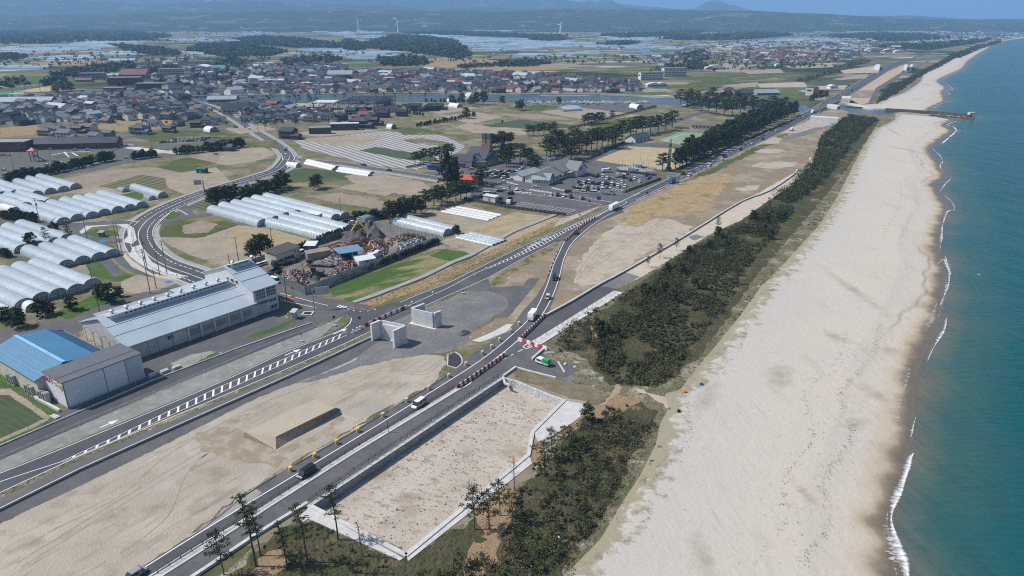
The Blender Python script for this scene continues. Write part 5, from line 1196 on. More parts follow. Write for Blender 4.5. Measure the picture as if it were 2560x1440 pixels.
def text(name,body,parent,size,loc,rot,mat,ext=.02,sx=1):
 c=bpy.data.curves.new(name,'FONT'); c.body=body; c.size=size; c.extrude=ext; c.align_x='CENTER'; c.align_y='CENTER'
 o=bpy.data.objects.new(name,c); COL.objects.link(o); dg=bpy.context.evaluated_depsgraph_get(); dg.update()
 me=bpy.data.meshes.new_from_object(o.evaluated_get(dg)); bpy.data.objects.remove(o)
 if len(me.materials): me.materials.clear()
 me.materials.append(mat); q=obj(name,me,parent,loc); q.rotation_euler=rot; q.scale=(sx,1,1); return q
m_red=pmat('sign_red',(.33,.03,.06),.6); m_ink=pmat('sign_ink',(.10,.08,.10),.6); m_gold=pmat('emblem_gold',(.50,.34,.13),.6)
sgn=text('sign_lettering','ねばりっこ',gw,1.75,(-.04,dep*.56,H-1.55),(math.pi/2,0,-math.pi/2),m_red,.03,.9)
text('sign_lettering','長芋',gw,.62,(-.04,dep*.90,H-1.15),(math.pi/2,0,-math.pi/2),m_ink,.03); text('sign_lettering','砂丘',gw,.62,(-.04,dep*.90,H-1.85),(math.pi/2,0,-math.pi/2),m_ink,.03)
mb=MB(); cyy,czz=dep*.12,H-1.7
mb.face([(-.06,cyy+.95*math.cos(a)*(1.15 if math.sin(a) > 0 else .8),czz+.85*math.sin(a)*(.8 if math.sin(a) > 0 else 1.2)) for a in [math.pi*2*i/18 for i in range(18)]][::-1]); em=mb.build('leaf_emblem',m_gold,gw)
mb=MB(); mb.face([(-.075,cyy-.6,czz+.25),(-.075,cyy+.5,czz-.15),(-.075,cyy+.5,czz-.25),(-.075,cyy-.6,czz+.12)]); mb.build('leaf_vein',pmat('emblem_brown',(.45,.22,.07),.6),em)
# --- blue roofed shed behind it
fb=Frame(G(88,984),G(0,935));
m_rb=roofmat('bright_blue_roof',(.055,.20,.345),1.1,(.045,.17,.30),0,.5); m_rb_shade=roofmat('shaded_blue_roof',(.016,.09,.20),1.1,(.013,.075,.17),0,.5); m_cream=pmat('cream_wall',(.52,.49,.42),.8,var=.1)  # lean-to slope turned from the sun: its shading is put into a darker blue
bs=thing('warehouse','blue roofed cream walled shed with a pale ridge band','warehouse',(*fr.o,0),fr.rz)
# uses the hall's axes: its ridge runs away from the road
xa=fr.along(87,948,5.6); xr=fr.along(165,908,7.6); xb=fr.along(233,883,6.6); xc=fr.along(262,873,5.4)
yb0=dep-0.0; yb1=fr.depth_to(30,842,7.6); yb1=max(yb1,dep+24)
mb=MB(); xa=min(xa,-1)
mb.face([(xa,yb0,0),(xa,yb0,5.5),(xa,yb1,5.5),(xa,yb1,0)]); mb.face([(xa,yb0,0),(xc,yb0,0),(xc,yb0,5),(xb,yb0,6.4),(xr,yb0,7.4),(xa,yb0,5.4)]); mb.face([(xc,yb1,0),(xa,yb1,0),(xa,yb1,5.4),(xr,yb1,7.4),(xb,yb1,6.4),(xc,yb1,5)]); mb.face([(xc,yb0,0),(xc,yb1,0),(xc,yb1,5),(xc,yb0,5)]); mb.build('wall',m_cream,bs)
def slope(nm,a,za,b,zb_,mat,par,th=.15):
 mb=MB(); P=[(a,yb0-.1,za),(b,yb0-.1,zb_),(b,yb1+.4,zb_),(a,yb1+.4,za)]
 mb.face([(x,y,z+th) for x,y,z in P]); mb.face(P[::-1])
 for i in range(4): p,q=P[i],P[(i+1) % 4]; mb.face([p,q,(q[0],q[1],q[2]+th),(p[0],p[1],p[2]+th)])
 return mb.build(nm,mat,par)
r_=slope('roof',xa-.5,5.3,xr,7.45,m_rb,bs); slope('roof',xr,7.45,xb,6.5,m_rb,bs); slope('lean_to_roof',xb+.02,6.42,xc+.4,4.4,m_rb_shade,bs)
mb=MB(); mb.box(xr-.45,xr+.45,yb0,yb1+.3,7.6,7.72); mb.build('ridge_band',pmat('ridge_light_blue',(.26,.50,.70),.5),r_)
mb=MB()
for j in range(3):
 xx=xa+(xr-xa)*(.25+.27*j); zz=5.3+2.15*(xx-xa+.5)/(xr-xa+.5)
 for i in range(26): yy=yb0+1+(yb1-yb0-2)*i/26; mb.box(xx-.06,xx+.06,yy,yy+.25,zz+.1,zz+.3)
mb.build('snow_guard',m_whitep,r_)
def acu(px,py,lb):
 t=thing('condenser_unit',lb,'condenser unit',(*G(px,py),.1),fr.rz); mb=MB(); mb.box(-.55,.55,-.8,.8,0,2.6); b_=mb.build('casing',pmat('unit_grey',(.42,.43,.42),.6),t); mb=MB(); mb.tube((-.57,0,1.9),(-.55,0,1.9),.55,.55,12); mb.tube((-.57,0,.8),(-.55,0,.8),.55,.55,12); mb.build('fan_grille',m_black,t); mb=MB(); mb.box(-.62,.62,-.87,.87,2.6,2.72); mb.build('top_cover',pmat('unit_top',(.26,.265,.26),.6),t)
for i,(px,py) in enumerate(((28,957),(38,962),(73,984),(84,990),(107,1000),(119,1006))): acu(px,py,['grey condenser unit by the cream wall, farthest from the sign','second grey condenser unit from the far end of the cream wall','grey condenser unit in the middle pair by the cream wall','grey condenser unit near the corner of the cream shed','grey condenser unit under the red lettering, farther of two','grey condenser unit under the red lettering, nearer of two'][i])
wall('kerb_wall','low pale concrete kerb wall beside the lettered hall',gp('88,996 150,1030'),0,.7,.6,m_conc); wall('kerb_wall','short white concrete step at the corner of the grass',gp('130,1040 146,1046'),0,.35,1.2,m_conc)
# --- roadside station buildings
m_tile=roofmat('dark_tile',(.075,.082,.10),.6,(.05,.055,.07),math.pi/2,.45); m_slate=roofmat('pale_slate',(.185,.195,.19),.6,(.15,.16,.155),math.pi/2,.6); m_wpl=pmat('white_plaster',(.66,.66,.63),.8,var=.06); m_brick=pmat('pink_brick',(.34,.21,.18),.85,var=.15,scale=1)
def hall(name,label,a,b,dep,ze,zr,roof,wallm,cat='building',off=(0,0),axis='x',parent=None,wins=0):
 f=Frame(G(*a),G(*b)); t=parent or thing(name,label,cat,(*f.o,0),f.rz); mb=MB(); gable_walls(mb,0,f.len,0,dep,ze,zr); mb.build('wall',wallm,t); mb=MB(); gable_roof(mb,0,f.len,0,dep,ze,zr,ov=.7); mb.build('roof',roof,t)
 for i in range(wins): win(t,f.len*(i+.25)/wins,f.len*(i+.75)/wins,0,1,min(2.6,ze-.4),nx=2)
 return t,f
t,f=hall('station_hall','dark tiled white hall with twin pink brick chimneys',(1166,413),(1212,416),20,5.0,10.5,m_tile,m_wpl,wins=3)
mb=MB(); mb.prism([(7,9),(13,9),(13,12.5),(7,12.5)],7,12.5); ch=mb.build('chimney',m_brick,t)
for x in (7.2,10.4): mb=MB(); mb.prism([(x,9.4),(x+2.4,9.4),(x+2.4,12),(x,12)],12.5,16); mb.build('chimney_shaft',m_brick,ch); mb=MB(); mb.box(x-.1,x+2.5,9.3,12.1,16,19); mb.build('chimney_pot',pmat('dark_pot',(.12,.13,.13),.7),ch)
t,f=hall('station_wing','dark tiled shop wing with a pink awning left of the chimneys',(1133,418),(1179,419),10,4.2,7.4,m_tile,m_wpl); mb=MB(); mb.prism([(4,-2),(f.len-4,-2),(f.len-4,0),(4,0)],2.9,3.15); mb.build('awning',pmat('pink_awning',(.45,.22,.22),.7),t); win(t,4,f.len-4,0,.2,2.7,nx=8,glass=pmat('dark_red_glass',(.09,.03,.03),.3)); mb=MB(); mb.box(f.len+.8,f.len+9,2,9,0,3.4); mb.build('porch',pmat('porch_grey',(.17,.17,.17),.7),t)
t,f=hall('station_wing','dark tiled wing with a round emblem on its white gable',(1216,416),(1248,405),14,3.8,7.5,m_tile,m_wpl,wins=6); mb=MB(); mb.tube((-.02,7,3.5),(-.12,7,3.5),1.3,1.3,16); mb.build('round_emblem',pmat('emblem_dark',(.10,.10,.10),.6),t)
t,f=hall('market_hall','big grey slate roofed market hall with a glazed cross gable',(1408,446),(1450,431),20,4,7.8,m_slate,m_wpl,wins=5); mb=MB(); gable_walls(mb,0,8,-1,11,4,8.2); o=mb.build('gable_porch',m_wpl,t); o.rotation_euler=(0,0,-math.pi/2); o.location=(8,3,0); mb=MB(); gable_roof(mb,0,8,-1,11,4,8.2,ov=.6); o2=mb.build('gable_porch_roof',m_slate,t); o2.rotation_euler=(0,0,-math.pi/2); o2.location=(8,3,0); mb=MB(); mb.prism([(2,-3.5),(f.len,-3.5),(f.len,0),(2,0)],3.2,3.4,True,True); mb.build('canopy',pmat('sage_canopy',(.33,.37,.30),.7),t); win(o,2,8,8.05,3.6,5.6,axis='x',out=1,nx=4,nz=2)
m_rgb=roofmat('blue_grey_sheet',(.30,.37,.38),.8,(.25,.31,.32),math.pi/2,.5)
hall('market_wing','low blue grey roofed market wing nearest the car park lane',(1330,462),(1372,464),14,3.2,5.4,m_rgb,m_wpl,wins=6); hall('market_wing','grey slate roofed market wing between the two low ones',(1372,462),(1404,447),15,3.4,6.2,m_slate,m_wpl,wins=4); hall('market_wing','long blue grey roofed market wing by the parked cars',(1306,454),(1352,440),9,3.2,4.8,m_rgb,m_wpl,wins=3)
hall('orange_shop','small shop with a bright orange roof behind the tall pines',(1150,461),(1196,463),9,3.0,4.6,pmat('orange_roof',(.62,.10,.025),.5),m_brick,'shop',wins=5)
hall('rest_house','white rest house with dark roof near the tennis courts',(1588,358),(1625,350),9,3.2,5.8,m_tile,m_wpl,wins=4); hall('club_house','long pale club house with a brown roof behind the windbreak',(1728,322),(1810,325),9,3.4,5.2,roofmat('brown_roof',(.20,.16,.13),.7),m_wpl,wins=9); hall('pavilion','small pink roofed pavilion at the sports ground',(1588,420),(1602,421),5,2.6,3.8,m_rgb,m_wpl)
# scrapyard buildings
f=Frame(G(693,666),G(752,643)); t=thing('yard_office','cream site office with a dark lean-to roof in the scrapyard','office',(*f.o,0),f.rz); mb=MB(); mb.prism([(0,0),(f.len,0),(f.len,6),(0,6)],0,4.4); mb.build('wall',pmat('office_cream',(.55,.54,.46),.7),t); mb=MB(); P=[(-.3,-.3,4.5),(f.len+.3,-.3,4.5),(f.len+.3,6.3,5.4),(-.3,6.3,5.4)]; mb.face(P); mb.face([(x,y,z-.15) for x,y,z in P][::-1]); mb.build('roof',pmat('office_roof',(.09,.085,.09),.6),t); win(t,1,3,0,.2,2.2); win(t,4,9,0,.2,2.4,nx=3); win(t,9.6,10.4,0,2.6,3.6); win(t,11,11.6,0,2.6,3.6)
f=Frame(G(852,662),G(912,652)); t=thing('open_shed','open shed with a flat blue grey roof amid the scrap heaps','shed',(*f.o,0),f.rz); mb=MB(); mb.prism([(-.4,-.4),(f.len,-.4),(f.len,8),(-.4,8)],4.3,4.5,True,True); mb.build('roof',pmat('shed_blue',(.16,.27,.38),.5),t)
for x in (0,f.len*.5,f.len-.4):
 for y in (0,7.6): mb=MB(); mb.box(x-.1,x+.1,y-.1,y+.1,0,4.3); mb.build('post',m_steel,t)
mb=MB(); mb.box(0,f.len-.4,7.4,7.6,0,3.5); mb.build('back_wall',m_fence2,t)
def shack(label,a,b,d,h,wm,rm,name='shed'):
 f=Frame(G(*a),G(*b)); t=thing(name,label,'shed',(*f.o,0),f.rz); mb=MB(); mb.prism([(0,0),(f.len,0),(f.len,d),(0,d)],0,h); mb.build('wall',wm,t); mb=MB(); P=[(-.3,-.3,h+.05),(f.len+.3,-.3,h+.05),(f.len+.3,d+.3,h+.5),(-.3,d+.3,h+.5)]; mb.face(P); mb.face([(x,y,z-.1) for x,y,z in P][::-1]); mb.build('roof',rm,t); mb=MB(); mb.box(f.len*.4,f.len*.6,-.06,0,0,h*.8); mb.build('door',m_shut2,t); return t
shack('white roofed shack behind the blue shed in the scrapyard',(762,630),(788,630),5,2.6,m_fence2,m_wh); shack('long grey roofed store along the scrapyard lane',(770,652),(826,642),3,2.8,m_shut2,pmat('rust_grey',(.27,.25,.22),.8)); shack('white skip like cabin against the scrapyard fence',(898,668),(940,660),6,2.4,m_wh,m_wh)
shack('pale storage container at the edge of the fenced lot',(1208,503),(1238,508),3,3,m_wallw,m_wallw,'container'); shack('small grey equipment hut by the junction pit',(728,798),(738,799),1.8,2.4,m_wallg,m_wallg); shack('small hut between tunnels and the lane',(247,593),(258,593),2,2,pmat('olive_hut',(.16,.17,.10),.8),m_steel); shack('white pump hut beside the long clear tunnels',(772,545),(795,550),4,2.4,m_wh,m_wh); shack('green roofed hut on the tan field',(491,433),(511,434),4,2.6,pmat('hut_green',(.02,.12,.07),.6),pmat('hut_green_roof',(.03,.17,.10),.6))
mb=MB(); P=gp('757,790 783,788 775,780 762,782'); mb.obox(np.mean(P,0),(1,0),3.4,3,0,.3); mb.i=1; mb.obox(np.mean(P,0),(1,0),2.4,2,.3,.31); tag(mb.build('catch_pit',[m_conc,MATS['dark_drain']]),'square concrete catch pit in the grass beside the equipment hut','pit'); o=heap_mesh(gp('712,792 722,785 735,788 732,796 718,797'),1.6,8).build('earth_heap',m_soil); tag(o,'small brown earth heap beside the equipment hut','heap')
# ---------------------------------------------------------------- plastic tunnels
def film_mat(name,a,b_,rough=.3):
 m,t,b=new_mat(name); tc=t.nodes.new('ShaderNodeTexCoord'); v=tc.outputs['Object']
 w=t.nodes.new('ShaderNodeTexWave'); w.bands_direction='X'; w.inputs['Scale'].default_value=2*math.pi/1.6/20; w.inputs['Distortion'].default_value=.4; lnk(t,v,w.inputs['Vector'])
 r=t.nodes.new('ShaderNodeMapRange'); r.inputs[1].default_value=.8; r.inputs[2].default_value=.95; lnk(t,w.outputs['Fac'],r.inputs[0])
 c=mixc(t,noise_fac(t,v,1/5.,.35,.7),a,b_); c=mixc(t,r.outputs[0],c,tuple(x*.8 for x in a)); oi=t.nodes.new('ShaderNodeObjectInfo'); mr=t.nodes.new('ShaderNodeMapRange'); mr.inputs[4].default_value=.35; lnk(t,oi.outputs['Random'],mr.inputs[0]); c=mixc(t,mr.outputs[0],c,tuple(x*.72 for x in a)); c=mixc(t,noise_fac(t,v,1/2.2,.58,.78),c,tuple(x*.8 for x in a)); lnk(t,c,b.inputs['Base Color'])
 b.inputs['Roughness'].default_value=rough; b.inputs['Specular IOR Level'].default_value=.6
 n=t.nodes.new('ShaderNodeTexNoise'); n.inputs['Scale'].default_value=.9; lnk(t,v,n.inputs['Vector']); bp=t.nodes.new('ShaderNodeBump'); bp.inputs['Strength'].default_value=.35; bp.inputs['Distance'].default_value=.5; lnk(t,n.outputs['Fac'],bp.inputs['Height']); lnk(t,bp.outputs[0],b.inputs['Normal'])
 return m
m_film=film_mat('tunnel_film',(.40,.47,.515),(.57,.63,.66)); m_filmw=film_mat('white_film',(.72,.74,.75),(.80,.81,.81),.5); m_filmg=film_mat('grey_film',(.24,.30,.31),(.32,.38,.38)); m_end=pmat('tunnel_end_film',(.22,.26,.28),.35,var=.2,scale=1)
def tunnel(near,far,label,w=6.2,h=3.1,film=None,group=None,name='greenhouse_tunnel',cat='greenhouse',detail=True):
 A=np.array(G(*near)); B=np.array(G(*far)); L=np.hypot(*(B-A)); L=min(L,95); u=(B-A)/np.hypot(*(B-A)); t=thing(name,label,cat,(*A,0),math.atan2(u[1],u[0]),group)
 n=12; pr=[(w/2*math.cos(math.pi*i/n),h*math.sin(math.pi*i/n) ** .8) for i in range(n+1)]; mb=MB(); k=max(6,int(L/2)); rs=random.Random(int(A[0]*10))
 for j in range(k+1):
  x=L*j/k; sg=.985 if j % 2 else 1.0
  for y,z in pr: mb.v.append((x,y*sg,z*sg+.02))
 for j in range(k):
  for i in range(n): a=j*(n+1)+i; mb.f.append((a,a+1,a+n+2,a+n+1)); mb.mi.append(0)
 mb.build('film_cover',film or m_film,t,smooth=True)
 for x in (0.02,L-.02):
  mb=MB(); mb.face([(x,y*.97,z*.97+.02) for y,z in pr]); e=mb.build('end_wall',m_end,t)
  if detail:
   mb=MB()
   for q in (-.3,-.1,.1,.3): mb.box(x-.08,x+.02,q*w-.05,q*w+.05,0,h*.9*(1-(2*q) ** 2) ** .5)
   mb.box(x-.08,x+.02,-w*.46,w*.46,1.0,1.1); mb.box(x-.08,x+.02,-w*.38,w*.38,1.9,2.0)
   for i in range(n): mb.tube((x-.04,*[pr[i][0],pr[i][1]]),(x-.04,*[pr[i+1][0],pr[i+1][1]]),.05,n=4)
   mb.build('end_frame',m_whitep,e)
 return t
def rank(items,phrase,group,**k):
 for i,(nr,fa) in enumerate(items): tunnel(nr,fa,'%s tunnel from the right in %s' % (ORD[i],phrase),group=group,**k)
rank([((191,472),(101,447)),((160,479),(72,452)),((128,484),(40,457)),((94,491),(0,462)),((40,489),(-40,465)),((7,493),(-70,470))],'the rank of clear tunnels below the park hedge','tunnels below the park hedge')
rank([((356,519),(255,489)),((326,526),(225,496)),((296,531),(195,501)),((262,538),(163,506)),((232,545),(129,513)),((195,551),(96,518)),((160,560),(62,524)),((126,511),(50,487)),((101,516),(20,494)),((67,521),(-10,497)),((35,510),(-40,488))],'the staggered rank left of the road bend','tunnels left of the bend')
tunnel((40,530),(8,521),'short opaque white tunnel at the left of the staggered rank',4.2,2.6,m_filmw)
rank([((170,602),(54,565)),((138,612),(20,573)),((97,620),(-17,581)),((57,630),(-60,592))],'the rank before the lane hedge','tunnels before the lane hedge')
rank([((282,642),(185,605)),((249,650),(151,613)),((208,659),(113,622)),((168,669),(72,630))],'the rank beside the small hut and lane','tunnels beside the lane')
rank([((232,719),(91,665)),((193,733),(49,674)),((148,744),(7,684)),((107,754),(-34,698)),((64,770),(-80,708))],'the long rank behind the blue roofed shed','long tunnels behind the shed',w=6.6,h=3.3)
tunnel((84,777),(60,762),'short opaque white tunnel at the front of the long rank',4.4,2.6,m_filmw); tunnel((28,795),(-60,760),'opaque white tunnel at the near left of the long rank',6,3,m_filmw)
rank([((863,546),(667,496)),((840,551),(638,501)),((742,541),(615,508)),((715,547),(588,513)),((689,556),(558,519)),((658,564),(531,528))],'the long bright rank in front of the tree hedge','bright tunnels by the tree hedge')
rank([((873,578),(726,541)),((846,588),(699,550)),((820,597),(672,560))],'the trio running down to the scrapyard','trio of tunnels by the scrapyard')
tunnel((408,494),(336,472),'single clear tunnel beside the dark crop rows',5.4,3); tunnel((315,480),(301,477),'bare little hoop tunnel left of the single one',4.2,2.2,m_filmg); tunnel((382,500),(368,496),'bare little hoop tunnel at the end of the single one',4.2,2.2,m_filmg)
tunnel((1136,582),(1004,548),'bright clear tunnel behind, in the pair beside the scrapyard heap',5.6,2.9); tunnel((1119,588),(984,555),'bright clear tunnel in front, in the pair beside the scrapyard heap',5.6,2.9); tunnel((902,558),(968,534),'dull grey tunnel along the hedgerow behind the earth heap',6,3,m_filmg)
tunnel((747,418),(722,414),'short white tunnel beside the road junction',4.5,2.6,m_filmw)
for i,(a,b) in enumerate((((770,403),(842,420)),((766,409),(836,425)),((850,422),(930,434)),((846,428),(925,440)))): tunnel(a,b,['low white row cover, upper left of four by the junction','low white row cover, lower left of four by the junction','low white row cover, upper right of four by the lane','low white row cover, lower right of four by the lane'][i],4.2,1.3,m_filmw,None,'row_cover','row cover',False)
for i in range(4): tunnel((1262-i*9,604+i*3.4),(1176-i*11,584+i*3.2),'%s low pale row cover from the back beside the stubble field' % ORD[i],2.8,.9,m_film,None,'row_cover','row cover',False)
for i in range(4): tunnel((1254-i*10,538+i*4),(1142-i*12,517+i*3.6),'%s white mulch row from the back in the sandy field' % ORD[i],2.6,.35,m_filmw,None,'row_cover','row cover',False)
for nr,fa,lb,f in (((1150,269),(1128,266),'white arched store among the fields before the river',m_filmw),((1133,256),(1122,255),'small pale dome by the river bank',m_filmw),((985,322),(972,321),'small white tunnel at the field corner',m_filmw),((536,330),(520,327),'small white tunnel in the village meadow',m_filmw),((1600,272),(1580,268),'white arched boat store',m_filmw)): tunnel(nr,fa,lb,8,4,f,detail=False)
rank([((1448,273),(1402,276)),((1452,276),(1406,279)),((1440,270),(1398,273))],'the little far field before the boats','far field tunnels',detail=False)
# ---------------------------------------------------------------- houses
m_tiles=[roofmat('roof_tile_charcoal',(.032,.039,.054),.5,(.022,.027,.038),0,.38),roofmat('roof_tile_slate',(.06,.073,.096),.5,(.045,.055,.072),0,.38),roofmat('roof_tile_brown',(.085,.055,.046),.5,(.06,.04,.034),0,.55),roofmat('roof_tile_russet',(.17,.055,.036),.5,(.12,.04,.026),0,.55),roofmat('roof_sheet_pale',(.40,.44,.46),.6,(.34,.37,.39),0,.5)]
RN=['charcoal roofed','slate grey roofed','brown roofed','russet roofed','pale roofed']
m_hw=[pmat('house_plaster',(.60,.58,.54),.85),pmat('house_cream',(.44,.40,.33),.85),pmat('house_grey',(.24,.245,.25),.85),pmat('house_timber',(.10,.08,.065),.85),pmat('house_white',(.72,.72,.71),.8)]
WN=['plastered','cream','grey walled','dark timbered','white']
def house_meshes(v):
 """a tiled house: main block under a gable or hip, lower skirt roof and a side wing"""
 r=random.Random(v); w,d=r.uniform(10,14),r.uniform(7.5,9.5); h=r.choice([5.4,5.6,3.2,5.6]); wall=MB(); roof=MB()
 rise=d*.26; hip=v % 3 == 2
 wall.prism([(-w/2,-d/2),(w/2,-d/2),(w/2,d/2),(-w/2,d/2)],0,h,False)
 if hip:
  o=.7; a,b=w/2+o,d/2+o; k=w/2-d*.42
  E_=[(-a,-b,h),(a,-b,h),(a,b,h),(-a,b,h)]; R1,R2=(-k,0,h+rise),(k,0,h+rise)
  roof.face([E_[0],E_[1],R2,R1]); roof.face([E_[2],E_[3],R1,R2]); roof.face([E_[1],E_[2],R2]); roof.face([E_[3],E_[0],R1]); roof.face(E_[::-1])
 else:
  gable_roof(roof,-w/2,w/2,-d/2,d/2,h,h+rise,ov=.7)
  for x in (-w/2,w/2): wall.face([(x,-d/2,h),(x,d/2,h),(x,0,h+rise)])
 roof.box(-w/2+(d*.42 if hip else-.7),w/2-(d*.42 if hip else-.7),-.18,.18,h+rise-.05,h+rise+.28)
 if h > 5:
  a,b=w/2+.2,d/2
  roof.face([(-a,-b-1.6,2.6),(a,-b-1.6,2.6),(a,-b,3.2),(-a,-b,3.2)]); roof.face([(-a,-b-1.6,2.55),(-a,-b,3.1),(a,-b,3.1),(a,-b-1.6,2.55)])
 if v % 4 != 3:
  s=-1 if v % 2 else 1; ww,wd=r.uniform(5,7),r.uniform(5,7); x0=s*w/2; x1=x0+s*ww; lo,hi=min(x0,x1),max(x0,x1); y0=-d/2+r.uniform(-1.5,1)
  wall.prism([(lo,y0),(hi,y0),(hi,y0+wd),(lo,y0+wd)],0,2.9,False); gable_roof(roof,lo,hi,y0,y0+wd,2.9,2.9+wd*.26,ov=.5)
  for x in (lo,hi): wall.face([(x,y0,2.9),(x,y0+wd,2.9),(x,y0+wd/2,2.9+wd*.26)])
 wm=[]
 for fl in ([1.0] if h < 5 else [.8,3.7]):
  for q in (-.28,.05,.32):
   mb=MB(); x=q*w; mb.box(x-.9,x+.9,-d/2-.07,-d/2+.02,fl,fl+(1.5 if fl < 1 else 1.2)); wm.append(mb)
 mb=MB(); mb.box(-w/2-.06,-w/2+.02,-.9,.9,h-1.8,h-.8); wm.append(mb)
 return wall,roof,wm
HM={}
def house(px,py,rz,label,group,v=None,rc=None,wc=None,s=1.0,windows=True,name='house',at=None):
 v=random.randrange(8) if v is None else v; rc=0 if rc is None else rc; wc=0 if wc is None else wc
 if v not in HM:
  a,b,c=house_meshes(v); HM[v]=(a.data('wall',m_hw[0]),b.data('roof',m_tiles[0]),[q.data('window',m_glass) for q in c])
 x,y=at or G(px,py); t=thing(name,label,'house',(x,y,0),rz,group); s *= .8; t.scale=(s,s,s)
 for k,m in ((0,m_hw[wc]),(1,m_tiles[rc])):
  o=obj(('wall','roof')[k],HM[v][k],t); o.material_slots[0].link='OBJECT'; o.material_slots[0].material=m
 if windows:
  for w in HM[v][2]: obj('window',w,t)
 return t
NH={'n': 0}
def pick(r,russet=.1):
 q=r.random(); rc=3 if q < russet else 2 if q < russet+.12 else 4 if q > .95 else 1 if q > .58 else 0
 q=r.random(); return rc,4 if q < .36 else 0 if q < .62 else 1 if q < .74 else 2 if q < .86 else 3
STREET=np.array(catmull(gp(VST),6))
def village(poly,n,sep,phrase,group,ang,seed,russet=.06,windows=True,scale=(.9,1.15),taken=[]):
 P=gp(poly); A=np.array(P); lo,hi=A.min(0),A.max(0); r=random.Random(seed); got=0; tries=0
 while got < n and tries < n*80:
  tries += 1; x=r.uniform(lo[0],hi[0]); y=r.uniform(lo[1],hi[1])
  if not inpoly((x,y),P): continue
  if any((x-a) ** 2+(y-b) ** 2 < sep*sep for a,b in taken): continue
  if np.min(np.hypot(STREET[:,0]-x,STREET[:,1]-y)) < 17: continue
  taken.append((x,y)); got += 1; rc,wc=pick(r,russet)
  house(0,0,ang+r.choice([0,math.pi/2,0])+r.uniform(-.12,.12),'%s %s house %s' % (RN[rc],WN[wc],phrase),group,r.randrange(8),rc,wc,r.uniform(*scale),windows,at=(x,y))
 NH['n'] += got
va=hd((400,345),(620,345)); vh=va-.42
# the nearest houses, one by one
for px,py,v,rc,wc,s,a,lb in ((352,334,2,1,2,1.25,.1,'long grey house with slate tiles standing alone in the village meadow'),(373,312,3,1,4,.95,1.5,'white gabled house beside the meadow with slate roof'),(388,316,0,0,4,.9,.1,'white house with dark roof left of the black cubic house'),(424,330,6,0,3,.85,0,'black cubic house on the meadow edge'),(448,315,1,1,1,.9,1.5,'tall cream house before the meadow'),(490,318,4,2,3,.95,.6,'brown brick house with a skylight roof'),(523,311,5,0,0,1.1,.2,'dark tiled farmhouse left of the straight street'),(552,305,7,0,0,.9,.1,'low tiled house next to the straight street'),
                           (118,338,2,1,2,1.0,.2,'grey hipped house at the left of the old farm cluster'),(145,333,0,0,0,1.0,.1,'dark roofed house in the middle of the farm cluster'),(168,346,6,1,0,1.15,.1,'wide pale grey roofed house at the front of the farm cluster'),(196,332,4,0,3,1.0,.3,'dark timbered house in the farm cluster'),(226,328,1,2,0,1.05,.1,'brown tiled house at the back of the farm cluster'),(240,345,3,1,4,1.1,.1,'white fronted house with a long slate roof at the farm cluster'),(272,342,7,1,2,.9,.2,'grey shed like house at the right of the farm cluster'),
                           (618,306,0,0,4,.95,.2,'white house with balconies at the street corner'),(652,300,1,1,2,.9,.1,'small grey house right of the white corner house'),(670,304,2,1,2,.95,.1,'grey hipped house facing the open field'),(712,300,3,2,2,.9,1.5,'tall grey boxy house behind the open field'),(768,302,7,4,2,.95,.2,'grey house with a pale flat roof by the field'),(820,302,4,0,0,1.2,.1,'large dark tiled house with white gable by the flats'),(852,300,5,0,3,1.1,.1,'dark tiled house right of the white gabled one'),(722,345,4,0,3,1.35,.1,'black tiled restaurant house at the road bend'),(900,318,2,1,3,1.4,.15,'big grey tiled farmhouse at the edge of the mulched field'),(930,312,0,1,3,1.1,.2,'dark farmhouse behind the big grey one'),(912,297,1,3,0,1.1,.1,'house with a bright russet roof behind the farmhouse'),(893,301,4,3,3,.9,.1,'low russet tiled house left of the bright one'),(902,284,3,3,1,1.1,1.2,'pink gabled house with a steep roof'),(958,293,5,0,3,1.1,.1,'dark farmhouse with a double roof at the dirt road'),(880,286,6,0,3,1.0,.1,'dark house left of the pink gable'),(950,280,2,0,0,1.1,.1,'white and dark tiled house right of the pink gable'),(985,281,0,0,0,1.0,.1,'dark house behind the pale yard'),(1005,290,7,0,3,1.1,.2,'long black barn beside the scrubby field'),(1015,272,3,0,1,1.1,1.4,'brown fronted tall house near the river'),(1040,276,4,0,3,1.15,.3,'dark farmhouse left of the last one before the river'),(1075,277,5,0,3,1.15,.6,'wide dark farmhouse nearest the lone field tree'),(1095,274,6,0,3,1.0,.2,'last dark farmhouse on the field side of the river'),(965,262,1,0,3,1.1,.1,'dark house hidden in garden trees by the river'),(545,374,2,1,3,1.35,.3,'temple hall with a big hipped roof among dark trees'),(1822,236,2,2,1,1.3,.3,'brown thatched looking villa by the river')):
 house(px,py,vh+a,lb,None,v,rc,wc,s)
village('-20,318 0,256 80,252 240,245 330,252 470,256 520,285 480,300 430,302 370,298 300,300 270,312 150,308 90,312 40,318',118,11.2,'in the near village left of the straight street','near village houses',vh,31)
village('560,268 660,262 700,264 790,288 860,290 840,300 700,308 640,302 600,292',34,11.5,'in the cluster right of the straight street','houses right of the street',vh,32)
village('0,254 200,238 380,232 470,238 460,252 330,250 100,254',26,15,'along the canal at the back of the near village','canal side houses',vh,33,windows=False)
village('470,238 590,205 700,180 790,165 865,168 868,235 700,236 560,240',44,18,'in the old town above the river','old town houses',vh-.1,34,.04,False,(1,1.2))
village('868,234 870,205 900,182 1050,180 1200,182 1400,192 1500,196 1585,206 1606,230 1480,234 1200,234',34,18,'in the far bank village along the river','far bank houses',vh+.15,35,.2,False,(1.0,1.25))
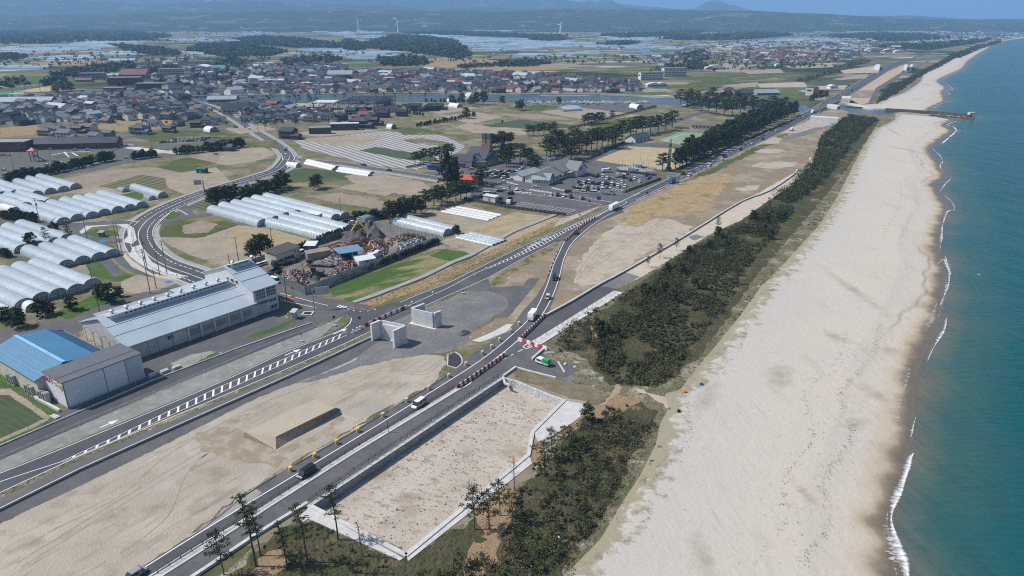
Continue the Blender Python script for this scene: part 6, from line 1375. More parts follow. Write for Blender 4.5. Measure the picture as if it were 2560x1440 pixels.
# the remaining far roofs, beyond counting
def far_roofs(polys,seed):
 V,Fs,MI=[],[],[]; r=random.Random(seed)
 for poly,dens,russet,ang in polys:
  P=gp(poly); A=np.array(P); lo,hi=A.min(0),A.max(0); n=int(area(P)*dens); k=0
  while k < n:
   x=r.uniform(lo[0],hi[0]); y=r.uniform(lo[1],hi[1])
   if not inpoly((x,y),P): continue
   k += 1; rz=ang+r.choice([0,math.pi/2])+r.uniform(-.15,.15); w,d,h=r.uniform(8,14),r.uniform(6.5,9),r.uniform(3,5.8); c,s=math.cos(rz),math.sin(rz); big=r.random() < .03
   if big: w *= 2; d *= 1.5; h *= 1.2
   T=lambda a,b,z: (x+a*c-b*s,y+a*s+b*c,z); n0=len(V); o=.6; rise=d*.27
   V.extend([T(-w/2,-d/2,0),T(w/2,-d/2,0),T(w/2,d/2,0),T(-w/2,d/2,0),T(-w/2,-d/2,h),T(w/2,-d/2,h),T(w/2,d/2,h),T(-w/2,d/2,h),T(-w/2,0,h+rise),T(w/2,0,h+rise),T(-w/2-o,-d/2-o,h-.1),T(w/2+o,-d/2-o,h-.1),T(w/2+o,0,h+rise+.15),T(-w/2-o,0,h+rise+.15),T(w/2+o,d/2+o,h-.1),T(-w/2-o,d/2+o,h-.1)])
   rc,wc=pick(r,russet)
   if big: rc=4
   for f,m in (((0,1,5,4),5+wc),((2,3,7,6),5+wc),((1,2,6,9,5),5+wc),((3,0,4,8,7),5+wc),((10,11,12,13),rc),((14,15,13,12),rc)): Fs.append(tuple(n0+q for q in f)); MI.append(m)
 me=bpy.data.meshes.new('far_houses'); me.from_pydata(V,[],Fs)
 for m in m_tiles+m_hw: me.materials.append(m)
 me.polygons.foreach_set('material_index',MI); me.update(); return tag(obj('far_houses',me),kind='stuff')
far_roofs([('0,310 0,246 240,240 470,244 510,285 430,300 270,308',.0016,.05,vh),('560,270 700,264 850,290 700,306 610,300',.0018,.08,vh),('420,237 590,200 700,178 790,163 865,165 868,235 700,237 560,240',.0032,.05,vh),('868,232 900,182 1050,180 1200,182 1400,192 1585,206 1600,225 1480,232',.0042,.22,vh),('330,205 480,175 620,168 780,160 860,165 700,178 600,195 420,225',.002,.05,vh),('1830,157 1850,138 1960,130 2080,140 2105,152 2000,158 1900,160',.0019,.7,vh),('1600,150 1720,130 1850,125 1840,140 1760,155 1650,162',.0005,.4,vh),('1700,125 1850,108 2050,104 2180,112 2080,130 1900,128',.0005,.4,vh),('2080,150 2100,128 2200,112 2330,112 2230,135 2140,150',.0006,.3,vh),('1950,90 2150,84 2350,82 2480,92 2400,104 2200,106',.0003,.1,vh),('0,100 300,96 700,80 1200,84 1700,92 2300,86 2300,72 1500,70 600,64 0,80',.000016,.1,vh),('250,160 700,140 1000,150 1250,150 1800,125 1800,110 1200,130 600,130',.00004,.2,vh),('1300,90 1500,86 1800,84 1900,92 1500,98',.00004,.1,vh),('300,150 420,160 520,165 620,165 640,150 520,145',.00015,.1,vh),('2380,84 2500,80 2570,88 2520,98 2440,98',.0004,.1,vh)],9)
# larger buildings of the town
def block(px,py,w,d,h,rz,label,wm,rm,floors=3,name='building',cat='building',roof='flat',bays=6):
 k_={'shed': .62,'hut': .6}.get(name,.6); w,d,h=w*k_,d*k_,h*.72; x,y=G(px,py); t=thing(name,label,cat,(x,y,0),rz); mb=MB()
 if roof == 'flat':
  mb.prism([(-w/2,0),(w/2,0),(w/2,d),(-w/2,d)],0,h,False); mb.build('wall',wm,t); mb=MB(); mb.prism([(-w/2-.3,-.3),(w/2+.3,-.3),(w/2+.3,d+.3),(-w/2-.3,d+.3)],h,h+.6); mb.build('roof',rm,t)
 elif roof == 'arch':
  mb.prism([(-w/2,0),(w/2,0),(w/2,d),(-w/2,d)],0,h,False); mb.build('wall',wm,t); mb=MB(); n=10
  pr=[(-w/2+w*i/n,h+w*.12*math.sin(math.pi*i/n)) for i in range(n+1)]
  for i in range(n): mb.face([(pr[i][0],-.5,pr[i][1]),(pr[i+1][0],-.5,pr[i+1][1]),(pr[i+1][0],d+.5,pr[i+1][1]),(pr[i][0],d+.5,pr[i][1])])
  mb.face([(a,-.4,b) for a,b in pr]); mb.build('roof',rm,t)
 else:
  gable_walls(mb,-w/2,w/2,0,d,h,h+d*.25); mb.build('wall',wm,t); mb=MB(); gable_roof(mb,-w/2,w/2,0,d,h,h+d*.25,ov=.8); mb.build('roof',rm,t)
 for f in range(floors):
  z=h*(f+.3)/floors
  mb=MB(); mb.box(-w/2+1,w/2-1,-.08,0,z,z+h/floors*.45); o=mb.build('window',m_glass,t); mb=MB()
  for b_ in range(bays+1): xx=-w/2+1+(w-2)*b_/bays; mb.box(xx-.25,xx+.25,-.14,-.02,z-.1,z+h/floors*.45+.1)
  mb.build('mullion',wm,o)
 mb=MB(); mb.box(-w/2-.08,-w/2,d*.2,d*.8,h*.55,h*.75); mb.build('window',m_glass,t)
 return t
m_redb=pmat('red_brick',(.22,.075,.05),.85,var=.15,scale=2); m_flat=pmat('flat_roof_grey',(.30,.31,.32),.9); m_pink=pmat('rose_roof',(.15,.055,.065),.6); m_grn=pmat('teal_roof',(.05,.27,.24),.5); m_dark=pmat('dark_clad',(.06,.065,.075),.7)
for a in ((310,212,70,22,13,.1,'red brick hall with a dark flat roof behind the near village',m_redb,m_flat,2),(285,232,40,16,8,.1,'low red brick block in front of the brick hall',m_redb,m_flat,1),(385,222,75,18,9,.1,'low grey and brick block right of the brick hall',pmat('brown_block',(.14,.11,.10),.8),m_flat,2),(500,166,70,20,13,.1,'pale cream school block on the rise behind the gymnasium',m_hw[1],m_flat,3),(430,186,70,18,12,.1,'pale school wing left of the gymnasium',m_hw[0],m_flat,3),(230,196,60,18,10,.1,'cream office block at the left of the wood',m_hw[1],m_flat,2),(1630,200,62,14,15,.25,'white apartment block left of its stepped neighbour',m_hw[4],m_flat,4),(1688,192,66,16,18,.25,'taller white apartment block, the stepped one',m_hw[4],m_flat,5),(680,212,60,16,8,.1,'low shop block with a pink band by the river town',m_hw[0],m_wh,2),(620,222,55,20,8,.1,'dark brick hall with a wide hipped roof by the river',m_redb,m_tiles[0],2),(830,222,45,18,7,.1,'white flat shop near the river wall',m_hw[4],m_wh,1),(968,205,36,14,8,.1,'plain white flat roofed block amid the far bank houses',m_hw[4],m_wh,2),(740,216,70,12,6,.1,'long low white roofed store on the old town street',m_hw[0],m_wh,1),(800,335,28,9,6.4,.14,'dark clad block of flats left of the white ended one',m_dark,m_flat,2),(862,326,38,10,7.2,.14,'white ended block of dark flats at the mulched field',m_dark,m_wh,2),(765,283,46,10,5,.12,'long pale shed beside the steel frame',m_hw[0],m_wh,1),(770,293,32,10,6,.12,'white modern house block beside the long pale shed',m_hw[4],m_wh,2),(2038,240,14,20,13,.4,'tall cream tower house beside the highway bridge',m_hw[1],m_tiles[1],2),(655,283,26,18,6.5,.1,'salmon fronted shop on the village street',pmat('salmon_wall',(.48,.22,.15),.8),m_flat,1)):
 block(*a)
for a in ((498,180,44,60,11,.1,'white arched gymnasium with a huge pale roof',m_hw[2],m_wh,1,'gymnasium','gymnasium','arch'),(545,180,34,34,8,.1,'green roofed hall right of the gymnasium',m_hw[4],m_grn,1,'hall','building','gable'),(332,196,64,50,8,.1,'hall with a broad rose red roof above the brick hall',m_hw[2],m_pink,1,'hall','building','gable'),(208,205,36,18,4,.1,'low rose roofed lodge in the wood',m_hw[2],m_pink,1,'lodge','building','gable'),(60,262,92,26,5,.08,'very long blue grey factory roof at the left of the village',m_hw[2],m_rgb,1,'factory','factory','gable'),(850,198,60,34,10,.1,'big blue grey gabled hall with one white end',m_rgb,m_rgb,1,'hall','building','gable'),(588,285,40,30,7,.15,'large black roofed shop with white gables on the village street',m_hw[4],m_tiles[0],1,'shop','shop','gable'),(555,258,50,20,6,.12,'long grey hall at the river end of the street',m_hw[2],m_rgb,1,'hall','building','gable'),(125,374,150,20,6,.12,'very long dark low hall behind the village park',m_redb,m_tiles[0],1,'long_hall','hall','gable'),(20,380,40,18,9,.1,'dark hall at the left end of the village park',m_redb,m_flat,2),(252,364,24,8,4,.1,'pale garage beside the dark long hall',m_hw[0],m_flat,1),(1860,240,40,22,5,.2,'grey temple like roofs on the river bank',m_hw[1],m_tiles[1],1,'villa','villa','gable'),(1920,238,50,22,4,.2,'low grey workshop roofs on the river bank',m_hw[1],m_rgb,1,'workshop','workshop','gable'),(300,297,28,9,4,.08,'bright green container hut on the village lawn',m_grn,m_grn,1,'hut','hut')):
 block(*a)
for px,py,w,lb in ((1790,174,60,'long white greenhouse in the fields across the river'),(1946,166,16,'small bright white shed in the fields across the river'),(2180,128,60,'bright white long shed by the coast fields'),(2225,131,70,'bright white pair of sheds nearest the highway'),(2250,132,50,'white shed at the end of the coast row'),(2110,137,60,'white shed left of the coast row'),(1765,138,40,'white shed left of the russet village'),(1510,216,34,'white roofed store at the end of the far bank village'),(1635,218,30,'white shed right of the far bank village'),(1655,217,24,'second white shed right of the far bank village'),(2085,222,18,'small white roof beside the highway across the river')): block(px,py,w,14,5,.1,lb,m_hw[4],m_wh,1,'shed','shed','arch')
# ---------------------------------------------------------------- vehicles
CARC={'w': pmat('paint_white',(.78,.79,.80),.25,var=.02),'s': pmat('paint_silver',(.42,.44,.46),.25,.4,var=.02),'d': pmat('paint_black',(.018,.02,.026),.2,var=.05),'n': pmat('paint_navy',(.015,.025,.09),.22,var=.05),'r': pmat('paint_red',(.35,.03,.03),.3),'y': pmat('paint_yellow',(.72,.50,.03),.3),'b': pmat('paint_blue',(.02,.12,.42),.3),'c': pmat('paint_cream',(.60,.58,.48),.35),'g': pmat('paint_green',(.02,.33,.10),.7),'o': pmat('paint_orange',(.70,.28,.03),.4)}
CN={'w': 'white','s': 'silver','d': 'black','n': 'navy blue','r': 'red','y': 'yellow','b': 'blue','c': 'cream','g': 'green','o': 'orange'}
m_glz=pmat('car_glass',(.025,.032,.04),.08,spec=.8,var=.1); m_lamp=pmat('lamp_lens',(.75,.76,.78),.15); m_tail=pmat('tail_lens',(.30,.015,.015),.2)
def loft(mb,secs):
 """cross sections (x, half width, z0, z1) joined along x"""
 k=len(mb.v)
 for x,w,z0,z1 in secs: mb.v += [(x,-w,z0),(x,w,z0),(x,w,z1),(x,-w,z1)]
 for i in range(len(secs)-1):
  a=k+i*4
  for j in range(4): b=(j+1) % 4; mb.f.append((a+j,a+4+j,a+4+b,a+b)); mb.mi.append(mb.i)
 mb.f.append((k,k+1,k+2,k+3)); mb.mi.append(mb.i); e=k+(len(secs)-1)*4; mb.f.append((e+3,e+2,e+1,e)); mb.mi.append(mb.i)
def bev(me,w=.06,seg=2):
 bm=bmesh.new(); bm.from_mesh(me); bmesh.ops.remove_doubles(bm,verts=bm.verts,dist=1e-4); bmesh.ops.recalc_face_normals(bm,faces=bm.faces)
 bmesh.ops.bevel(bm,geom=[e for e in bm.edges if len(e.link_faces) == 2 and e.calc_face_angle(0) > .4],offset=w,segments=seg,affect='EDGES',clamp_overlap=True); bm.to_mesh(me); bm.free()
 return me
VM={}
def wheel_data(r,w):
 mb=MB(); n=14
 mb.tube((0,-w/2,0),(0,w/2,0),r,r,n); mb.i=1; mb.tube((0,-w/2-.01,0),(0,w/2+.01,0),r*.58,r*.58,10); return mb.data('wheel',[m_black,m_steel])
WH=wheel_data(.33,.24); WHT=wheel_data(.48,.34)
def vehicle(kind,col,px,py,rz,label,group=None,detail=2,col2=None,name=None):
 """detail 2: wheels and lamps as parts; 1: body, windows, wheels"""
 dims={'car': (4.4,1.72,1.48),'van': (4.8,1.84,1.92),'kei': (3.4,1.48,1.72),'minibus': (5.4,1.9,2.3)}
 if kind in dims:
  L,w,h=dims[kind]; key=kind
  if key not in VM:
   b=MB(); hw=w/2; hd_=.78 if kind == 'car' else .95 if kind == 'van' else .95 if kind == 'kei' else 1.1; x0=-L/2
   loft(b,[(-L/2,hw*.9,.32,hd_*.92),(-L/2+.12,hw,.25,hd_),(L*.18,hw,.25,hd_+.04),(L/2-.35,hw,.25,hd_*.92),(L/2,hw*.88,.32,hd_*.72)])
   cab0,cab1=(-L*.40,L*.20) if kind == 'car' else (-L*.49,L*.30) if kind != 'van' else (-L*.48,L*.26)
   sl=.62 if kind == 'car' else .5 if kind == 'van' else .25
   g=MB(); tw=hw*.82; rz_=h-.06
   P0=[(cab0-.04,-hw*.96),(cab1+sl,-hw*.93),(cab1+sl,hw*.93),(cab0-.04,hw*.96)]; P1=[(cab0+(.45 if kind == 'car' else .12),-tw),(cab1,-tw),(cab1,tw),(cab0+(.45 if kind == 'car' else .12),tw)]
   g.prism(P0,hd_-.02,rz_,True,False,P1)
   rf=MB(); q=.1; rf.prism([(x-(q if x > 0 else-q),y*1.01) for x,y in P1],rz_-.03,h,True,True);
   for xx in (cab1*.35,cab0*.45): rf.prism([(xx,-hw*.965),(xx+.1,-hw*.965),(xx+.1,hw*.965),(xx,hw*.965)],hd_,rz_,False,False,[(xx,-tw*1.01),(xx+.1,-tw*1.01),(xx+.1,tw*1.01),(xx,tw*1.01)])
   hl=MB(); hl.box(L/2-.2,L/2-.02,.0,.42,hd_*.60,hd_*.76); tl=MB(); tl.box(-L/2-.02,-L/2+.1,0,.25,hd_*.7,hd_*.95)
   VM[key]=(bev(b.data('body',CARC['w']),.07),g.data('window',m_glz),bev(rf.data('roof_panel',CARC['w']),.03,1),hl.data('headlight',m_lamp),tl.data('tail_light',m_tail))
  B,Gd,R,HL,TL=VM[key]; t=thing(name or {'car': 'car','van': 'minivan','kei': 'kei_car','minibus': 'van'}[kind],label,'van' if kind in ('van','minibus') else 'car',(*G(px,py),.07),rz,group); t.scale=(.88,)*3
  bo=obj('body',B,t); obj('window',Gd,t); ro=obj('roof_panel',R,t)
  for o in (bo,ro): o.material_slots[0].link='OBJECT'; o.material_slots[0].material=CARC[col]
  for sx in (-.31,.31):
   for sy in (-1,1): obj('wheel',WH,t,(L*sx,sy*(w/2-.1),.33))
  if detail > 1:
   for y in (-w/2+.06,w/2-.48): obj('headlight',HL,t,(0,y,0))
   for y in (-w/2+.03,w/2-.28): obj('tail_light',TL,t,(0,y,0))
   m_=MB(); m_.box(L*.2,L*.26,-w/2-.22,-w/2,.95,1.12); obj('mirror',m_.data('mirror',CARC[col]),t); obj('mirror',m_.data('mirror',CARC[col]),t,(0,w+.22,0))
  return t
 # trucks: cab and cargo
 S={'truck': (8.4,2.4,3.4,3.5),'artic': (9.8,2.4,3.4,3.4),'boxtruck': (6.4,2.1,3.0,2.6),'dump': (7.8,2.45,2.9,2.9),'crewtruck': (4.9,1.75,1.95,2.2),'flatbed': (11.5,2.5,2.9,1.6),'coach': (10.5,2.5,3.3,3.3),'keitruck': (3.4,1.48,1.75,.9)}[kind]
 L,w,hc,hb=S; t=thing(name or {'coach': 'tour_coach','keitruck': 'small_truck'}.get(kind,'truck'),label,'coach' if kind == 'coach' else 'truck',(*G(px,py),.07),rz,group); t.scale=(.88,)*3; hw=w/2
 cl=L if kind == 'coach' else {'crewtruck': 2.6,'keitruck': 1.5}.get(kind,2.1); xf=L/2; xb=xf-cl
 mb=MB(); loft(mb,[(xb,hw,.45,hc),(xf-.5,hw,.45,hc),(xf-.05,hw*.97,.5,hc*.62),(xf,hw*.95,.5,hc*.5)] if kind != 'coach' else [(xb,hw,.4,hc),(xf-.4,hw,.4,hc),(xf,hw*.95,.45,hc*.7)]); me=bev(mb.data('cab' if kind != 'coach' else 'body',CARC[col]),.08); obj('cab' if kind != 'coach' else 'body',me,t)
 mb=MB(); z0,z1=(hc*.58,hc*.9) if kind != 'coach' else (1.5,2.8)
 mb.face([(xf-.06,-hw*.9,z0),(xf-.06,hw*.9,z0),(xf-.40,hw*.88,z1),(xf-.40,-hw*.88,z1)]) if kind != 'coach' else mb.face([(xf+.02-.1,-hw*.9,z0),(xf+.02-.1,hw*.9,z0),(xf-.35,hw*.88,z1),(xf-.35,-hw*.88,z1)]); mb.build('windscreen',m_glz,t)
 mb=MB()
 for s_ in (-1,1): y=s_*(hw+.01); mb.face([(xb+.25,y,z0),(xf-.55,y,z0),(xf-.6,y,z1),(xb+.25,y,z1)][::s_])
 mb.build('side_window',m_glz,t)
 if kind != 'coach':
  mb=MB(); mb.box(-L/2,xb,-hw*.8,hw*.8,.5,.8); mb.build('chassis',m_black,t); mb=MB(); cm=CARC[col2 or 'w']
  if kind in ('truck','artic','boxtruck'): mb.box(-L/2,xb-.15,-hw,hw,.85,hb); o=mb.build('cargo_box',cm,t); m2=MB(); m2.box(-L/2-.03,-L/2,-.05,.05,.9,hb-.1); m2.box(-L/2,xb-.15,-hw-.02,hw+.02,.85,.98); m2.build('box_trim',m_steel,o)
  elif kind == 'crewtruck': mb.box(-L/2,xb-.08,-hw,hw,.85,hb); o=mb.build('tarpaulin',cm,t); m2=MB(); m2.box(-L/2-.02,xb-.06,-hw-.03,hw+.03,.6,.95); m2.build('tray',m_whitep,t)
  else:
   for a,b_ in (((-L/2,xb-.15,-hw,-hw+.06),0),((-L/2,xb-.15,hw-.06,hw),0),((-L/2,-L/2+.06,-hw,hw),0),((xb-.21,xb-.15,-hw,hw),0)): mb.box(*a,.8,hb)
   mb.box(-L/2,xb-.15,-hw,hw,.78,.9); mb.build('cargo_bed',cm,t)
   if kind in ('flatbed',):
    o=heap_mesh([(-L/2+.2,-hw+.1),(xb-.3,-hw+.1),(xb-.3,hw-.1),(-L/2+.2,hw-.1)],1.0,5,rough=.35).build('scrap_load',m_scrap,t); o.location.z=1.2
 R,Wd=(WH,.33) if kind in ('crewtruck','keitruck') else (WHT,.48)
 for x in ([xf-.9,-L/2+1.2] if kind in ('boxtruck','crewtruck','keitruck') else [xf-1.2,-L/2+1.4,-L/2+2.6] if kind != 'coach' else [xf-2.2,-L/2+2.6]):
  for s_ in (-1,1): obj('wheel',R,t,(x,s_*(hw-.15),Wd))
 hl=MB(); hl.box(xf-.1,xf+.03,0,.4,.75,.95); me=hl.data('headlight',m_lamp)
 for y in (-hw+.1,hw-.5): obj('headlight',me,t,(0,y,0))
 return t
m_scrap=gmat('mixed_scrap',[(.22,.20,.19),((.50,.38,.33),.8,.5,.58),((.10,.10,.11),.5,.5,.6),((.26,.10,.05),1.6,.55,.66),((.62,.60,.58),.45,.6,.66)],.85)
D1=hd((1060,1000),(1040,1014));
vehicle('van','w',1047,1015,D1,'white minivan on the new coast road below the yellow drums'); vehicle('van','d',767,1187,hd((780,1160),(743,1185)),'black minivan on the new coast road beside the sand mound'); vehicle('car','s',338,1442,hd((400,1400),(320,1452)),'silver car entering at the bottom of the coast road')
vehicle('boxtruck','w',1331,796,hd((1343,775),(1318,815)),'white box truck coming round the bend past the barriers',col2='w'); vehicle('kei','c',1369,747,hd((1376,725),(1361,765)),'small cream boxy car on the bend'); vehicle('van','d',1387,698,hd((1393,670),(1386,700)),'black minivan at the middle of the bend'); vehicle('car','d',1440,585,hd((1450,572),(1432,594)),'black car leaving the highway into the bend')
vehicle('artic','w',1535,524,hd((1570,508),(1530,528)),'long white lorry where the highway divides',col2='w'); vehicle('truck','b',1681,457,hd((1700,447),(1650,472)),'blue lorry on the highway by the gantry sign',col2='b')
vehicle('crewtruck','w',1357,911,hd((1372,916),(1342,905)),'white crew cab truck with a green tarpaulin in the turning bay',col2='g')
HWY=[(1723,440,'w'),(1707,436,'d'),(1773,416,'w'),(1790,395,'n'),(1804,401,'w'),(1812,393,'d'),(1851,375,'d'),(1880,360,'w'),(1908,350,'d'),(1940,328,'w'),(1962,310,'s'),(2008,292,'w'),(2043,273,'w'),(2060,259,'d'),(2076,256,'w'),(2092,240,'s'),(2104,238,'w'),(2130,226,'d'),(2150,212,'s'),(2186,190,'d'),(2215,172,'w')]
for px,py,c in HWY: vehicle('car' if px % 3 else 'van',c,px,py,hd((px,py),(px-40,py+20)) if px % 2 else hd((px-40,py+20),(px,py)),'%s car driving on the straight highway past the windbreak' % CN[c],'highway cars',1)
vehicle('truck','w',2031,283,hd((2031,283),(1990,303)),'white lorry on the highway before the bridge',col2='w'); vehicle('truck','g',2127,226,hd((2127,226),(2090,246)),'green lorry on the highway beyond the bridge',col2='g'); vehicle('boxtruck','w',1978,327,hd((1960,340),(2000,320)),'white truck parked on the gravel track beside the highway',col2='w')
RA=hd((1440,452),(1430,470))
ROWA=[(1484,441,'d'),(1495,440,'n'),(1507,442,'w'),(1569,436,'d'),(1447,457,'d'),(1453,457,'s'),(1459,460,'w'),(1465,458,'n'),(1472,457,'w'),(1471,462,'s'),(1478,459,'d'),(1484,460,'n'),(1494,461,'d'),(1500,460,'d'),(1506,463,'w'),(1514,460,'n'),(1521,462,'d'),(1529,463,'w'),(1544,465,'w'),(1545,469,'w'),(1562,467,'w'),(1480,471,'w'),(1496,474,'d'),(1505,475,'w'),(1511,474,'s'),(1518,473,'d'),(1490,443,'d'),(1617,449,'s'),(1623,446,'b'),(1598,456,'w'),(1516,447,'w'),(1524,448,'d'),(1532,449,'s'),(1554,457,'w'),(1536,464,'d'),(1470,470,'d'),(1461,469,'w'),(1525,475,'w'),(1576,452,'d'),(1586,447,'w'),(1450,463,'d')]
for px,py,c in ROWA: vehicle('car' if (px+py) % 3 else 'van',c,px,py,RA+(math.pi if px % 2 else 0),'%s car parked in the rows of the highway side lot' % CN[c],'cars in the highway side lot',1)
ROWB=[(1421,482,'d'),(1443,481,'w'),(1460,483,'w'),(1377,489,'w'),(1394,490,'d'),(1409,492,'w'),(1427,495,'d'),(1457,498,'d')]
for i,(px,py,c) in enumerate(ROWB): vehicle('car' if i % 2 else 'van',c,px,py,RA+(math.pi/2 if i < 3 else 0),'%s car parked along the strip above the empty fenced lot' % CN[c],'cars above the fenced lot',1)
ROWC=[(1194,436,'w'),(1201,436,'w'),(1208,436,'s'),(1203,433,'w'),(1212,435,'w'),(1215,432,'s'),(1226,431,'w'),(1238,429,'w'),(1240,437,'d'),(1248,437,'n'),(1250,440,'d'),(1257,438,'d'),(1263,433,'w'),(1264,440,'d'),(1273,431,'d'),(1283,433,'d'),(1273,437,'w'),(1238,445,'w'),(1231,447,'s'),(1218,441,'s'),(1290,443,'w'),(1299,441,'d'),(1306,438,'w'),(1285,436,'n'),(1209,440,'s'),(1225,437,'d'),(1186,440,'w'),(1179,437,'s'),(1244,433,'w'),(1254,432,'d'),(1230,440,'w'),(1268,444,'d'),(1258,446,'w'),(1292,432,'w'),(1300,434,'s'),(1246,445,'n'),(1222,434,'w'),(1279,441,'w')]
for px,py,c in ROWC: vehicle('car' if (px+py) % 3 else 'kei',c,px,py,va+(0 if px % 2 else math.pi)+.6,'%s car parked in the square before the chimneyed hall' % CN[c],'cars before the hall',1)
ROWD=[(1304,409,'w'),(1398,407,'w'),(1337,409,'w'),(1309,418,'w'),(1306,423,'w'),(1334,413,'w'),(1348,428,'d'),(1327,430,'d'),(1362,420,'d'),(1340,431,'d'),(1352,422,'d'),(1376,402,'w')]
for px,py,c in ROWD: vehicle('car',c,px,py,va+.5,'%s car parked under the pines behind the market hall' % CN[c],'cars behind the market hall',1)
for k,c,px,py,rz,lb in (('car','y',1180,424,va,'yellow car parked before the awning of the station wing'),('minibus','w',1360,403,va,'white van in front of the grove behind the market hall'),('minibus','w',1219,488,va,'white minibus behind the pale storage container'),('van','s',1234,488,va,'silver van beside the white minibus'),('car','d',1206,493,va,'black car left of the pale storage container'),('van','d',1278,486,va+.8,'black van parked beside the black topped trailers'),('car','d',1249,480,va,'black car at the upper edge of the fenced lot'),('car','w',1261,477,va,'white car at the crossing island'),('keitruck','w',1291,477,va+1,'small white truck by the planted island'),('kei','s',1306,478,RA,'silver boxy car right of the planted island'),('car','w',1340,469,va-.1,'white car waiting at the market crossing'),('car','d',1400,459,va+.5,'black car passing the market front'),('car','w',1259,458,va,'white car turning on the station road'),('keitruck','w',1275,450,va,'small white truck in the yard beside the market wing'),('minibus','w',1485,485,va-.1,'large white van beside the grey tipper lorry'),('car','w',1093,436,va,'white car before the blue coach'),('car','w',714,371,hd((705,362),(720,380)),'white car on the upper road bend by the mulched field'),('van','d',714,378,hd((705,362),(720,380)),'dark car in the middle of the upper road bend'),('car','w',715,385,hd((705,372),(720,390)),'white car at the foot of the upper road bend'),('car','w',623,324,hd((640,330),(560,281)),'white car on the straight village street'),('car','s',612,319,hd((640,330),(560,281)),'silver car ahead on the straight village street'),('car','d',973,427,hd((930,421),(1010,432)),'black car on the lane below the mulched field'),('car','d',910,414,hd((930,421),(1010,432)),'dark car parked beside the field workers'),
                           ('car','w',649,665,va+.9,'white car left of two at the yard office'),('car','w',662,661,va+.9,'white car right of two at the yard office'),('minibus','w',753,637,va+1.2,'white van beside the cream yard office'),('van','d',870,557,va,'dark van behind the scrapyard fence'),('car','w',881,559,va,'white car behind the scrapyard fence'),('kei','w',895,563,va,'white boxy car behind the dark earth heap'),('minibus','w',688,706,hd((640,690),(700,708)),'white van parked by the corner of the green fence')):
 vehicle(k,c,px,py,rz,lb,None,1)
vehicle('coach','b',1088,424,va-.2,'blue tour coach parked left of the station wing'); vehicle('coach','o',1096,417,va-.2,'orange and white tour coach behind the blue one'); vehicle('dump','s',1519,486,hd((1500,485),(1535,489)),'grey tipper lorry leaving the station lot',col2='s')
vehicle('boxtruck','w',1516,431,RA+2,'white camper truck at the back of the highway side lot',col2='w'); vehicle('boxtruck','s',1543,443,RA,'grey box truck in the highway side lot',col2='s'); vehicle('boxtruck','d',1560,446,RA,'dark cabbed truck right of the grey box truck',col2='w'); vehicle('dump','w',1583,431,va,'white tanker truck at the far hedge',col2='w'); vehicle('boxtruck','d',1617,442,RA,'dark truck at the corner hedge',col2='d')
vehicle('dump','d',1250,510,RA,'black sided trailer truck, left of two in the fenced lot',col2='d'); vehicle('dump','w',1274,509,RA,'black sided truck with a white cab in the fenced lot',col2='d')
vehicle('flatbed','d',800,666,hd((840,668),(765,664)),'long black scrap lorry with a grey sided bed in the yard',col2='s'); vehicle('dump','d',686,692,hd((700,680),(676,692)),'dark tipper with a white cab by the rubble',col2='d'); vehicle('flatbed','d',712,662,hd((740,655),(690,668)),'black flatbed before the cream yard office',col2='d'); vehicle('boxtruck','w',938,645,va+1,'white truck backed against the scrapyard fence',col2='w')
PKL=[(12,426,'w'),(13,438,'w'),(60,422,'s'),(119,414,'w'),(156,409,'w'),(176,406,'w'),(203,414,'s'),(224,420,'w'),(317,396,'w'),(289,375,'w'),(126,375,'s'),(188,377,'w'),(220,376,'w'),(181,369,'w'),(189,369,'w'),(197,369,'w'),(205,368,'w'),(213,368,'w'),(540,387,'w'),(8,390,'s'),(22,390,'w')]
for i,(px,py,c) in enumerate(PKL): vehicle('car',c,px,py,va+(1.2 if 12 < i < 18 else .3),'%s car standing on the weedy village park tarmac' % CN[c],'cars on the village park',1)
vehicle('crewtruck','w',329,367,va,'white truck at the pale kerb of the village park',col2='w')
rr=random.Random(8)
for row,(a,b,n) in enumerate((((405,357),(520,351),13),((432,350),(530,346),13),((420,354),(500,348),9))):
 for k in range(n):
  t_=k/n; c=rr.choice('wwwdddsn'); vehicle('car',c,a[0]+(b[0]-a[0])*t_,a[1]+(b[1]-a[1])*t_,va+1.1,'%s car in the packed lot behind the temple' % CN[c],'cars behind the temple',1)
for k in range(34):
 c=rr.choice('wwwwsd'); vehicle('car',c,rr.uniform(1290,1620),rr.uniform(258,268)+0,va,'%s car or boat trailer in the yard along the river' % CN[c],'cars along the river yard',1)
for k in range(26):
 c=rr.choice('wwsdn'); vehicle('car',c,rr.uniform(200,232) if k < 12 else rr.uniform(350,440),rr.uniform(226,236),va,'%s car in the town hall lot' % CN[c],'cars at the town hall',1)
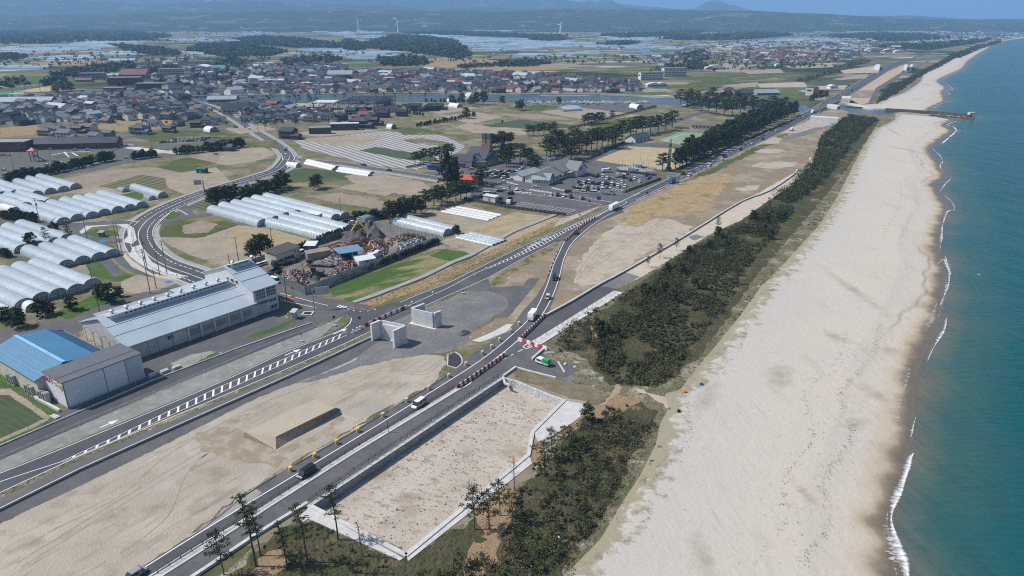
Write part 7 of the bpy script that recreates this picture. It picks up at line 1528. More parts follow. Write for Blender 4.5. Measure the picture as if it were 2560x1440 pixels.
# ---------------------------------------------------------------- street furniture
m_bred=pmat('barrier_red',(.33,.02,.03),.5); m_bwht=pmat('barrier_white',(.74,.72,.72),.5); m_dkred=pmat('barrier_dark_red',(.17,.015,.03),.6)
def barrier_data(col,L,w,h):
 mb=MB(); mb.prism([(-L/2,-w/2),(L/2,-w/2),(L/2,w/2),(-L/2,w/2)],0,h*.45,True,True,[(-L/2,-w/2*.75),(L/2,-w/2*.75),(L/2,w/2*.75),(-L/2,w/2*.75)])
 mb.prism([(-L/2+.04,-w*.36),(L/2-.04,-w*.36),(L/2-.04,w*.36),(-L/2+.04,w*.36)],h*.45,h,True,False,[(-L/2+.06,-w*.22),(L/2-.06,-w*.22),(L/2-.06,w*.22),(-L/2+.06,w*.22)]); return bev(mb.data('barrier',col),.03,1)
def barrier_row(line,n,cols,L,w,h,phrase,group):
 P=even(catmull(gp(line),4),n); ds={}
 for i in range(n):
  c=cols[i % len(cols)]
  if c not in ds: ds[c]=barrier_data(c[1],L,w,h)
  a=P[max(0,i-1)]; b=P[min(n-1,i+1)]; o=obj('traffic_barrier',ds[c],None,(P[i][0],P[i][1],.075),math.atan2(b[1]-a[1],b[0]-a[0])); tag(o,'%s plastic barrier block %s' % (c[0],phrase),'barrier',group)
RW=[('dark red',m_bred),('white',m_bwht)]
barrier_row('1146,970 1200,934 1262,890',24,RW,1.15,.62,1.05,'in the row left of the white minivan lane','barriers along the walkway'); barrier_row('1303,848 1330,822 1362,791',22,RW,1.1,.6,1.0,'in the row closing the empty carriageway','barriers closing the carriageway'); barrier_row('1302,854 1361,874',7,[('white',m_bwht),('bright red',pmat('barrier_bright_red',(.55,.02,.04),.45))],1.9,.7,1.1,'in the short cross row by the turning bay','cross row barriers')
barrier_row('1413,603 1440,578 1463,560 1490,546',30,[('dark red',m_bred),('white',m_bwht)],1.0,.6,1.0,'in the row where the bend leaves the highway','barriers at the fork'); barrier_row('918,814 965,793 1013,772',14,RW,2.0,.65,1.0,'in the row across the junction mouth','junction barriers')
barrier_row('1370,690 1386,650 1396,628',14,[('faded red',m_dkred),('white',m_bwht)],.8,.4,.55,'along the left edge of the bend','low barriers on the bend')
def drum_parts():
 mb=MB(); mb.tube((0,0,0),(0,0,.82),.42,.40,14); a=mb.data('drum',pmat('drum_cream',(.62,.50,.30),.6)); mb=MB(); mb.tube((0,0,.82),(0,0,1.05),.43,.38,14); b=mb.data('cap',pmat('drum_yellow',(.80,.60,.02),.5)); mb=MB(); mb.tube((0,0,.3),(0,0,.5),.425,.42,14); return a,b,mb.data('reflective_band',pmat('drum_band',(.55,.30,.12),.5))
DP=drum_parts(); m_pale=pmat('drum_faded',(.66,.56,.40),.6)
DR=[(727,1178),(787,1144),(842,1110),(895,1080),(958,1042),(1017,1005),(1072,974),(1122,943),(1165,914),(1206,886),(1229,870),(1249,853),(1277,831),(1297,812)]
for i,(px,py) in enumerate(DR):
 t=thing('crash_drum','%s crash drum on the left shoulder of the coast road' % (ORD[i]+' yellow capped' if i < 4 else ORD[i]+' faded cream'),'drum',(*G(px,py),.065),0,'crash drums on the shoulder'); obj('drum',DP[0],t); o=obj('cap',DP[1],t); obj('reflective_band',DP[2],t)
 if i >= 4: o.material_slots[0].link='OBJECT'; o.material_slots[0].material=m_pale
mbw=MB(); mbw.prism([(-.25,-.25),(.25,-.25),(.25,.25),(-.25,.25)],0,.9,True,True,[(-.18,-.1),(.18,-.1),(.18,.1),(-.18,.1)]); mbw.tube((.0,0,.8),(.0,0,1.1),.3,.28,8); wd=mbw.data('marker_post',m_bwht)
for px,py in ((1216,676),(1188,690),(1294,640),(1326,622),(1388,591),(1415,578),(1082,737),(1030,762),(883,833),(893,828),(901,824)): tag(obj('marker_post',wd,None,(*G(px,py),.07)),'white marker post standing on the old coast road centre line','marker post','white markers on the old road')
def pole(px,py,h,label,arms=2,lean=0,group=None,lamp=False,r=.16,mat=None,name='utility_pole',cat='utility pole'):
 t=thing(name,label,cat,(*G(px,py),0),random.uniform(-.6,.6),group); mb=MB(); mb.tube((0,0,0),(lean,0,h),r,r*.65,8); mb.build('shaft',mat or m_pole,t)
 for i in range(arms): z=h-.5-i*.9; mb=MB(); mb.box(-1.0,1.0,-.06,.06,z,z+.12); [mb.tube((x,0,z+.12),(x,0,z+.4),.06,n=5) for x in (-.9,-.3,.3,.9)]; mb.build('cross_arm',m_steel,t)
 if arms > 1: mb=MB(); mb.tube((.35,0,h-3.6),(.35,0,h-2.6),.3,.3,8); mb.build('transformer',pmat('transformer_grey',(.20,.21,.22),.6),t)
 if lamp: mb=MB(); mb.tube((0,0,h),(1.4,0,h+.3),.06,n=5); mb.box(1.2,1.9,-.15,.15,h+.25,h+.4); mb.build('lamp_head',m_steel,t)
 return t
m_pole=pmat('pole_concrete',(.15,.145,.14),.9);
for px,py,h,a,lb in ((101,559,12,2,'utility pole between the staggered tunnels and the hedge'),(220,605,13,1,'tall pole beside the looping lane'),(297,630,13,1,'left pole of the close pair by the lane'),(304,629,12,0,'right pole of the close pair by the lane'),(369,677,14,2,'pole below the road embankment, first of three'),(400,690,15,1,'pole below the road embankment, second of three'),(418,686,13,1,'pole below the road embankment, third of three'),(376,734,16,2,'tall pole with a transformer beside the pale warehouse'),(391,721,7,0,'short pole beside the blue road sign'),(249,780,15,1,'tall pole on the grass behind the warehouse'),(598,663,11,1,'pole at the corner of the tan field'),(684,637,11,1,'pole behind the yard office'),(576,672,6,0,'short pole at the field kerb'),(172,588,7,1,'pole near the small dark pine'),(996,552,13,0,'pole behind the bright tunnel pair'),(1119,515,13,0,'pole in the hedgerow by the fenced lot'),(718,757,13,1,'pole on the pavement by the green scrapyard fence'),(765,740,12,0,'thin pole at the corner of the scrapyard'),(853,545,10,0,'thin pole behind the trio of tunnels')): pole(px,py,h,lb,a)
for px,py,h,lb in ((513,483,9,'sign pole on the curved road'),(382,384,14,'lamp pole on the village park'),(225,414,15,'tall pole on the village park, middle'),(255,399,12,'pole on the village park by the grass'),(295,366,14,'pole by the long dark hall'),(35,424,12,'pole at the left of the village park'),(130,408,9,'thin pole near the red tower slide'),(173,391,10,'pole right of the red tower slide'),(52,395,9,'pole behind the red tower slide'),(386,357,9,'thin pole before the packed lot')): pole(px,py,h,lb,0,0,None,True,.12)
for i,(px,py,h) in enumerate(((1570,482,12),(1475,492,10),(1474,505,11),(1422,532,10),(1247,480,10),(1215,482,11),(1281,432,11),(1316,440,9),(1363,488,9),(1424,465,9),(1364,452,9),(1390,400,11),(1440,400,10),(1505,405,11),(1475,412,12),(1555,430,10),(1615,440,12),(1620,432,10),(1545,432,11),(1640,426,9),(1600,412,8),(1660,444,8))): pole(px,py,h,'slim lamp post in the station car parks',0,0,'station lamp posts',True,.1,m_steel,'lamp_post','lamp post')
for i in range(26):
 r_=random.Random(900+i); pole(r_.uniform(180,860),r_.uniform(250,335),r_.uniform(9,12),'utility pole among the village houses',1,0,'village utility poles')
for i,(px,py) in enumerate(((971,1081),)): pole(px,py,3.2,'small black lamp post rising from the picket railing',0,0,None,False,.07,m_black,'lamp_post','lamp post')
def gantry(px,py,h,w,hh,rz,label,blue=False,arm=3.0):
 t=thing('road_sign',label,'road sign',(*G(px,py),0),rz); mb=MB(); mb.tube((0,0,0),(0,0,h),.2,.16,10); mb.build('post',m_steel,t); mb=MB()
 for z in (h-.3,h-.3-hh*.7): mb.tube((0,0,z),(arm+w/2,0,z),.08,n=6)
 mb.build('arm',m_steel,t); mb=MB(); mb.box(arm-w/2,arm+w/2,-.22,-.1,h-hh-.1,h+.2); p=mb.build('panel',pmat('sign_back',(.42,.46,.48),.5) if not blue else pmat('sign_blue',(.03,.12,.35),.5),t); mb=MB()
 for i in range(6): x=arm-w/2+.15+(w-.3)*i/5; mb.box(x-.05,x+.05,-.1,-.04,h-hh,h+.1)
 mb.build('stiffener',m_steel,p); return t
gantry(786,775,7.5,4.6,2.4,.35,'big road sign on a grey mast seen from behind, by the junction',arm=3); gantry(511,483,7,3.8,2.2,math.pi+.2,'big road sign seen from behind over the curved road',arm=2.6); gantry(1690,462,6.5,4,2.2,math.pi-.4,'road sign gantry on the highway near the blue lorry',arm=2.6)
gantry(1615,494,3.0,1.4,1.0,.2,'small blue sign on the right verge of the highway',True,.4); gantry(1494,512,4.2,2.2,1.6,.3,'pale blue sign at the station exit',True,.5); gantry(1273,478,2.6,1,.8,.2,'small blue sign on the planted island',True,.3)
def sign_post(px,py,h,col,lab,w=.8,cat='sign'):
 t=thing('warning_sign',lab,cat,(*G(px,py),0)); mb=MB(); mb.tube((0,0,0),(0,0,h),.07,.06,6); mb.build('post',m_steel,t); mb=MB(); mb.box(-w/2,w/2,-.08,-.03,h-w,h+.2); mb.build('panel',col,t); mb=MB(); mb.prism([(-.5,-.35),(.5,-.35),(.5,.35),(-.5,.35)],0,.5); mb.build('base',m_conc,t)
sign_post(755,855,3.0,m_gold,'orange temporary sign on a concrete block beside the old road'); sign_post(837,816,3.4,m_black,'black faced temporary signal on a white block at the junction',.7,'signal'); sign_post(901,820,3.6,m_black,'black round temporary signal at the end of the hatching',.7,'signal'); sign_post(1449,548,2.6,CARC['o'],'orange warning board on the verge near the fork'); sign_post(1473,516,3,m_black,'black and white signal box at the lot corner',.9,'signal'); sign_post(1158,735,1.4,pmat('sign_pink',(.70,.05,.25),.5),'bright pink little board at the gravel yard',.5)
mb=MB(); mb.prism([(-.3,-.22),(.3,-.22),(.3,.22),(-.3,.22)],0,1.3); mb.tube((0,0,1.3),(0,0,1.9),.28,.2,8); o=mb.build('marker_figure',pmat('fluorescent_yellow',(.75,.80,.03),.5)); o.location=(*G(1304,614),0); tag(o,'fluorescent yellow roadside marker on the golden verge','marker')
# road lettering
P=gp('1310,624 1382,588'); mid=((P[0][0]+P[1][0])/2,(P[0][1]+P[1][1])/2,.0795); dx,dy=P[1][0]-P[0][0],P[1][1]-P[0][1]; ln=math.hypot(dx,dy)
o=text('road_lettering','この車通へ像のい',None,3.0,mid,(0,0,math.atan2(dy,dx)),m_white,.001,1)
o.scale=(ln/max(.1,o.dimensions.x),.8,1); o['kind']='structure'
for px,py in ((410,705),(244,603)): zone('road_marking','%d,%d %d,%d %d,%d %d,%d' % (px,py,px+14,py-4,px+24,py-1,px+10,py+5),.08,pmat('blue_marking',(.05,.17,.38),.7))
# green pylon sign of the station
t=thing('pylon_sign','tall green pylon sign with pale letters down its face and a dome base','pylon sign',(*G(1671,428),0),-.25); mb=MB(); mb.tube((0,0,0),(0,0,2.4),2.2,1.6,12); mb.tube((0,0,2.4),(0,0,3.0),1.6,.6,12); mb.build('base',pmat('pylon_base',(.04,.06,.07),.6),t); mb=MB(); mb.prism([(-1.0,-.9),(1.0,-.9),(1.0,.9),(-1.0,.9)],2.6,17,True,False,[(-.85,-.75),(.85,-.75),(.85,.75),(-.85,.75)]); mb.build('shaft',pmat('pylon_green',(.015,.15,.085),.5),t); mb=MB(); mb.prism([(-.85,-.75),(.85,-.75),(.85,.75),(-.85,.75)],17,20,True,False,[(-.3,-.3),(.3,-.3),(.3,.3),(-.3,.3)]); mb.build('cap',pmat('pylon_cap',(.33,.30,.28),.7),t); m_pl=pmat('pylon_letter',(.48,.66,.60),.5)
text('pylon_lettering','道\nの\n駅\n北\n条',t,1.9,(0,-.93,10),(math.pi/2-.0,0,0),m_pl,.03)
# red tower slide on the village park
t=thing('tower_slide','red roofed play tower with a slide on the village park','play tower',(*G(88,403),0)); mb=MB()
for x in (-1.6,1.6):
 for y in (-1.6,1.6): mb.box(x-.15,x+.15,y-.15,y+.15,0,7)
mb.box(-1.8,1.8,-1.8,1.8,3.4,3.7); mb.build('frame',m_dkred,t); mb=MB(); mb.prism([(-2.6,-2.6),(2.6,-2.6),(2.6,2.6),(-2.6,2.6)],7,9,True,True,[(-.2,-.2),(.2,-.2),(.2,.2),(-.2,.2)]); mb.build('roof',pmat('tower_roof',(.42,.10,.06),.6),t); mb=MB(); mb.face([(1.6,-.6,3.5),(7,-.6,.3),(7,.6,.3),(1.6,.6,3.5)]); mb.face([(1.6,-.6,3.4),(1.6,.6,3.4),(7,.6,.2),(7,-.6,.2)]); mb.build('slide',m_dark,t)
# ---------------------------------------------------------------- scrap heaps and excavators
def pile(outline,h,seed,bitsmat,label,n=500,size=.55,core=None):
 t=thing('scrap_heap',label,'scrap heap',(0,0,0)); P=gp(outline); heap_mesh(P,h,seed,rough=.25).build('heap_core',core or m_scrap,t); rg=np.random.default_rng(seed); A=np.array(P); c=A.mean(0); E_=even(catmull(P+[P[0]],4),60)
 k=rg.integers(0,60,n); f=1-np.sqrt(rg.random(n)); X=E_[k]+(c-E_[k])*f[:,None]; z=h*(1-(1-f) ** 1.2)
 V=leaf_quads(np.c_[X,z+.15],np.full(n,.4),4,size,.8,rg); V[:,2]=np.maximum(V[:,2],.06); mi=np.repeat(rg.integers(0,len(bitsmat),n),4); o=obj('loose_scrap',np_mesh('loose_scrap',V,len(V) // 4,bitsmat,mi),t); o['kind']='stuff'; return t
sp,sw,sg_,sr,sk,sb_=pmat('scrap_pink',(.55,.38,.32),.7),pmat('scrap_white',(.66,.65,.63),.6),pmat('scrap_grey',(.25,.26,.28),.6,.3),pmat('scrap_rust',(.26,.09,.035),.9),pmat('scrap_dark',(.05,.05,.055),.8),pmat('scrap_blue',(.28,.34,.46),.5,.3)
pile('700,690 720,682 768,680 778,692 772,706 760,712 735,714 712,704',3.0,1,[sp,sw,sg_,sk,sp],'pink and grey crushed scrap heap by the green fence',620); pile('815,690 840,676 872,672 886,682 870,694 835,700',2.6,2,[sp,sw,sg_,sr],'mixed pink scrap heap by the long fence',420); pile('716,712 745,708 765,716 758,724 735,722',1.6,3,[sr,sk,sg_,sp],'low rusty scrap heap in the fence corner',260)
pile('806,655 825,648 850,645 868,655 850,664 815,664',2.6,4,[sw,sp,sg_,sw],'white scrap heap behind the long lorry',320); pile('910,632 925,605 955,602 968,618 960,640 930,650',3.6,5,[sr,sp,sw,sr],'rust brown scrap heap with pale bales',560); pile('990,632 1010,612 1050,602 1066,612 1060,622 1020,632',2.8,6,[sb_,sb_,sw,sg_],'bluish silver scrap heap by the far fence',520,.8); pile('966,612 985,594 1030,588 1062,594 1066,604 1030,612 990,618',3.0,7,[m_soil,sk,m_soil],'brown earth heap at the far end of the scrapyard',180,.5,m_soil)
pile('872,610 882,604 930,600 930,618 905,628 885,622',2.6,8,[sk,sr,sg_,sr],'dark tangled scrap heap in the middle of the yard',420); pile('815,632 850,622 864,612 872,618 850,632 825,638',2.0,9,[sw,sg_,sp],'pale scrap heap along the rusty beams',260); pile('856,662 880,660 896,664 885,672 862,672',1.8,10,[sr,sp,sg_],'rusty scrap heap before the open shed',240)
m_earth=gmat('dark_earth',[(.10,.10,.105),((.16,.155,.15),2,.45,.65),((.06,.06,.065),.8,.5,.7)],.97); tag(heap_mesh(gp('848,602 872,584 900,578 925,590 920,602 880,606'),4.6,12,rough=.3,pw=1.5).build('earth_heap',m_earth),'grey earth heap under the yellow excavator arm','earth heap'); tag(heap_mesh(gp('900,595 912,568 930,566 955,585 960,600 930,606'),5.4,13,rough=.3,pw=1.5).build('earth_heap',m_earth),'tallest dark earth heap at the back fence','earth heap'); tag(heap_mesh(gp('776,700 786,690 800,692 798,703 782,706'),1.6,14).build('earth_heap',m_earth),'small dark heap beside the lower excavator','earth heap')
t=thing('beam_stack','stack of rusty steel beams along the dark fence','beam stack',(*G(835,624),0),hd((810,632),(868,614)));
for i in range(9): mb=MB(); mb.box(-8+i*.3,8-i*.25,-3.4+i*.75,-2.9+i*.75,.0,1.0+.25*(i % 3)); mb.build('beam',sr,t)
def excavator(px,py,rz,s,label,up=1):
 t=thing('excavator',label,'excavator',(*G(px,py),0),rz); t.scale=(s,s,s); ye=pmat('machine_yellow',(.62,.40,.02),.5)
 for y in (-1.2,1.2): mb=MB(); loft(mb,[(-2,.32,.25,.6),(-1.6,.32,0,.85),(1.6,.32,0,.85),(2,.32,.25,.6)]); obj('track',mb.data('track',m_black),t,(0,y,0))
 mb=MB(); mb.box(-2.2,1.2,-1.3,1.3,.95,1.9); mb.build('house',pmat('machine_grey',(.12,.12,.12),.6),t); mb=MB(); mb.box(.1,1.5,.3,1.35,1.9,3.1); mb.build('cab',m_glz,t)
 A,B,C_,D_=((1.0,-.2,1.9),(4.6,-.2,6.6),(8.6,-.2,2.6),(8.2,-.2,1.2)) if up else ((1.0,-.2,1.9),(2.8,-.2,4.2),(4.6,-.2,2.2),(4.8,-.2,1.0))
 mb=MB(); mb.tube(A,B,.42,.34,6); mb.build('boom',ye,t); mb=MB(); mb.tube(B,C_,.34,.24,6); mb.build('arm',ye,t); mb=MB(); mb.tube(C_,D_,.45,.6,6); mb.build('grab',m_steel,t)
excavator(872,594,hd((872,594),(925,600)),1.2,'yellow excavator with its arm raised over the earth heaps'); excavator(793,690,hd((800,690),(775,690)),1.15,'yellow excavator working in the pink scrap heap',0)
# ---------------------------------------------------------------- crane, steel frame, bridges, jetty, turbines
t=thing('mobile_crane','tall blue lattice crane beside the steel frame building','crane',(*G(783,273),0)); bl=pmat('crane_blue',(.03,.08,.28),.5); mb=MB(); mb.box(-6,6,-1.5,1.5,.6,2.4); mb.build('carrier',bl,t); mb=MB(); Bt=(16,0,52)
mb.tube((0,0,2),(6,0,20),.7,.65,6); mb.build('lower_boom',bl,t); mb=MB(); mb.tube((6,0,20),Bt,.4,.3,6); mb.build('upper_boom',m_steel,t); mb=MB(); mb.tube(Bt,(8,0,53),.25,.2,5); mb.build('jib',m_steel,t)
for x in (-4.5,4.5):
 for y in (-1.4,1.4): obj('wheel',WHT,t,(x,y,.48))
t=thing('steel_frame','open blue steel frame of a building under construction by the river','steel frame',(*G(800,277),0),va); fb_=pmat('steel_blue',(.07,.09,.15),.6)
for i in range(9):
 for j in range(4): mb=MB(); x,y=i*9.0,j*10.0; mb.box(x-.2,x+.2,y-.2,y+.2,0,11 if i > 2 else 7); mb.build('column',fb_,t)
for k,z in enumerate((3.5,7.0,10.6)):
 x0_=0 if k < 2 else 27
 for j in range(4): mb=MB(); mb.box(x0_,72,j*10-.15,j*10+.15,z,z+.45); mb.build('beam',fb_,t)
 for i in range(9):
  if i*9 >= x0_: mb=MB(); mb.box(i*9-.12,i*9+.12,0,30,z+.02,z+.42); mb.build('beam',fb_,t)
mb=MB(); mb.box(-8,14,4,26,7.6,7.8); mb.build('deck_sheet',m_wh,t)
mb=MB(); mb.box(27,60,2,28,3.2,3.4); mb.build('floor_deck',m_flat,t)
# river and its walls
RV='400,246 470,240 560,243 700,240 783,240 870,238 1000,237 1100,237 1300,240 1500,240 1620,243 1720,248 1830,250 1950,259 2040,266 2095,263 2120,266 2160,268 2205,276 2250,280 2208,287 2150,283 2118,279 2096,270 2070,271 2030,283 1990,275 1850,270 1700,263 1480,254 1250,252 1100,252 870,251 783,254 650,257 560,258 500,256'
m_river=gmat('river_water',[(.03,.065,.075),((.045,.085,.095),30,.4,.65)],.16,.5,bump=(1.6,.25)); zone('river',RV,.07,m_river)
wall('embankment_wall','grey river wall along the far bank village',gp('400,244 560,241 783,238 870,236 1100,235 1300,238 1500,238 1720,246'),0,1.8,1.5,m_conc); wall('embankment_wall','grey river wall on the field side of the river',gp('520,259 650,259 783,256 870,253 1100,254 1250,254 1480,256'),0,1.0,1.2,m_verge)
wall('training_wall','broad white concrete wall curving out from the river mouth',catmull(gp('2098,261 2120,262 2135,264 2155,268 2175,274 2214,276'),4),.05,1.8,3.6,m_conc)
t=thing('jetty','long dark jetty with a lamp block at its head and rocks alongside','jetty',(*G(2214,277),0)); O=np.array(G(2214,277)); P=[np.array(q)-O for q in gp('2213,277 2325,284 2428,292')]; mb=MB(); ribbon_mb(mb,P,4.2,-.5,0,1.9); mb.build('pier_wall',gmat('dark_concrete',[(.085,.08,.075),((.13,.125,.12),3,.4,.7)],.95),t); mb=MB(); ribbon_mb(mb,P,3.0,1.9,.8,2.5); mb.build('parapet',MATS['dark_concrete'],t); q=P[-1]; mb=MB(); mb.box(q[0]-3,q[0]+2,q[1]-2,q[1]+2,1.9,4.2); mb.build('head_block',m_conc,t); mb=MB(); rs=random.Random(4)
A_,B_=np.array(G(2328,290))-O,np.array(G(2430,298))-O
for i in range(90): f=rs.random(); p=A_+(B_-A_)*f; s_=rs.uniform(.7,1.5); x,y=p[0]+rs.uniform(-2,2),p[1]+rs.uniform(-2.5,2.5); mb.prism([(x-s_,y-s_*.8),(x+s_,y-s_),(x+s_*.8,y+s_),(x-s_*.9,y+s_*.8)],0,rs.uniform(.5,1.6),True,False,[(x-s_*.5,y-s_*.5),(x+s_*.6,y-s_*.4),(x+s_*.4,y+s_*.5),(x-s_*.5,y+s_*.4)])
mb.build('rubble_rocks',MATS['dark_concrete'],t)['kind']='stuff'
def cbox(label,s,h,name='concrete_block',cat='concrete structure'):
 mb=MB(); P=gp(s); a=sum(P[i][0]*P[(i+1) % len(P)][1]-P[(i+1) % len(P)][0]*P[i][1] for i in range(len(P))); P=P if a > 0 else P[::-1]; mb.prism(P,0,h); return tag(mb.build(name,MATS['fresh_concrete']),label,cat)
cbox('white concrete bridge abutment on the far side of the river mouth','2102,257 2124,258 2126,252 2104,251',5); cbox('white concrete wall on the near side of the river mouth','2066,270 2092,274 2100,270 2070,267',3); cbox('long white concrete culvert wall beside the highway before the river','2024,304 2094,309 2096,306 2026,301',4.5); cbox('pale L shaped concrete wall beside the far highway','2184,174 2198,176 2200,170 2190,168',6); cbox('pale concrete portal in the construction strip beyond the river','2258,176 2266,177 2268,170 2260,169',6); cbox('second pale concrete portal beside the first beyond the river','2272,176 2279,176 2282,170 2275,169',6)
slab('bridge_deck','2036,284 2100,254 2085,250 2022,278',.04,1.2,MATS['asphalt_old']); railing('bridge_railing','pale railing on the highway bridge over the river',gp('2030,289 2108,250'),2.2,6,m_steel,(1,.5))
t=thing('footbridge','grey river bridge left of the park pines','bridge',(*G(1740,262),0)); O=np.array(G(1740,262)); P=[np.array(q)-O for q in gp('1705,268 1795,243')]; mb=MB(); ribbon_mb(mb,P,7,1.2,0,2.0); mb.build('deck',m_flat,t); mb=MB(); ribbon_mb(mb,P,.3,2.0,3.3,3.0); ribbon_mb(mb,P,.3,2.0,-3.3,3.0); mb.build('parapet',m_steel,t)
cbox('dark sluice gate ramp standing in the river','1158,250 1172,251 1180,240 1168,239',4,'sluice_gate','sluice gate')
def turbine(px,py,top,label):
 x,y=G(px,py); d=y; h=(py-top)/F*d*.8; t=thing('wind_turbine',label,'wind turbine',(x,y,0),random.uniform(-.4,.4)); w_=pmat('turbine_white',(.80,.81,.82),.5,var=.02); k=max(1.4,d/2000)
 mb=MB(); mb.tube((0,0,0),(0,0,h),2.4*k,1.4*k,10); mb.build('tower',w_,t); mb=MB(); mb.box(-1.6*k,1.6*k,-4,5,h,h+3); n_=mb.build('nacelle',w_,t); a0=random.uniform(0,2)
 for i in range(3):
  a=a0+i*2.094; L_=h*.52; c,s=math.cos(a),math.sin(a); mb=MB(); q=[(0,1.1*k),(L_*.2,1.5*k),(L_,.3*k),(L_,-.25*k),(0,-1.1*k)]; P3=[(u*c-v*s,-4.6,h+1.5+u*s+v*c) for u,v in q]; mb.face(P3); mb.face([(a_,b_-.9,c_) for a_,b_,c_ in P3][::-1])
  for j in range(5): p,r_=P3[j],P3[(j+1) % 5]; mb.face([p,(p[0],p[1]-.9,p[2]),(r_[0],r_[1]-.9,r_[2]),r_])
  mb.build('blade',w_,t)
 return t
for px,py,tp_,lb in ((897,79,48,'white wind turbine left of the five over the far fields'),(928,69,50,'white wind turbine, left of the close pair'),(934,68,46,'white wind turbine, right of the close pair'),(995,81,52,'white wind turbine, near one of the second pair'),(1004,70,46,'white wind turbine, far one of the second pair'),(1401,82,60,'lone white wind turbine in the middle of the plain'),(643,59,40,'white wind turbine, left of the far left pair'),(648,55,37,'white wind turbine, right of the far left pair'),(715,50,30,'lone far wind turbine on the hazy hill'),(755,60,41,'white wind turbine left of the last hazy pair'),(768,63,42,'near white wind turbine of the last hazy pair'),(770,54,38,'far white wind turbine of the last hazy pair')): turbine(px,py,tp_,lb)
# netted courts fence
railing('ball_net','tall green net posts round the ball court at the far left',gp('0,240 60,234 125,230'),12,16,m_dark,(1.0,.5),pr=.15,z=0,cat='net fence'); railing('court_fence','thin mesh fence round the green courts',gp('1645,354 1722,368 1775,336'),4,6,m_steel,(1,.5),z=0,cat='fence')
# moored boats
mbt=MB(); loft(mbt,[(-3,1.0,.3,1.1),(-2.5,1.2,.1,1.2),(1.5,1.2,.1,1.3),(3.4,.15,.5,1.6)]); mbt.box(-1.6,.4,-.7,.7,1.2,2.2); bd=mbt.data('boat',m_bwht)
for k in range(30): r_=random.Random(k+50); tag(obj('moored_boat',bd,None,(*G(1300+k*11+r_.uniform(-4,4),256+r_.uniform(0,4)),.1),va+r_.uniform(-.3,.3)),'small white boat laid up along the river yard','boat','boats along the river yard')
# beach litter and field workers
def person(px,py,col,label):
 t=thing('person',label,'person',(*G(px,py),.07),random.uniform(0,6)); me=bpy.data.meshes.new('body'); J=[(0,0,.95),(0,0,1.2),(0,0,1.42),(0,.03,1.6),(0,.03,1.72),(-.1,0,.5),(-.11,.02,.05),(.1,.1,.5),(.11,-.02,.05),(-.2,0,1.38),(-.28,.05,1.1),(-.24,.2,.9),(.2,0,1.38),(.28,.05,1.1),(.24,.2,.9)]; E_=[(0,1),(1,2),(2,3),(3,4),(0,5),(5,6),(0,7),(7,8),(2,9),(9,10),(10,11),(2,12),(12,13),(13,14)]
 Rr=[.15,.16,.15,.08,.11,.09,.05,.09,.05,.07,.05,.04,.07,.05,.04]; mb=MB()
 for a,b in E_: mb.tube(J[a],J[b],Rr[a],Rr[b],7)
 mb.build('body',pmat('cloth_'+col,{'dark': (.05,.05,.07),'red': (.35,.05,.05),'white': (.6,.6,.6)}[col],.9),t)
for px,py,c,lb in ((896,412,'dark','person in dark clothes at the end of the mulched field'),(902,413,'dark','second person in dark clothes beside the field car'),(920,414,'dark','person standing right of the field car'),(1170,425,'dark','person in dark clothes left of the yellow car'),(1209,424,'dark','person in dark clothes before the white gable'),(1430,458,'dark','person crossing before the packed parking rows')): person(px,py,c,lb)
rg=np.random.default_rng(4)
n_=2400; X=[]
for _ in range(n_):
 t_=rg.random(); py=1430-1130*t_ ** .7; l=by_px_y(BEACHL,[py])[0]; r_=by_px_y(SHORE,[py])[0]; f=rg.choice([.10,.58,.72,.735])+rg.normal()*(.006 if rg.random() > .3 else .08)+.03*math.sin(py*.03)
 f=min(.84,max(.02,f)); X.append(G(l+(r_-l)*f,py))
V=leaf_quads(np.c_[np.array(X),np.full(n_,.95)],np.full(n_,.35),3,.085,.2,rg); o=obj('driftwood_litter',np_mesh('driftwood_litter',V,len(V) // 4,[pmat('driftwood',(.10,.08,.065),.9),m_wh],np.repeat((rg.random(n_) > .93).astype(int),3))); tag(o,kind='stuff')
for px,py,lb,c in ((1398,1347,'white plastic bag caught in the near scrub','w'),(1412,1355,'smaller white plastic bag beside the first in the scrub','w'),(1752,968,'bluish bundle lying at the edge of the beach','b'),(1711,987,'orange float at the beach access','o'),(1696,1036,'dark post stump on the beach access','d'),(1437,918,'white board lying by the turning bay','w'),(1413,911,'white box lying by the turning bay','w')):
 mb=heap_mesh([(-.4,-.25),(.3,-.3),(.45,.2),(-.2,.35)],.4,px,8,.2); o=mb.build('litter_bag' if c == 'w' else 'beach_litter',CARC[c]); o.location=(*G(px,py),.05 if px < 1690 else .85); tag(o,lb,'litter')
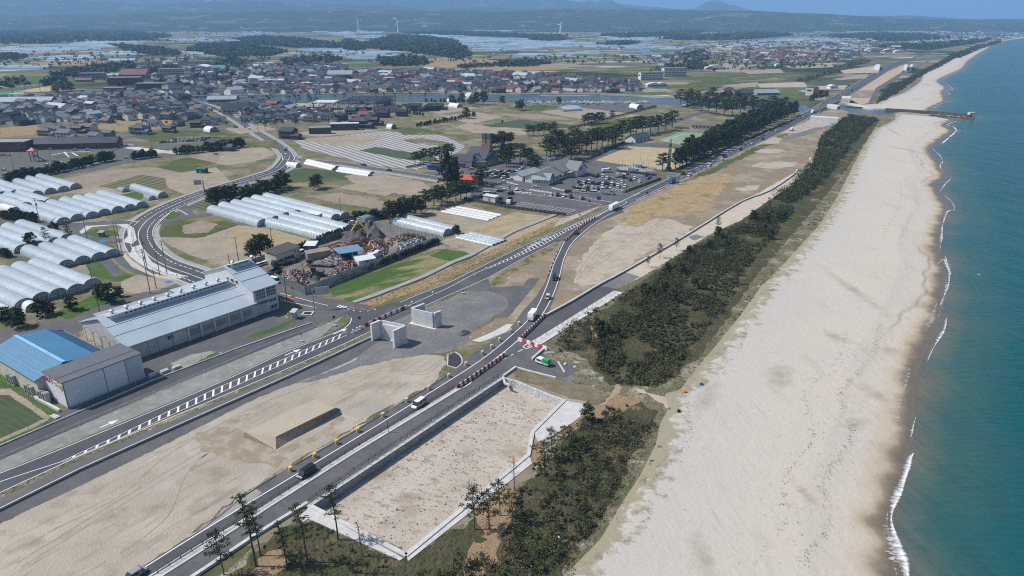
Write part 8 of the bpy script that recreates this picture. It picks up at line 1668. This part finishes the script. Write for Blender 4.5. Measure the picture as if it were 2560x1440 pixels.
# ---------------------------------------------------------------- far plain: tunnels, hills, mountains, haze
def far_tunnels(polys):
 V,MI=[],[]; r=random.Random(6); a=-.03
 for poly,w,gap,fill in polys:
  P=gp(poly); A=np.array(P); lo,hi=A.min(0),A.max(0); y=lo[1]
  while y < hi[1]:
   x=lo[0]+r.uniform(0,40)
   while x < hi[0]:
    L=r.uniform(40,95)
    if inpoly((x+L/2,y),P) and r.random() < fill:
     h=w*.42; mt=0 if r.random() < .6 else 1
     n=4; pr=[(-w/2*math.cos(math.pi*i/n),h*math.sin(math.pi*i/n)) for i in range(n+1)]; sl=r.choice([.0,.02])*L
     for i in range(n): V += [(x,y+pr[i][0],pr[i][1]+.1),(x+L,y+sl+pr[i][0],pr[i][1]+.1),(x+L,y+sl+pr[i+1][0],pr[i+1][1]+.1),(x,y+pr[i+1][0],pr[i+1][1]+.1)]; MI.append(mt)
    x += L+r.choice([5,9,45])
   y += (w+gap)*r.uniform(1.2,2.6)
 o=obj('far_greenhouses',np_mesh('far_greenhouses',np.array(V),len(V) // 4,[pmat('far_film',(.36,.45,.52),.4,var=.05,scale=30),pmat('far_film_blue',(.22,.31,.38),.4,var=.05,scale=30)],MI)); return tag(o,kind='stuff')
far_tunnels([('0,119 100,113 260,105 350,103 340,112 250,120 200,128 80,135 0,138',8,8,.85),('70,145 250,140 255,148 120,151',8,5,1),('0,165 100,168 30,178 0,181',8,3,1),('270,131 330,128 332,137 276,138',8,4,1),('270,148 335,148 335,153 272,153',8,3,1),('205,116 290,112 300,122 230,126',8,12,.8),('450,132 515,132 515,138 455,138',8,6,.9),('770,120 850,112 862,130 800,136',9,5,.9),('725,132 780,134 780,138 725,138',9,5,.9),('868,128 985,130 992,142 930,153 875,146',8,4,.9),('1150,93 1330,98 1500,108 1480,118 1300,122 1210,130 1150,118 1138,106',9,10,.88),('1270,140 1400,128 1520,130 1522,140 1400,143 1290,147',8,7,.8),('1430,110 1600,111 1712,124 1600,131 1500,123',9,10,.85),('1200,120 1300,116 1330,126 1230,130',9,14,.7),('1490,93 1650,91 1712,91 1700,101 1560,103',10,10,.85),('1050,86 1160,91 1150,101 1060,97',10,8,.85),('1690,92 1800,93 1820,98 1700,100',10,14,.7),('1950,98 2120,96 2132,107 2000,111 1830,115 1820,111',9,8,.85),('2060,118 2160,116 2180,122 2080,126',9,10,.7),('1600,150 1740,145 1780,150 1650,156',9,10,.6),('1640,118 1760,112 1800,118 1700,124',9,10,.6),('1830,118 1860,113 1960,112 1900,121',9,10,.6),('400,60 480,56 490,62 410,65',10,20,.7),('420,70 560,66 640,72 500,78',10,30,.6),('500,82 650,78 700,84 560,90',10,30,.6),('20,62 80,58 80,64 30,66',10,20,.7),('430,98 520,94 560,100 460,106',9,16,.7),('320,85 420,82 400,90 330,92',10,30,.4),('1100,72 1300,74 1280,80 1120,78',10,30,.5),('780,80 900,78 980,82 850,88',10,20,.7),('850,92 950,88 960,94 870,98',9,14,.7),('2000,80 2300,76 2400,82 2200,86',12,40,.35),('1560,132 1640,132 1650,138 1580,140',9,8,.7),('1270,104 1330,102 1340,110 1280,110',9,14,.6),('570,130 640,128 650,134 580,136',9,10,.7),('100,78 170,76 170,82 110,83',10,20,.5),('1720,143 1850,140 1860,146 1740,150',9,10,.5),('560,100 640,96 660,100 600,106',9,16,.6),('1000,92 1045,90 1050,96 1010,98',9,10,.8)])
def hill_mat():
 m,t,b=new_mat('wooded_hills'); v=wpos(t); c=(.022,.036,.016)
 c=mixc(t,noise_fac(t,v,1/60.,.4,.65),c,(.045,.058,.025)); c=mixc(t,noise_fac(t,v,1/330.,.56,.64),c,(.12,.12,.065)); c=mixc(t,noise_fac(t,v,1/120.,.66,.70),c,(.36,.38,.38))
 lnk(t,c,b.inputs['Base Color']); b.inputs['Roughness'].default_value=1; b.inputs['Specular IOR Level'].default_value=.05
 n=t.nodes.new('ShaderNodeTexNoise'); n.inputs['Scale'].default_value=1/55.; n.inputs['Detail'].default_value=5; lnk(t,v,n.inputs['Vector']); bp=t.nodes.new('ShaderNodeBump'); bp.inputs['Strength'].default_value=1; bp.inputs['Distance'].default_value=40; lnk(t,n.outputs['Fac'],bp.inputs['Height']); lnk(t,bp.outputs[0],b.inputs['Normal']); return m
m_hill=hill_mat()
def interp(tab,x): return np.interp(x,[a for a,_ in tab],[b for _,b in tab])
def fbm(x,y,seed,oct=5):
 r=np.random.default_rng(seed); out=0; amp=1; fr_=1
 for _ in range(oct):
  p=r.random(4)*6.28; an=r.random()*3.14; out=out+amp*(np.sin(fr_*(x*math.cos(an)+y*math.sin(an))+p[0]+1.3*np.sin(fr_*.7*y+p[1]))*np.sin(fr_*(y*math.cos(an)-x*math.sin(an))*1.1+p[2])); amp *= .5; fr_ *= 2.1
 return out
def terrain(name,ypx,y0,ycrest,y1,profile,rough,nu,nv,seed,x0=-500,x1=2620):
 """ridge whose crest reaches the given heights, falling off toward and away from the viewer"""
 us=np.linspace(x0,x1,nu); ys=np.concatenate([np.linspace(y0,ycrest,nv),np.linspace(ycrest,y1,6)[1:]]); U,Y=np.meshgrid(us,ys); X=(U-1280)/F*Y
 top=CAMH+(HY-interp(profile,U))/F*ycrest; f=np.where(Y <= ycrest,np.clip((Y-y0)/(ycrest-y0),0,1),np.clip((y1-Y)/(y1-ycrest),0,1)); s=f*f*(3-2*f)
 Zz=top*s+rough*fbm(X/900,Y/900,seed)*np.clip(f*3,0,1)*np.clip(f*1.3*(1.15-f)*4,.12,1)-3*(f <= 0)
 nV=len(ys); me=bpy.data.meshes.new(name); V=np.stack([X,Y,Zz],2).reshape(-1,3); I=np.arange(nV*nu).reshape(nV,nu); Q=np.stack([I[:-1,:-1],I[:-1,1:],I[1:,1:],I[1:,:-1]],2).reshape(-1,4)
 me.from_pydata(V.tolist(),[],Q.tolist()); me.materials.append(m_hill); me.polygons.foreach_set('use_smooth',[True]*len(Q)); me.update(); return tag(obj(name,me),kind='structure')
terrain('hills',0,4700,6900,8200,[(-500,34),(0,36),(400,34),(800,32),(1200,30),(1500,29),(1700,30),(1900,35),(2150,41),(2350,44.5),(2500,46.5),(2560,47),(2620,49)],20,320,70,3)
terrain('mountains',0,7000,9300,11500,[(-500,14),(0,12),(250,6),(420,14),(640,10),(800,16),(960,12),(1100,20),(1250,22),(1400,24),(1560,26),(1700,31),(1900,40),(2100,46),(2620,60)],36,260,40,8)
terrain('mountains',0,9500,12500,16000,[(-500,-40),(0,-26),(300,-14),(560,-30),(800,-10),(1000,-22),(1200,-16),(1350,-4),(1400,6),(1440,12),(1458,7),(1475,11),(1498,2),(1530,14),(1600,21),(1660,25),(1705,25),(1725,12),(1748,7),(1765,10),(1785,17),(1800,18),(1815,24),(1845,32),(1900,38),(2100,46),(2620,60)],30,420,40,12)
def haze():
 me=bpy.data.meshes.new('haze'); bm=bmesh.new(); bmesh.ops.create_cube(bm,size=1); bm.to_mesh(me); bm.free(); o=obj('haze',me)
 x0,x1,y0,y1,z0,z1=-26100,26100,-420,32100,-4,760; o.location=((x0+x1)/2,(y0+y1)/2,(z0+z1)/2); o.scale=(x1-x0,y1-y0,z1-z0)
 m=bpy.data.materials.new('haze'); m.use_nodes=True; t=m.node_tree; t.nodes.remove(t.nodes['Principled BSDF']); v=t.nodes.new('ShaderNodeVolumePrincipled'); v.inputs['Density'].default_value=HAZE; v.inputs['Color'].default_value=(.35,.63,1.0,1); v.inputs['Anisotropy'].default_value=0
 lnk(t,v.outputs[0],t.nodes['Material Output'].inputs['Volume']); me.materials.append(m); tag(o,kind='stuff')
HAZE=1.15e-4
haze()
